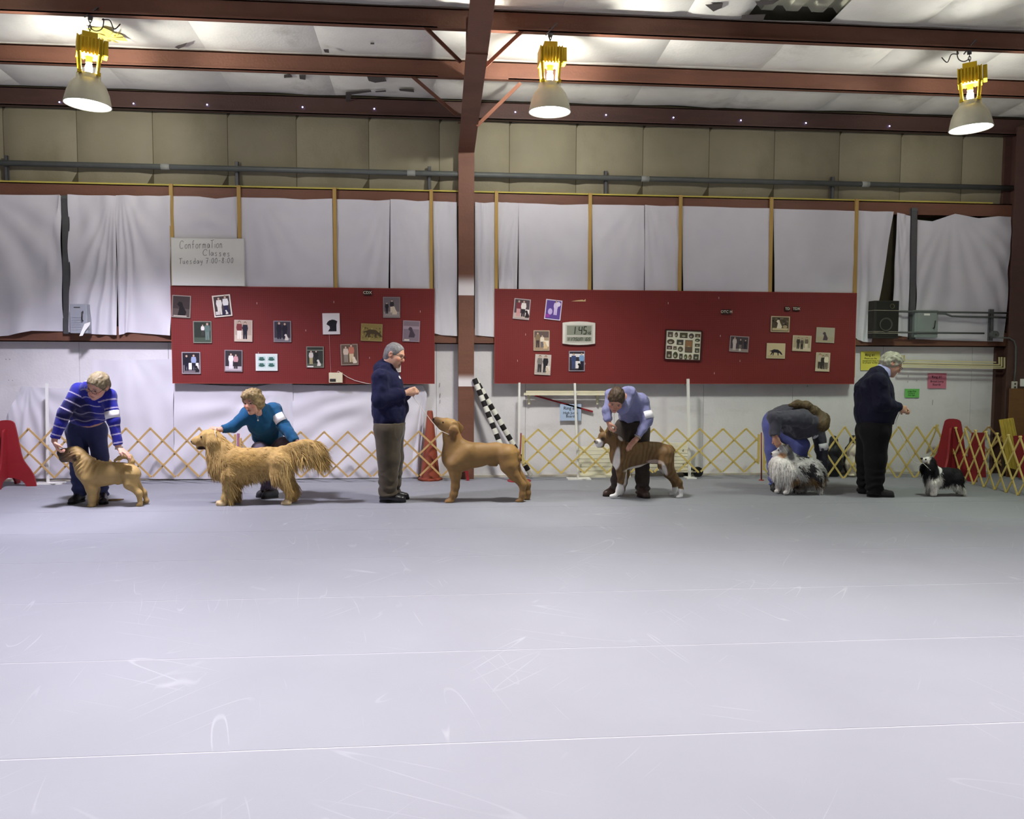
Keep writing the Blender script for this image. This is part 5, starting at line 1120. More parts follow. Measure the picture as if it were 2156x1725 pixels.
GV = {}
def person(name, label, fig, S):
    """S: torso/arms/legs in crop pixels; every limb is (joint, radius) pairs"""
    P = lambda q: fig.p(*q[:3]); mm = fig.m
    root = thing(name, label, 'person', S['base'])
    T = [P(t) for t in S['torso']]; TR = [t[3]*mm for t in S['torso']]; fl = S.get('flat', .72); fn = nrm(S.get('flatn', (0, 1, 0)))
    arms = [([P(q) for q in a], [q[3]*mm for q in a]) for a in S['arms']]
    legs = [([P(q) for q in a], [q[3]*mm for q in a]) for a in S['legs']]
    hc = S['head']; H = Head(P(hc), hc[3], hc[4], hc[5]); neck = P(S['neck']); nr = S.get('neckr', .055)
    allp = np.array(T+[x for a in arms for x in a[0]]+[x for a in legs for x in a[0]]+[H.c, neck])
    lo, hi = allp.min(0)-.22, allp.max(0)+.22; lo[2] = max(lo[2], -.02)
    # ---- the body, one surface from head to feet
    sd = SD(lo, hi, S.get('vox', .0065)); i_ = -.022
    for i in range(len(T)-1): sd.cone(T[i], T[i+1], TR[i]+i_, TR[i+1]+i_, .04, n=fn, fl=fl)
    for a, r in arms:
        rr = [max(x+i_, .028) for x in r[:-1]]+[.027]; sd.chain(a, rr, .02)
        if len(S['torso']) > 2: sd.cone(a[0], T[S.get('shj', -2)], rr[0]*.9, TR[S.get('shj', -2)]*.55, .04)
    for a, r in legs:
        rr = [max(x-.02, .03) for x in r]; rr[0] *= .7; rr[-1] = .03; sd.chain(a, rr, .03); sd.cone(a[0], T[0], rr[0], TR[0]*.5, .04)
        sd.cone(a[-1], a[-1]*np.array([1, 1, 0])+np.array([0, 0, .05]), .032, .03, .02)
    sd.cone(T[-1], neck, nr*1.15, nr, .03); sd.cone(neck, H.w(0, -.02, -.035), nr, nr*.98, .025)
    head_ops(sd, H, S.get('chub', 1.))
    for (a, r), h in zip(arms, S['hands']):
        if h: hand_ops(sd, a[-1], *h)
    v, q = sd.mesh(); C = np.tile(lin(S['skin']), (len(v), 1)); head_color(H, v, C, S['skin'], S.get('beard'))
    link_mesh('body', v, q, SKIN, root, True, C); eyes(H, root)
    # ---- upper garment
    g = S['top']; sd = SD(lo, hi, .008)
    for i in range(len(T)-1): sd.cone(T[i], T[i+1], TR[i], TR[i+1], .05, n=fn, fl=fl)
    for o in g.get('ops', ()): o(sd)
    if 'hem' in g: sd.plane(P(g['hem'][0]), g['hem'][1])
    if g.get('neckcut'): sd.plane(P(g['neckcut'][0]), g['neckcut'][1])
    cf = g.get('cuff', .9)
    for a, r in arms:
        sd.cone(a[0], T[S.get('shj', -2)], r[0]*.95, TR[S.get('shj', -2)]*.6, .05)
        for i in range(len(a)-1):
            last = i == len(a)-2; b = a[i]+(a[i+1]-a[i])*(cf if last else 1); rb = r[i]+(r[i+1]-r[i])*(cf if last else 1)
            sd.cone(a[i], b, r[i], rb*(1. if not last else 1.04), .028, capB=(b-a[i]) if last else None)
    if 'collar' in g: a, b, r1, r2 = g['collar']; a, b = P(a), P(b); sd.cone(a, b, r1, r2, .012, capB=b-a); 
    v, q = sd.mesh(); N = normals(v, q); v = folds(v, N, S.get('seed', 1), g.get('fold', .006), None, g.get('ff', 9))
    GV[name+g['name']] = (v, N)
    if 'paint' in g: C = g['paint'](v, fig, arms, T); ob = link_mesh(g['name'], v, q, g['mat'], root, True, C)
    else: ob = link_mesh(g['name'], v, q, g['mat'], root, True)
    # ---- trousers
    g = S['bottom']; sd = SD(lo, hi, .008); rs = g.get('rise', 1.0); pr = max(g.get('pelvis', TR[0]), TR[0]-.004)
    sd.cone(T[0], T[0]+(T[1]-T[0])*rs, pr, TR[0]+(TR[1]-TR[0])*rs-.012, .03, n=fn, fl=fl)
    for a, r in legs:
        sd.cone(T[0]+(a[0]-T[0])*.6, a[0], r[0]*.95, r[0], .05)
        for i in range(len(a)-1): sd.cone(a[i], a[i+1], r[i], r[i+1], .035, capB=(a[i+1]-a[i]) if i == len(a)-2 else None)
    if 'cut' in g: sd.plane(P(g['cut'][0]), g['cut'][1])
    for o in g.get('ops', ()): o(sd)
    v, q = sd.mesh(); N = normals(v, q); low = np.clip(1-(v[:, 2]-.05)/.35, 0, 1)
    v = folds(v, N, S.get('seed', 1)+20, .006, None, 7); v = v+N*(low*.010*np.sin(v[:, 2]*70+4*vnoise(v*8, 3)))[:, None]
    link_mesh(g['name'], v, q, g['mat'], root, True)
    # ---- shoes
    for hl, to, r1, r2 in S['shoes']:
        a, b = P(hl), P(to); a[2] = b[2] = 0; sd = SD(np.minimum(a, b)-.1+np.array([0, 0, .08]), np.maximum(a, b)+.1+np.array([0, 0, .08]), .006)
        d = b-a; sd.cone(a+np.array([0, 0, .05]), b+np.array([0, 0, .03]), r1, r2, .0); sd.cone(a+d*.05+np.array([0, 0, .05]), a+d*.12+np.array([0, 0, .105]), r1*.95, r1*.8, .03, capB=(0, 0, 1)); sd.cone(a+d*.3+np.array([0, 0, .07]), a+d*.7+np.array([0, 0, .04]), r1*.8, r2*.9, .03)
        sd.plane((0, 0, .016), (0, 0, -1)); v, q = sd.mesh(); so = link_mesh('shoe', v, q, S['shoemat'], root, True)
        u = nrm(d*np.array([1, 1, 0])); w = np.array([-u[1], u[0], 0]); L = np.linalg.norm(d); m = MB(); pts = []
        for t in np.linspace(-math.pi/2, math.pi/2, 7): pts.append((b[0]+u[0]*math.cos(t)*r2*1.08+w[0]*math.sin(t)*r2*1.1, b[1]+u[1]*math.cos(t)*r2*1.08+w[1]*math.sin(t)*r2*1.1))
        for t in np.linspace(math.pi/2, 3*math.pi/2, 7): pts.append((a[0]+u[0]*math.cos(t)*r1*1.05+w[0]*math.sin(t)*r1*1.02, a[1]+u[1]*math.cos(t)*r1*1.05+w[1]*math.sin(t)*r1*1.02))
        n = len(pts); m.add([(x, y, 0) for x, y in pts]+[(x, y, .02) for x, y in pts], [tuple(range(n))[::-1], tuple(range(n, 2*n))]+[(i, (i+1) % n, (i+1) % n+n, i+n) for i in range(n)])
        obj('sole', m, S.get('solemat', BLACK), so)
    return root, H, arms, P
def armband(root, a, b, t0, t1, r, face, mat=None, width=1.25):
    a = np.asarray(a); b = np.asarray(b); d = nrm(b-a); f = np.asarray(face, float); f = nrm(f-d*(f@d)); w = np.cross(d, f); m = MB(); n = 9
    vs = []
    for t in (t0, t1):
        c = a+(b-a)*t
        for k in range(n): q = (k/(n-1)-.5)*2*width; vs.append(c+(f*math.cos(q)+w*math.sin(q))*r)
    fs = [(k, k+1, n+k+1, n+k) for k in range(n-1)]
    o = obj('armband_card', m.add(vs, fs), M('card_white', (236, 234, 240), .7, .02), root, smooth=True); o['label'] = 'white number card on the arm'
    sol = o.modifiers.new('thick', 'SOLIDIFY'); sol.thickness = .003; sol.offset = 0
def glasses(H, root, mat, up=0., fwd=0., tilt=0.):
    m = MB(); R = lambda x, y, z: H.w(x, y*math.cos(tilt)-z*math.sin(tilt)+fwd, y*math.sin(tilt)+z*math.cos(tilt)+up)
    for x in (-1, 1):
        m.tube([R(x*.033+.025*math.cos(t), .104, .008+.019*math.sin(t)) for t in np.arange(14)*math.pi/7], .0022, 5, closed=True)
        m.tube([R(x*.058, .103, .012), R(x*.074, .09, .014), R(x*.084, .0, .016), R(x*.084, -.02, .006)], .0022, 5)
    m.tube([R(-.008, .106, .012), R(0, .109, .015), R(.008, .106, .012)], .002, 5)
    obj('glasses', m, mat, root)

# ---------------------------------------------------------------- dogs
def tufts(name, root, v, N, C, sel, length, flow, width, mat, seed=0, spread=.35, lift=.25, jit=.35, droop=0.):
    """sel: vertex indices where tufts are rooted; every tuft is a small tapered, bent blade"""
    r = np.random.default_rng(seed); n = len(sel); p = v[sel]; nn_ = N[sel]
    fl = flow[sel] if flow.ndim == 2 else np.tile(flow, (n, 1)); fl = fl+r.normal(0, spread, (n, 3)); fl = fl-nn_*np.sum(fl*nn_, 1, keepdims=True)*(.8); fl /= np.linalg.norm(fl, axis=1, keepdims=True)+1e-9
    d = fl+nn_*lift; d /= np.linalg.norm(d, axis=1, keepdims=True); L = (length[sel] if np.ndim(length) else length)*r.uniform(1-jit, 1+jit, n); s = np.cross(d, nn_); s /= np.linalg.norm(s, axis=1, keepdims=True)+1e-9
    w = (width*r.uniform(.7, 1.3, n))[:, None]; L = L[:, None]; g = np.array([0, 0, -1.])*droop
    p = p-nn_*.003; m1 = p+d*L*.45+nn_*.0; tip = p+d*L*.95+fl*L*.1+g*L
    V = np.stack([p-s*w, p+s*w, m1-s*w*.8+nn_*w*.6, m1+s*w*.8+nn_*w*.6, tip], 1).reshape(-1, 3); b = np.arange(n)*5
    F4 = np.stack([b, b+1, b+3, b+2], 1); F3 = np.stack([b+2, b+3, b+4], 1)
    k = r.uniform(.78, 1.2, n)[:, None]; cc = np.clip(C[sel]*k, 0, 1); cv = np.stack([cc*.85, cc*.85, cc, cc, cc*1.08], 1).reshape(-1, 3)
    fs = [tuple(x) for x in F4]+[tuple(x) for x in F3]
    o = link_mesh(name, V, fs, mat, root, True, np.clip(cv, 0, 1)); o['kind'] = 'stuff'; return o
def dog(name, label, fig, S):
    P = lambda q: fig.p(*q[:2], q[3] if len(q) > 3 else 0.); mm = fig.m; root = thing(name, label, 'dog', S['base'], 'dogs standing in the show line' if False else None)
    pts = []
    for ch in S['parts']: pts += [P(q) for q in ch['q']]
    pts = np.array(pts); lo, hi = pts.min(0)-.14, pts.max(0)+.14; lo[2] = -.02
    sd = SD(lo, hi, S.get('vox', .0055))
    for ch in S['parts']:
        Q = [P(q) for q in ch['q']]; R = [q[2]*mm for q in ch['q']]
        if len(Q) == 1: sd.ell(Q[0], np.array([R[0], R[0]*ch.get('fl', 1.), R[0]*ch.get('fz', 1.)]), ch.get('k', .02), None, ch.get('sub', False))
        else:
            for i in range(len(Q)-1): sd.cone(Q[i], Q[i+1], R[i], R[i+1], ch.get('k', .03), n=np.array([0, 1., 0]), fl=ch.get('fl', 1.), sub=ch.get('sub', False))
    sd.plane((0, 0, .003), (0, 0, -1)); v, q = sd.mesh(); N = normals(v, q)
    for x, y, rx, ry, fr, an, am in S.get('wrinkles', ()):
        cx, cy = fig.crop(v); a = math.radians(an); w = np.exp(-((cx-x)/rx)**2-((cy-y)/ry)**2); v = v+N*(am*w*np.sin(2*np.pi*((cx-x)*math.cos(a)+(cy-y)*math.sin(a))/fr+.8*vnoise(v*12, 2)))[:, None]
    if S.get('rough'): v = v+N*(S['rough']*vnoise(v*np.array([28, 40, 22]), 5))[:, None]
    cx, cy = fig.crop(v); C = np.tile(lin(S['col']), (len(v), 1))
    nz = vnoise(v*14, 8)
    for c in S['paint']:
        x, y, rx, ry, col = c[:5]; a = c[5] if len(c) > 5 else 1.; soft = c[6] if len(c) > 6 else .25; rot = math.radians(c[7]) if len(c) > 7 else 0
        dx, dy = (cx-x), (cy-y); dx, dy = dx*math.cos(rot)+dy*math.sin(rot), -dx*math.sin(rot)+dy*math.cos(rot)
        d = np.sqrt((dx/rx)**2+(dy/ry)**2)+.1*nz; w = (1-sm(1-soft, 1+soft, d))*a; C = C*(1-w[:, None])+lin(col)*w[:, None]
    if 'post' in S: C = S['post'](v, cx, cy, C)
    link_mesh('body', v, q, S['mat'], root, True, C)
    for e in S['eyes']:
        m = MB(); c = P(e); m.ball(c, e[2]*mm, 10, 7); obj('eye', m, M('dog_eye', (26, 18, 14), .15, 0, spec=.6), root, smooth=True)
    if 'nose' in S:
        m = MB(); e = S['nose']; m.ball(P(e), (e[2]*mm, e[2]*mm*1.2, e[2]*mm*.85), 12, 9); obj('nose', m, M('dog_nose', (34, 28, 28), .3, 0, spec=.5), root, smooth=True)
    return root, v, q, N, C, cx, cy, P
# ================================================================== the people and their dogs
XYG = lambda x, y: tuple(G(x, y)*np.array([1, 1, 0]))
ONE = []
# ---------------- man in the striped sweater
F1 = Fig(0, 740, 4.7917, -1.57)
def sweater_paint(v, fig, arms, T):
    cx, cy = fig.crop(v); C = np.tile(lin((36, 38, 134)), (len(v), 1)); best = np.full(len(v), 9.); tt = np.zeros(len(v)); on = np.zeros(len(v), bool)
    for a, r in arms:
        acc = 0
        for i in range(len(a)-1):
            d = a[i+1]-a[i]; L = np.linalg.norm(d); t = np.clip(((v-a[i])@d)/L**2, 0, 1); ds = np.linalg.norm(v-a[i]-t[:, None]*d, axis=1)-(r[i]+(r[i+1]-r[i])*t)
            k = ds < best; best = np.where(k, ds, best); tt = np.where(k, acc+t*L, tt); acc += L
    onarm = best < .03
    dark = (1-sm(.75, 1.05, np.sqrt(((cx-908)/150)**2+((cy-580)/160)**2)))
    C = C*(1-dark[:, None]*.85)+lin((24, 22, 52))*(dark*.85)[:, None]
    s = np.where(onarm, tt, (cy-10*np.sin(cx/28.)-380)*fig.m*1.05+.4); ph = np.abs(((s/.088) % 1)-.5)*.088
    w = 1-sm(.002, .0075, ph); w = w*np.where(onarm, .85, np.where(dark > .4, .38, .7))
    return C*(1-w[:, None])+lin((206, 196, 214))*w[:, None]
R1, H1, A1, P1 = person('person', 'man in a blue striped sweater and jeans bending over the tan wrinkled dog', F1, dict(base=XYG(190, 1058), seed=1, skin=(206, 158, 136),
    torso=[(878, 770, .10, 118), (888, 650, .0, 158), (910, 500, -.18, 160), (935, 395, -.29, 118)], flat=.74, flatn=(0, .75, .6),
    arms=[[(790, 400, -.27, 72), (655, 620, -.34, 60), (548, 905, -.36, 40)], [(1098, 455, -.27, 70), (1145, 700, -.31, 56), (1200, 975, -.33, 40)]],
    hands=[((.34, -.05, -.9), (.8, .3, .3), -1, .8, 1.05), ((.78, -.1, -.55), (-.5, 0, -.85), 1, .28, 1.08)],
    legs=[[(775, 800, .09, 100), (795, 1070, .02, 84), (812, 1456, .04, 62)], [(972, 800, .09, 100), (1010, 1070, .02, 72), (1032, 1452, .03, 58)]],
    shoes=[((815, 1480, .05), (728, 1500, -.09), .042, .04), ((1035, 1480, .04), (1045, 1505, -.13), .042, .042)], shoemat=M('black_leather', (30, 28, 32), .35, .08, 8, spec=.5),
    head=(992, 345, -.40, (-.32, -.75, -.52), (.22, -.42, .85), 1.1), neck=(958, 415, -.33), neckr=.06,
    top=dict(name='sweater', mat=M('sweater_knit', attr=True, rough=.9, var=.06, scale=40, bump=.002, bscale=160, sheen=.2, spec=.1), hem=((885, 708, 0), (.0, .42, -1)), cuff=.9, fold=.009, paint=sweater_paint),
    bottom=dict(name='jeans', mat=cloth('blue_denim', (52, 58, 96), var=.16), pelvis=.118)))
hair_mesh(H1, R1, (128, 116, 88), cut=(.85, -.52, .03), grow=.008, seed=2)
glasses(H1, R1, DARKM)
armband(R1, A1[1][0][0], A1[1][0][1], .62, .92, .072, (.3, -1, 0))
obj('wristwatch', MB().tube([A1[1][0][2]+np.array([.0, 0, .0])+.033*(np.array([math.cos(t), 0, .28*math.cos(t)])+np.array([0, math.sin(t), 0])) for t in np.arange(14)*math.pi/7], .007, 6, closed=True), M('watch_steel', (170, 168, 160), .3, metal=.7), R1)
# ---------------- tan wrinkled dog
D1 = Fig(0, 740, 4.7917, -1.80)
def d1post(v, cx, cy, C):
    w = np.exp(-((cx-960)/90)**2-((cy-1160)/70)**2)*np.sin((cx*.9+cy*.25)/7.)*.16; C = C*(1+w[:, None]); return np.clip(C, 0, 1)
dog('dog', 'wrinkled tan dog with a dark muzzle and curled tail, at the left', D1, dict(base=XYG(245, 1067), col=(174, 146, 92), mat=COAT, vox=.0055, parts=[
    dict(q=[(868, 1200, 98), (945, 1243, 118), (1090, 1232, 104), (1230, 1218, 82), (1318, 1228, 80)], fl=.8, k=.05),
    dict(q=[(885, 1185, 98), (835, 1115, 80), (800, 1060, 66)], fl=.8, k=.04),
    dict(q=[(962, 1150, 46), (1000, 1128, 24)], fl=1.4, k=.03), dict(q=[(925, 1105, 34), (950, 1140, 30)], fl=1.6, k=.02), dict(q=[(880, 1090, 30), (905, 1130, 26)], fl=1.8, k=.02),
    dict(q=[(785, 1038, 64), (740, 1036, 62)], fl=.95, k=.03), dict(q=[(725, 1045, 62), (650, 1042, 55)], fl=.9, k=.03), dict(q=[(660, 1075, 46), (640, 1085, 36)], fl=.95, k=.02), dict(q=[(645, 1020, 42), (612, 1022, 34)], fl=1.0, k=.02),
    dict(q=[(770, 985, 30), (700, 985, 20)], fl=1.6, k=.015), dict(q=[(790, 1050, 24, -.075), (775, 1082, 13, -.082)], fl=.45, k=.01), dict(q=[(812, 985, 20, .07), (800, 970, 9, .075)], fl=.5, k=.01),
    dict(q=[(905, 1290, 74, -.05), (925, 1380, 52, -.055), (930, 1480, 36, -.055), (930, 1545, 33, -.055)], k=.03), dict(q=[(925, 1560, 32, -.055), (908, 1566, 26, -.055)], k=.015),
    dict(q=[(925, 1290, 66, .07), (955, 1390, 46, .075), (958, 1470, 34, .075), (955, 1525, 32, .075)], k=.03), dict(q=[(945, 1540, 28, .075), (930, 1545, 24, .075)], k=.015),
    dict(q=[(1325, 1245, 88, -.04), (1312, 1335, 56, -.06), (1402, 1432, 28, -.06), (1416, 1530, 23, -.06)], k=.03), dict(q=[(1412, 1547, 24, -.06), (1393, 1552, 20, -.06)], k=.015),
    dict(q=[(1330, 1260, 80, .05), (1360, 1340, 48, .06), (1450, 1425, 25, .06), (1475, 1500, 21, .06)], k=.03), dict(q=[(1480, 1512, 25, .06), (1462, 1522, 20, .06)], k=.015),
    dict(q=[(1320, 1165, 32), (1328, 1110, 28), (1308, 1068, 27), (1260, 1056, 25), (1205, 1076, 19), (1158, 1100, 11)], k=.015), dict(q=[(1190, 1325, 22), (1240, 1322, 14)], k=.02)],
    wrinkles=[(955, 1165, 75, 75, 46, 20, .012), (820, 1130, 50, 70, 40, 50, .007), (720, 1050, 60, 60, 30, 70, .005)], paint=[(665, 1060, 125, 92, (98, 80, 62), .92, .35), (640, 1075, 70, 50, (72, 60, 50), .7, .4), (612, 1022, 40, 34, (48, 38, 36), .8), (700, 1010, 60, 12, (96, 74, 50), .6, .5), (730, 1060, 60, 60, (140, 108, 70), .6, .4), (782, 1070, 26, 34, (66, 48, 36), .9, .4), (960, 1330, 120, 40, (168, 136, 84), .4, .6)], post=d1post,
    eyes=[(705, 1022, 9, -.058), (705, 1022, 9, .058)], nose=(602, 1008, 22)))
# ---------------- kneeling woman
F2 = Fig(360, 780, 5.3895, -1.42)
R2, H2, A2, P2 = person('person', 'woman in a teal sweater crouching behind the golden dog, glasses on her hair', F2, dict(base=XYG(563, 1048), seed=2, skin=(206, 158, 134),
    torso=[(1120, 850, .10, 120), (1095, 740, .03, 148), (1030, 590, -.10, 150), (1000, 470, -.16, 120)], flat=.76, flatn=(.1, .9, .4),
    arms=[[(872, 500, -.16, 82), (705, 640, -.24, 64), (560, 672, -.32, 42)], [(1165, 450, -.08, 84), (1285, 640, -.16, 68), (1432, 822, -.26, 42)]],
    hands=[((-.9, -.25, .2), (.0, .25, -.95), 1, 1.25, .95), ((.95, -.12, .22), (-.2, .25, -.95), -1, .35, .98)],
    legs=[[(1065, 860, .12, 100), (1000, 905, -.12, 86), (1085, 1345, .06, 58)], [(1190, 850, .12, 105), (1290, 855, -.08, 92), (1130, 1350, .0, 60)]],
    shoes=[((1110, 1400, .12), (1010, 1385, .05), .044, .042), ((1170, 1430, .0), (1075, 1440, -.04), .046, .046)], shoemat=M('grey_sneaker', (58, 58, 62), .6, .12, 12), solemat=M('sneaker_sole', (44, 42, 42), .7),
    head=(935, 360, -.26, (-.4, -.9, -.26), (-.2, -.28, .94), 1.02), neck=(1000, 460, -.2), neckr=.055,
    top=dict(name='sweater', mat=cloth('teal_knit', (28, 82, 122)), hem=((1120, 818, .1), (.12, .1, -1)), cuff=.9, fold=.011, ops=(lambda sd: sd.cone(F2.p(985, 400, -.36), F2.p(985, 520, -.3), .075, .008, .01, sub=True),)),
    bottom=dict(name='trousers', mat=cloth('grey_violet_trousers', (104, 96, 116)), pelvis=.115)))
def hair2(sd):
    sd.ell(H2.w(.05, -.01, -.0), np.array([.045, .08, .085]), .03, H2.A); sd.ell(H2.w(-.05, -.01, -.0), np.array([.045, .08, .085]), .03, H2.A); sd.ell(H2.w(0, .05, .1), np.array([.075, .06, .04]), .03, H2.A)
hair_mesh(H2, R2, (146, 126, 88), ops=(hair2,), cut=(.9, -.45, .05), grow=.02, seed=4, jag=.012, tone=.45)
glasses(H2, R2, M('thin_frame', (120, 112, 96), .3, metal=.6), up=.035, fwd=.0, tilt=.75)
armband(R2, A2[1][0][0], A2[1][0][1], .4, .82, .085, (.2, -1, .1), width=.8)
obj('necklace', MB().tube([F2.p(965, 470, -.36), F2.p(975, 520, -.345), F2.p(988, 560, -.33), F2.p(992, 520, -.35), F2.p(1000, 475, -.36)], .0016, 4).ball(F2.p(988, 568, -.33), .009, 8, 6), M('silver', (190, 186, 176), .3, metal=.7), R2)
# ---------------- golden long-coated dog
D2 = Fig(360, 780, 5.3895, -1.80)
r2, v, q, N, C, cx, cy, P = dog('dog', 'golden long-haired dog with a feathered tail, head turned left, mouth open', D2, dict(base=XYG(535, 1063), col=(184, 152, 96), mat=FURM, vox=.0065, rough=.006, parts=[
    dict(q=[(575, 1075, 125), (700, 1082, 180), (890, 1065, 160), (1090, 1030, 140), (1235, 1005, 122)], fl=.74, k=.06), dict(q=[(520, 990, 105), (560, 1100, 120)], fl=.85, k=.06),
    dict(q=[(640, 980, 130), (545, 890, 112), (490, 800, 100)], fl=.78, k=.06),
    dict(q=[(455, 765, 92), (420, 760, 88)], fl=.85, k=.03), dict(q=[(395, 785, 62), (300, 802, 46), (262, 808, 36)], fl=.8, k=.03), dict(q=[(400, 850, 42), (335, 872, 26), (305, 880, 18)], fl=.8, k=.02),
    dict(q=[(458, 740, 42, -.075), (470, 820, 58, -.09), (468, 890, 34, -.085)], fl=.42, k=.015), dict(q=[(458, 740, 42, .075), (470, 820, 58, .09), (468, 890, 34, .085)], fl=.42, k=.015),
    dict(q=[(665, 1190, 100, -.06), (640, 1320, 50, -.065), (612, 1450, 37, -.065), (600, 1500, 36, -.065)], k=.03), dict(q=[(590, 1510, 40, -.065), (550, 1515, 36, -.065)], k=.02),
    dict(q=[(700, 1200, 90, .07), (715, 1320, 44, .075), (700, 1440, 34, .075), (690, 1485, 38, .075)], k=.03), dict(q=[(690, 1490, 36, .075), (655, 1495, 30, .075)], k=.02),
    dict(q=[(1230, 1060, 130, -.04), (1225, 1190, 94, -.06), (1300, 1320, 46, -.06), (1347, 1400, 35, -.06), (1328, 1490, 34, -.06)], k=.04), dict(q=[(1320, 1505, 38, -.06), (1282, 1512, 32, -.06)], k=.02),
    dict(q=[(1260, 1080, 110, .05), (1300, 1210, 80, .065), (1380, 1310, 44, .065), (1412, 1390, 36, .065), (1400, 1460, 34, .065)], k=.04), dict(q=[(1400, 1468, 33, .065), (1370, 1474, 27, .065)], k=.02),
    dict(q=[(1270, 920, 60), (1400, 880, 48), (1520, 855, 55), (1610, 880, 66), (1665, 940, 40)], fl=.6, k=.04)],
    paint=[(640, 1400, 90, 150, (196, 170, 112), .6, .5), (560, 1510, 75, 45, (226, 202, 158), .9), (1310, 1500, 75, 50, (226, 204, 162), .9), (1340, 1120, 60, 140, (222, 190, 130), .7, .5), (1060, 1220, 130, 55, (220, 190, 130), .6, .5), (1560, 950, 170, 110, (190, 160, 98), .6, .5), (400, 740, 90, 60, (194, 164, 102), .5, .5), (880, 1000, 240, 90, (150, 118, 60), .55, .5), (350, 884, 52, 26, (44, 28, 28), 1.), (300, 832, 60, 24, (150, 112, 74), .4, .5)],
    eyes=[(345, 757, 13, -.052), (345, 757, 13, .052)], nose=(248, 806, 24)))
flow = np.zeros_like(v); flow[:, 0] = 1.; flow[:, 2] = -.55
m_ = cx < 560; flow[m_] = (.35, 0, -1.); m_ = (cy > 1180) & (cx < 900); flow[m_] = (.35, 0, -1.); m_ = (cx > 1150) & (cy > 1050); flow[m_] = (.35, 0, -1.); m_ = cx > 1420; flow[m_] = (.6, 0, -.8)
ok = (cx > 420) & (cy < 1440) & ~((cx < 520) & (cy < 760))
rr = np.random.default_rng(5); ln = np.full(len(v), .04); idx = np.where(ok)[0]
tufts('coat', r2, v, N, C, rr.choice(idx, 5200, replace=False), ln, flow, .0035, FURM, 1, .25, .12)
def feather(mask, n, L, fl, seed, w=.004, lift=.2, droop=.25, base=None):
    i = np.where(mask)[0]; i = rr.choice(i, min(n, len(i)*3)); tufts('feathering', base or r2, v, N, C, i, np.full(len(v), L), np.array(fl, float), w, FURM, seed, .22, lift, droop=droop)
feather((cx > 640) & (cx < 760) & (cy > 1230) & (cy < 1430) & (N[:, 0] > .1), 620, .11, (.45, 0, -1), 11)
feather((cy > 1150) & (cx > 760) & (cx < 1150) & (N[:, 2] < -.4), 700, .06, (.35, 0, -1), 12)
feather((cx < 640) & (cy > 900) & (cy < 1200) & (N[:, 0] < -.1), 700, .065, (.2, 0, -1), 13)
feather((cx > 1290) & (cy > 1000) & (cy < 1330) & (N[:, 0] > .2), 560, .09, (.3, 0, -1), 14)
feather((cx > 1330) & (cy < 980) & (N[:, 2] < .1), 1300, .17, (.5, 0, -.75), 15, .0045, .1, .3)
feather((cx > 1550) & (cy < 1000), 700, .14, (.75, 0, -.62), 16, .0045, .1, .25)
feather((cx > 1150) & (cx < 1300) & (cy > 1150) & (cy < 1260), 260, .07, (.2, 0, -1), 17)
# ---------------- standing man in navy fleece
F3 = Fig(740, 700, 4.3125, -1.68)
R3, H3, A3, P3 = person('person', 'grey-haired man with glasses standing in a navy fleece and olive trousers', F3, dict(base=XYG(827, 1055), seed=3, skin=(206, 160, 134), beard=(66, 58, 54), chub=1.08,
    torso=[(345, 860, 0, 132), (348, 690, 0, 152), (320, 480, 0, 132), (300, 350, 0, 96)], flat=1.15, flatn=(0, 1, 0),
    arms=[[(272, 415, -.18, 76), (258, 610, -.22, 74), (503, 548, -.14, 42)], [(330, 400, .2, 80), (400, 600, .19, 66), (540, 530, .0, 42)]],
    hands=[((.85, .1, .25), (.2, .95, .1), 1, 1.15, 1.0), ((.5, -.6, .1), (-.3, -.1, -.9), 1, 1.1, 1.0)],
    legs=[[(330, 880, -.095, 122), (338, 1140, -.09, 98), (330, 1482, -.09, 80)], [(365, 880, .095, 112), (385, 1140, .09, 88), (374, 1452, .1, 70)]],
    shoes=[((290, 1490, -.09), (458, 1490, -.11), .042, .042), ((340, 1460, .1), (490, 1465, .09), .04, .04)], shoemat=M('black_leather', (30, 28, 32), .35, .08, 8, spec=.5),
    head=(388, 208, -.02, (.88, -.3, -.34), (.36, -.04, .93), 1.04), neck=(325, 300, 0), neckr=.066, shj=-2,
    top=dict(name='fleece', mat=cloth('navy_fleece', (30, 32, 62), bump=.002, bscale=90, sheen=.04), hem=((345, 832, 0), (0, 0, -1)), cuff=.92, fold=.012, collar=((312, 345, 0), (345, 272, -.01), .088, .078)),
    bottom=dict(name='trousers', mat=cloth('olive_trousers', (74, 66, 54), var=.12), pelvis=.165, cut=((340, 815, 0), (0, 0, 1)))))
hair_mesh(H3, R3, (124, 122, 122), cut=(.92, -.38, .036), grow=.006, seed=6, jag=.003)
glasses(H3, R3, DARKM)
lab = MB(); v_, N_ = GV['personfleece']; a_, b_ = F3.crop(v_); k_ = np.argmin((a_-440)**2+(b_-410)**2+np.where(N_[:, 1] < -.3, 0, 1e6)); n_ = N_[k_]; p = v_[k_]+n_*.004; obj('chest_badge', lab.disc(p, .02, 12, n_), M('badge_white', (220, 220, 226), .6), R3)
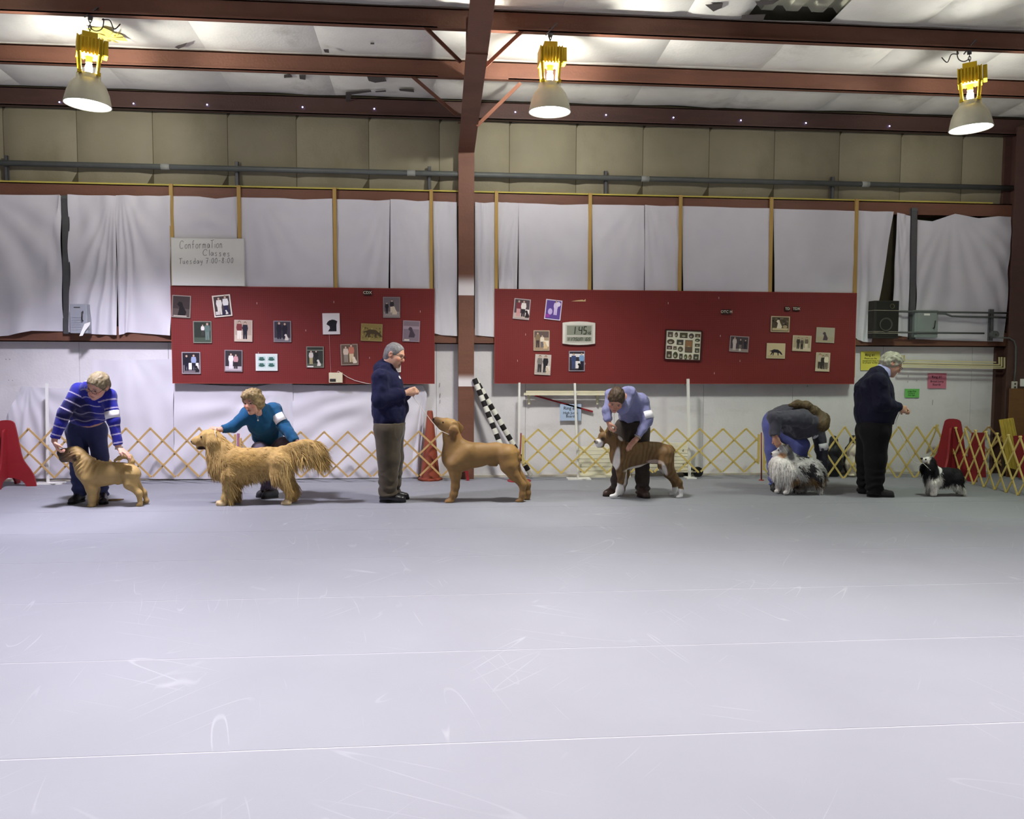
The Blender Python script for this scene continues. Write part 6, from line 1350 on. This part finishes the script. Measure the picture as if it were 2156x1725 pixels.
# ---------------- tall tan dog
D3 = Fig(740, 700, 4.3125, -1.79)
dog('dog', 'tall smooth tan dog with hanging ears looking up at the navy fleece', D3, dict(base=XYG(1020, 1058), col=(142, 110, 66), mat=COAT, parts=[
    dict(q=[(915, 1110, 92), (985, 1136, 121), (1150, 1112, 100), (1310, 1095, 84), (1420, 1100, 82)], fl=.72, k=.05), dict(q=[(900, 1080, 58), (905, 1160, 70)], fl=.9, k=.05),
    dict(q=[(985, 1060, 78), (925, 1000, 74), (905, 930, 64), (895, 880, 60)], fl=.75, k=.05), dict(q=[(1010, 1005, 22), (1080, 1040, 34)], fl=1.5, k=.04),
    dict(q=[(905, 850, 66), (868, 838, 60)], fl=.8, k=.03), dict(q=[(850, 835, 46), (790, 815, 36), (765, 800, 30)], fl=.8, k=.03), dict(q=[(840, 865, 30), (800, 855, 24)], fl=.8, k=.02),
    dict(q=[(938, 838, 30, -.06), (928, 895, 40, -.088), (912, 955, 20, -.082)], fl=.34, k=.012), dict(q=[(960, 830, 26, .055), (985, 870, 26, .065), (992, 905, 12, .06)], fl=.3, k=.012),
    dict(q=[(930, 1200, 78, -.05), (942, 1290, 48, -.055), (938, 1400, 31, -.055), (925, 1470, 28, -.055), (912, 1515, 27, -.055)], k=.03), dict(q=[(900, 1530, 26, -.055), (870, 1536, 23, -.055)], k=.015), dict(q=[(945, 1400, 8, -.055), (958, 1470, 9, -.055)], k=.01),
    dict(q=[(945, 1200, 70, .06), (955, 1290, 42, .065), (950, 1400, 29, .065), (940, 1480, 26, .065)], k=.03), dict(q=[(925, 1500, 24, .065), (900, 1505, 20, .065)], k=.015),
    dict(q=[(1415, 1110, 92, -.04), (1430, 1210, 78, -.055), (1470, 1290, 50, -.06), (1555, 1385, 32, -.06), (1553, 1470, 26, -.06), (1542, 1515, 26, -.06)], k=.03), dict(q=[(1535, 1530, 25, -.06), (1508, 1535, 22, -.06)], k=.015),
    dict(q=[(1430, 1120, 80, .05), (1470, 1230, 62, .065), (1530, 1310, 38, .065), (1598, 1385, 28, .065), (1602, 1460, 24, .065), (1600, 1495, 24, .065)], k=.03), dict(q=[(1595, 1503, 23, .065), (1570, 1508, 19, .065)], k=.015),
    dict(q=[(1460, 1045, 26), (1505, 1085, 20), (1525, 1140, 16), (1515, 1200, 12), (1500, 1260, 7)], k=.02), dict(q=[(1265, 1195, 22), (1315, 1205, 13)], k=.02), dict(q=[(1050, 1085, 60, -.05), (985, 1150, 60, -.06)], k=.06)],
    paint=[(765, 812, 40, 46, (104, 76, 54), .8, .4), (895, 800, 60, 26, (176, 142, 84), .5, .5), (1480, 1110, 60, 80, (180, 142, 84), .5, .5), (925, 915, 44, 62, (112, 80, 46), .85, .2), (960, 930, 40, 40, (156, 112, 66), .4), (900, 1530, 50, 22, (196, 150, 88), .5)],
    eyes=[(832, 818, 8, -.045), (832, 818, 8, .045)], nose=(752, 792, 20)))
# ---------------- man in the blue shirt
F4 = Fig(1080, 780, 5.39, -1.53)
def shirt_ops(sd): sd.cone(F4.p(1235, 420, -.36), F4.p(1285, 300, -.24), .07, .085, .02)
R4, H4, A4, P4 = person('person', 'dark-haired man in a light blue shirt bending over the brindle dog', F4, dict(base=XYG(1322, 1046), seed=4, skin=(196, 146, 124),
    torso=[(1350, 640, .12, 128), (1352, 520, .06, 138), (1320, 370, -.12, 142), (1285, 280, -.24, 112)], flat=.8, flatn=(.1, .7, .7),
    arms=[[(1115, 290, -.26, 66), (1065, 455, -.32, 54), (1085, 585, -.36, 38)], [(1455, 350, -.12, 88), (1525, 565, -.2, 66), (1405, 775, -.30, 40)]],
    hands=[((.25, -.1, -.95), (.9, .2, .2), -1, 1.1, 1.0), ((-.72, -.2, -.68), (.3, .25, -.75), 1, .25, 1.05)],
    legs=[[(1262, 660, .1, 108), (1215, 960, .06, 82), (1158, 1358, .02, 56)], [(1440, 660, .1, 112), (1468, 960, .05, 92), (1470, 1396, -.06, 76)]],
    shoes=[((1150, 1375, .04), (1062, 1390, -.02), .04, .04), ((1450, 1400, -.08), (1512, 1420, -.17), .042, .042)], shoemat=M('brown_leather', (66, 48, 40), .4, .1, 8, spec=.45), solemat=M('dark_sole', (40, 32, 30), .7),
    head=(1170, 330, -.40, (-.22, -.62, -.72), (-.02, -.70, .70), 1.05), neck=(1225, 330, -.32), neckr=.06,
    top=dict(name='shirt', mat=cloth('blue_shirting', (128, 130, 172), .8, .0006, 200), hem=((1340, 560, .06), (0, .2, -1)), cuff=.93, fold=.015, ff=10, ops=(shirt_ops,)),
    bottom=dict(name='trousers', mat=cloth('brown_trousers', (66, 58, 54), var=.12), pelvis=.125)))
hair_mesh(H4, R4, (72, 58, 44), cut=(.88, -.45, .046), grow=.009, seed=8)
armband(R4, A4[1][0][0], A4[1][0][1], .62, 1.0, .078, (.5, -1, 0), width=.9)
obj('belt', MB().tube([F4.p(1350, 575, .06)+np.array([.135*math.cos(t), .105*math.sin(t), 0]) for t in np.arange(24)*math.pi/12], .012, 6, closed=True), BLACK, R4)
obj('wristwatch', MB().tube([A4[1][0][2]+np.array([.01, .0, .02])+.036*np.array([math.cos(t)*.8, math.sin(t), math.cos(t)*-.6]) for t in np.arange(14)*math.pi/7], .007, 6, closed=True), M('watch_steel', (170, 168, 160), .3, metal=.7), R4)
# ---------------- brindle boxer
D4 = Fig(1080, 780, 5.39, -1.655)
def d4post(v, cx, cy, C):
    s = np.sin(cx/8.+3.4*vnoise(v*13, 3)+cy/34.)*.5+.5; w = (s**2)*(.18+.3*np.clip(vnoise(v*7, 9)+.4, 0, 1))*(cx > 1130)*(C.mean(1) < .25); return C*(1-w[:, None])+lin((44, 34, 24))*w[:, None]
dog('dog', 'brindle dog with cropped ears, white muzzle and white feet', D4, dict(base=XYG(1365, 1048), col=(118, 90, 56), mat=COAT, parts=[
    dict(q=[(1205, 960, 105), (1270, 975, 135), (1400, 962, 128), (1540, 925, 104), (1650, 915, 84), (1740, 930, 82)], fl=.72, k=.05), dict(q=[(1180, 920, 60), (1195, 1020, 70)], fl=.9, k=.05),
    dict(q=[(1240, 900, 92), (1180, 830, 72), (1130, 775, 68)], fl=.75, k=.04),
    dict(q=[(1090, 762, 66), (1040, 758, 64)], fl=.85, k=.03), dict(q=[(1010, 805, 46), (968, 818, 42)], fl=1.05, k=.02), dict(q=[(1010, 850, 28), (968, 858, 22)], fl=1.1, k=.015), dict(q=[(1005, 740, 30), (1000, 760, 28)], fl=1.2, k=.03),
    dict(q=[(1092, 740, 34, -.055), (1078, 692, 24, -.068), (1072, 645, 7, -.07)], fl=.5, k=.01), dict(q=[(1028, 722, 28, .05), (1003, 682, 18, .058), (991, 634, 6, .058)], fl=.5, k=.01),
    dict(q=[(1225, 1070, 82, -.05), (1232, 1170, 54, -.055), (1222, 1270, 32, -.055), (1200, 1350, 26, -.055), (1180, 1400, 24, -.055)], k=.03), dict(q=[(1165, 1420, 24, -.055), (1115, 1428, 20, -.055)], k=.015),
    dict(q=[(1265, 1080, 70, .07), (1275, 1180, 46, .075), (1262, 1280, 32, .075), (1240, 1360, 28, .075), (1228, 1385, 28, .075)], k=.03), dict(q=[(1218, 1395, 27, .075), (1180, 1402, 23, .075)], k=.015),
    dict(q=[(1735, 950, 100, -.04), (1735, 1050, 88, -.055), (1780, 1150, 58, -.06), (1888, 1275, 32, -.06), (1908, 1350, 25, -.06), (1906, 1415, 25, -.06)], k=.03), dict(q=[(1900, 1433, 24, -.06), (1870, 1439, 20, -.06)], k=.015),
    dict(q=[(1725, 960, 88, .05), (1715, 1080, 70, .065), (1752, 1170, 44, .065), (1830, 1270, 30, .065), (1838, 1340, 26, .065), (1832, 1385, 26, .065)], k=.03), dict(q=[(1820, 1398, 25, .065), (1785, 1404, 21, .065)], k=.015),
    dict(q=[(1740, 880, 30), (1790, 880, 24), (1828, 908, 16)], k=.02), dict(q=[(1580, 1035, 30), (1640, 1040, 22)], k=.02)],
    paint=[(965, 828, 48, 50, (234, 230, 226), 1.), (1010, 775, 24, 24, (40, 32, 26), .8, .5), (940, 812, 22, 20, (50, 42, 40), .8), (1085, 690, 30, 60, (60, 46, 36), .7), (1160, 1000, 34, 130, (234, 230, 224), 1., .2, 8), (1212, 770, 20, 34, (234, 230, 224), .9, .3, -45), (1380, 1095, 140, 18, (226, 220, 212), .9, .4, -14), (1590, 1030, 80, 24, (206, 186, 176), .8, .3),
        (1170, 1380, 110, 110, (238, 236, 234), 1., .08), (1275, 1230, 26, 90, (226, 222, 218), .95, .3), (1690, 1110, 22, 80, (226, 220, 214), .9, .3, -20), (1870, 1410, 110, 76, (238, 236, 234), 1., .1)], post=d4post,
    eyes=[(1008, 778, 10, -.055), (1008, 778, 10, .055)], nose=(938, 808, 18)))
# ---------------- woman in the grey jacket
F5 = Fig(1560, 720, 4.7917, -1.33)
R5, H5, A5, P5 = person('person', 'woman in a dark grey jacket and blue jeans bent double over the merle dog', F5, dict(base=XYG(1640, 1033), seed=5, skin=(196, 146, 122),
    torso=[(335, 790, .12, 108), (440, 775, .08, 142), (590, 812, -.02, 170), (690, 812, -.08, 140)], flat=1.15, flatn=(0, 1, 0),
    arms=[[(640, 775, -.26, 84), (345, 770, -.30, 72), (345, 962, -.34, 44)], [(770, 860, .05, 78), (812, 1090, .02, 66), (828, 1330, -.04, 42)]],
    hands=[((.4, -.1, -.9), (.3, .9, .0), 1, .8, .95), ((-.1, -.1, -1), (-.9, .2, 0), 1, .6, .95)],
    legs=[[(310, 850, .12, 92), (315, 1090, .1, 72), (335, 1440, .07, 56)], [(420, 900, .12, 100), (600, 1040, .0, 86), (580, 1440, .02, 54)]],
    shoes=[((335, 1450, .08), (360, 1470, -.06), .042, .04), ((590, 1450, .02), (560, 1470, -.08), .04, .04)], shoemat=M('black_leather', (30, 28, 32), .35, .08, 8, spec=.5),
    head=(782, 830, -.16, (-.42, -.5, -.76), (.42, -.52, .5), 1.0), neck=(735, 800, -.1), neckr=.055, shj=-2,
    top=dict(name='jacket', mat=cloth('charcoal_jacket', (66, 66, 76), .7, .0012, 60), cuff=.93, fold=.014, ff=10, hem=((290, 790, .1), (-.8, 0, -.75))),
    bottom=dict(name='jeans', mat=cloth('bright_denim', (86, 92, 152), var=.1), pelvis=.115)))
def hair5(sd):
    sd.chain([H5.w(0, -.06, .05), F5.p(735, 702, -.16), F5.p(660, 645, -.16), F5.p(570, 628, -.14), F5.p(495, 640, -.12)], [.075, .06, .05, .045, .02], .03)
    sd.ell(H5.w(0, .035, .07), np.array([.078, .07, .065]), .03, H5.A)
hair_mesh(H5, R5, (84, 70, 46), ops=(hair5,), cut=(.86, -.5, .066), grow=.012, seed=9, jag=.0035, lo=F5.p(480, 740, -.2)-.05, hi=F5.p(820, 620, .05)+.08)
armband(R5, A5[1][0][0], A5[1][0][1], .72, 1.02, .09, (.1, -1, 0), width=.75)
v_, N_ = GV['personjacket']; a_, b_ = F5.crop(v_); k_ = np.argmin((a_-697)**2+(b_-950)**2+np.where(N_[:, 1] < -.25, 0, 1e6)); n_ = nrm(N_[k_]+np.array([0, -.6, 0])); p = v_[k_]+n_*.012
em = obj('jacket_emblem', MB().disc(p, .043, 24, n_), BLACK, R5); em['label'] = 'round emblem on the jacket'
obj('emblem_ring', MB().disc(p+n_*.001, .038, 24, n_), M('emblem_white', (214, 212, 226), .6), em); obj('emblem_centre', MB().disc(p+n_*.002+np.array([.004, 0, .004]), .027, 24, n_), BLACK, em)
obj('emblem_mark', MB().disc(p+n_*.003+np.array([.014, 0, .01]), .009, 10, n_), M('emblem_tan', (196, 150, 110), .6), em)
# ---------------- merle long-coated dog
D5 = Fig(1560, 720, 4.7917, -1.56)
def d5post(v, cx, cy, C):
    n = vnoise(v*np.array([15, 12, 15]), 21)+.5*vnoise(v*34, 22); body = sm(500, 560, cx+.25*(cy-1200))*(cy < 1440)
    w = sm(.12, .3, n+.35*vnoise(v*60, 41))*body; C = C*(1-w[:, None])+lin((46, 44, 48))*w[:, None]
    n2 = vnoise(v*11, 31); t = sm(.0, .4, n2)*body*sm(1290, 1380, cy)*.8; return C*(1-t[:, None])+lin((134, 106, 68))*t[:, None]
r5, v, q, N, C, cx, cy, P = dog('dog', 'merle long-haired dog with a white ruff, sitting low before the grey jacket', D5, dict(base=XYG(1690, 1041), col=(186, 184, 182), mat=FURM, vox=.0055, rough=.006, parts=[
    dict(q=[(400, 1260, 112), (470, 1290, 130), (600, 1290, 125), (710, 1300, 118), (770, 1330, 85)], fl=.82, k=.06), dict(q=[(375, 1230, 78), (385, 1320, 82)], fl=1., k=.05), dict(q=[(490, 1180, 80), (450, 1120, 62)], fl=.9, k=.05),
    dict(q=[(452, 1095, 62), (425, 1092, 55)], fl=.95, k=.03), dict(q=[(395, 1108, 38), (345, 1124, 24), (322, 1128, 18)], fl=.85, k=.03), dict(q=[(380, 1140, 24), (335, 1146, 13)], fl=.8, k=.02),
    dict(q=[(465, 1070, 26, -.045), (470, 1042, 10, -.055)], fl=.5, k=.01), dict(q=[(425, 1060, 24, .045), (420, 1035, 9, .05)], fl=.5, k=.01),
    dict(q=[(490, 1360, 60, -.05), (480, 1440, 36, -.055), (470, 1500, 27, -.055)], k=.03), dict(q=[(462, 1518, 25, -.055), (445, 1524, 20, -.055)], k=.015), dict(q=[(400, 1350, 56, .05), (388, 1430, 34, .055), (382, 1485, 26, .055)], k=.03), dict(q=[(372, 1502, 24, .055), (355, 1507, 19, .055)], k=.015),
    dict(q=[(745, 1360, 82, -.05), (785, 1440, 44, -.055), (800, 1495, 28, -.055)], k=.03), dict(q=[(800, 1510, 26, -.055), (788, 1516, 20, -.055)], k=.015), dict(q=[(690, 1380, 70, .06), (640, 1450, 34, .06), (600, 1492, 24, .06), (560, 1497, 18, .06)], k=.03),
    dict(q=[(790, 1300, 46), (815, 1380, 38), (815, 1450, 22)], fl=.7, k=.03)],
    paint=[(385, 1290, 125, 150, (236, 232, 228), 1., .3), (340, 1128, 36, 30, (238, 234, 230), 1., .3), (385, 1075, 40, 20, (196, 196, 204), .8, .4), (400, 1140, 40, 26, (176, 124, 76), .85, .4), (478, 1130, 38, 70, (70, 68, 74), .9, .35), (470, 1055, 28, 30, (100, 88, 78), .8, .4), (505, 1400, 46, 46, (166, 124, 74), .8, .4), (465, 1490, 60, 60, (238, 234, 230), 1., .15), (375, 1480, 50, 70, (238, 234, 230), 1., .15), (800, 1500, 40, 46, (238, 234, 228), 1., .2), (590, 1450, 80, 60, (96, 76, 54), .8, .4), (810, 1400, 50, 90, (150, 122, 84), .6, .5)], post=d5post,
    eyes=[(378, 1092, 8, -.034), (378, 1092, 8, .034)], nose=(308, 1130, 13)))
flow = np.tile(np.array([.8, 0, -.7]), (len(v), 1)); flow[cx < 520] = (.1, -.1, -1.)
ok = (cx > 520) | ((cy > 1185) & (cx > 285)); ok &= (cy < 1455); idx = np.where(ok)[0]
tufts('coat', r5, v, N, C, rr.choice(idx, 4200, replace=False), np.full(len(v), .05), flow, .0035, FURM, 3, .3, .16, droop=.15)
feather((cy > 1400) & (cx > 480) & (cx < 780) & (N[:, 2] < .1), 500, .05, (.2, 0, -1), 21, base=r5); feather((cx > 760) & (cy > 1250) & (cy < 1440), 420, .06, (.3, 0, -1), 22, base=r5); feather((cx < 480) & (cy > 1180) & (cy < 1400), 700, .06, (.0, -.1, -1), 23, base=r5)
# ---------------- man in the dark cardigan
F6 = Fig(1790, 730, 4.929, -1.67)
R6, H6, A6, P6 = person('person', 'grey-haired man in a dark cardigan and black trousers looking down at the spaniel', F6, dict(base=XYG(1842, 1046), seed=6, skin=(204, 158, 134), chub=1.12,
    torso=[(245, 850, 0, 172), (262, 660, 0, 208), (250, 450, 0, 184), (285, 300, 0, 108)], flat=1.05, flatn=(0, 1, 0),
    arms=[[(300, 360, -.19, 88), (340, 590, -.22, 84), (515, 640, -.17, 46)], [(310, 350, .2, 92), (350, 580, .22, 80), (500, 645, .06, 46)]],
    hands=[((.9, .2, -.15), (.1, .95, -.2), 1, 1.1, 1.0), ((.8, -.5, -.1), (-.2, -.4, -.9), 1, 1.0, 1.0)],
    legs=[[(265, 880, -.10, 146), (262, 1160, -.1, 112), (248, 1532, -.1, 84)], [(200, 880, .1, 140), (165, 1160, .1, 104), (142, 1504, .13, 66)]],
    shoes=[((215, 1520, -.1), (415, 1525, -.13), .042, .043), ((120, 1490, .13), (240, 1500, .12), .04, .04)], shoemat=M('black_leather', (30, 28, 32), .35, .08, 8, spec=.5),
    head=(425, 185, -.01, (.82, -.16, -.55), (.55, -.02, .82), 1.05), neck=(345, 245, 0), neckr=.068, shj=-2,
    top=dict(name='cardigan', mat=cloth('dark_cardigan', (27, 27, 46), bump=.002, bscale=90, sheen=.03), hem=((245, 800, 0), (0, 0, -1)), cuff=.94, fold=.011),
    bottom=dict(name='trousers', mat=cloth('black_trousers', (22, 21, 24), sheen=.03), pelvis=.17, cut=((245, 780, 0), (0, 0, 1)))))
def hair6(sd): sd.ell(H6.w(0, -.07, -.02), np.array([.074, .05, .07]), .03, H6.A)
hair_mesh(H6, R6, (156, 154, 138), ops=(hair6,), cut=(.9, -.42, .036), grow=.014, seed=12, jag=.009, tone=.16)
glasses(H6, R6, M('brown_frame', (96, 60, 40), .4))
sd = SD(F6.p(260, 300, -.2)-.1, F6.p(450, 150, .2)+.1, .007); a, b = F6.p(325, 280, 0), F6.p(362, 222, 0); sd.cone(a, b, .098, .082, 0, capA=a-b, capB=b-a); v_, q_ = sd.mesh(); link_mesh('shirt_collar', v_, q_, cloth('pale_blue_collar', (176, 178, 222)), R6, True)
# ---------------- spaniel
D6 = Fig(1790, 730, 4.929, -1.76)
r6, v, q, N, C, cx, cy, P = dog('dog', 'small black and white spaniel looking up, at the right', D6, dict(base=XYG(1990, 1044), col=(34, 32, 36), mat=FURM, vox=.005, rough=.004, parts=[
    dict(q=[(850, 1360, 78), (910, 1352, 88), (1010, 1350, 88), (1090, 1338, 74)], fl=.78, k=.05), dict(q=[(835, 1340, 60), (840, 1410, 60)], fl=.9, k=.05), dict(q=[(860, 1300, 72), (835, 1240, 62)], fl=.85, k=.04),
    dict(q=[(830, 1195, 58), (808, 1192, 54)], fl=.9, k=.03), dict(q=[(785, 1190, 34), (760, 1178, 24)], fl=.95, k=.02), dict(q=[(785, 1215, 24), (765, 1200, 14)], fl=.9, k=.02),
    dict(q=[(838, 1190, 34, -.055), (835, 1260, 48, -.07), (830, 1318, 34, -.065)], fl=.35, k=.012), dict(q=[(790, 1200, 28, .055), (758, 1245, 30, .065), (752, 1290, 22, .06)], fl=.35, k=.012),
    dict(q=[(868, 1410, 48, -.04), (875, 1480, 30, -.045), (875, 1518, 28, -.045)], k=.03), dict(q=[(872, 1528, 27, -.045), (850, 1534, 22, -.045)], k=.015), dict(q=[(830, 1410, 42, .05), (822, 1470, 27, .05), (820, 1500, 24, .05)], k=.03), dict(q=[(812, 1512, 22, .05), (795, 1516, 18, .05)], k=.015),
    dict(q=[(1100, 1370, 62, -.04), (1112, 1430, 42, -.045), (1160, 1490, 27, -.045), (1172, 1518, 25, -.045)], k=.03), dict(q=[(1176, 1526, 25, -.045), (1158, 1532, 20, -.045)], k=.015), dict(q=[(1090, 1380, 56, .05), (1092, 1440, 36, .05), (1130, 1490, 24, .05)], k=.03), dict(q=[(1130, 1505, 22, .05), (1108, 1512, 18, .05)], k=.015),
    dict(q=[(1120, 1310, 34), (1145, 1370, 30), (1152, 1430, 20)], fl=.7, k=.02)],
    paint=[(845, 1430, 72, 130, (232, 226, 220), 1., .25), (900, 1270, 24, 46, (232, 230, 226), 1., .25, 20), (770, 1180, 40, 42, (236, 230, 226), 1., .2), (800, 1142, 40, 14, (236, 232, 228), 1., .25), (775, 1210, 16, 14, (150, 120, 90), .6, .5), (835, 1250, 58, 110, (30, 28, 32), 1., .15), (752, 1260, 40, 60, (30, 28, 32), 1., .2), (1175, 1500, 46, 50, (236, 232, 222), 1., .2), (1040, 1450, 80, 30, (226, 220, 212), 1., .3), (1110, 1490, 50, 40, (220, 216, 206), .9, .3)],
    eyes=[(785, 1172, 9, -.036), (785, 1172, 9, .036)], nose=(742, 1162, 14)))
flow = np.tile(np.array([.8, 0, -.75]), (len(v), 1)); flow[cx < 880] = (.1, 0, -1.)
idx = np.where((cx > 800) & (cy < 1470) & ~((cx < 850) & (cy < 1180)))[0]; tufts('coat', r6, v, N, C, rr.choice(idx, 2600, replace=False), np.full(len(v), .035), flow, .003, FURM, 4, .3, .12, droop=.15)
feather((cy > 1390) & (cx > 900) & (cx < 1100) & (N[:, 2] < 0), 420, .045, (.15, 0, -1), 31, base=r6); feather((cx > 1100) & (cy > 1330) & (cy < 1470), 260, .05, (.2, 0, -1), 32, base=r6); feather((cx < 880) & (cy > 1220) & (cy < 1330), 360, .045, (0, 0, -1), 33, base=r6); feather((cx < 850) & (cy > 1340) & (cy < 1480), 420, .05, (.0, 0, -1), 34, base=r6)
# ---------------- leads
def lead(label, pts, r, mat): return tag(obj('dog_lead', MB().tube(pts, r, 6), mat, smooth=True), label, 'lead', 'dog leads')
LW = M('white_cord', (232, 228, 222), .6); LB = M('dark_leather', (60, 48, 36), .6)
lead('thin light lead from the navy fleece hands to the tall tan dog', [F3.p(545, 548, -.1), F3.p(560, 585, -.1), D3.p(640, 690, -.04), D3.p(725, 805, -.045), D3.p(800, 890, -.07), D3.p(880, 925, -.085), D3.p(955, 905, -.06), D3.p(975, 890, .0)], .003, LW)
lead('white lead hanging from the dark cardigan to the spaniel', [F6.p(530, 645, -.12), F6.p(470, 790, -.2), F6.p(500, 870, -.2), F6.p(560, 990, -.18), D6.p(610, 1110, -.06), D6.p(655, 1190, -.05), D6.p(690, 1210, -.05), D6.p(760, 1212, -.07), D6.p(835, 1285, -.1)], .0032, LW)
lead('short lead held at the golden dog neck by the teal sweater', [F2.p(535, 660, -.33), D2.p(505, 655, -.02), D2.p(498, 700, -.06), D2.p(515, 760, -.105)], .003, LW)
lead('dark lead in the fist of the man in the blue shirt', [F4.p(1095, 600, -.39), F4.p(1110, 640, -.36), D4.p(1118, 700, -.05), D4.p(1140, 745, -.08)], .004, LB)
lead('thin lead held over the merle dog head', [F5.p(385, 985, -.35), D5.p(405, 1020, -.05), D5.p(430, 1060, -.06), D5.p(470, 1120, -.09)], .003, LW)
p0 = G(225, 1055); m = MB(); m.tube([p0+np.array([-.02, 0, .01]), p0+np.array([.06, .02, .012]), p0+np.array([.16, .03, .01]), p0+np.array([.12, -.03, .01]), p0+np.array([.05, -.04, .008]), p0+np.array([.0, -.02, .01])], .006, 6)
tag(obj('dog_lead', m, M('tan_leather', (120, 96, 60), .6), smooth=True), 'tan lead lying on the floor by the striped sweater man', 'lead', 'dog leads')

# ---------------- two penguin figures behind the fence
def penguin(label, px, py0, py1, back, Y=-.19):
    g = W(px, py1, Y); t = thing('penguin_figure', label, 'figure', (g[0], Y, 0), 'penguin figures'); h = W(px, py0, Y)[2]; b = np.array([g[0], Y, 0])
    sd = SD(b+np.array([-.2, -.15, 0]), b+np.array([.2, .15, h]), .008); f = 1 if back else -1
    sd.chain([b+np.array([0, 0, .06]), b+np.array([0, 0, h*.3]), b+np.array([0, 0, h*.62]), b+np.array([0, 0, h*.8])], [.09, .125, .095, .05], .04)
    sd.ell(b+np.array([0, 0, h*.88]), (.052, .06, .058), .03); dx = .05 if back else -.05
    for s in (-1, 1): sd.cone(b+np.array([s*.085, 0, h*.66]), b+np.array([s*.112, .0, h*.3]), .03, .014, .02)
    v, q = sd.mesh(); C = np.tile(lin((34, 36, 40)), (len(v), 1)); d = (v-b)
    w = sm(.0, .02, f*d[:, 1]-.035+.0*d[:, 0])*(d[:, 2] < h*.8)*(np.abs(d[:, 0]) < .1) if back else sm(.0, .02, -d[:, 1]-.02)*(d[:, 2] < h*.8)*(1-sm(.07, .1, d[:, 0]))
    C = C*(1-w[:, None])+lin((216, 208, 190))*w[:, None]; link_mesh('body', v, q, M('figure_paint', attr=True, rough=.5, var=.08, scale=14), t, True, C)
    for s in (-1, 1): obj('foot', MB().ball(b+np.array([s*.05, f*.05, .022]), (.045, .07, .022), 10, 6), M('figure_foot', (214, 206, 184), .5), t, smooth=True)
    bk = b+np.array([.03 if not back else 0, f*.06, h*.88]); obj('beak', MB().tube([bk, bk+np.array([.05 if not back else 0, f*.05, .0])], [.016, .003], 8), DARKM, t, smooth=True)
penguin('penguin figure seen from the back, beside the grey jacket arm', 1753, 916, 1001, True)
penguin('penguin figure showing its pale front, beside the dark trousers', 1795, 915, 1001, False)
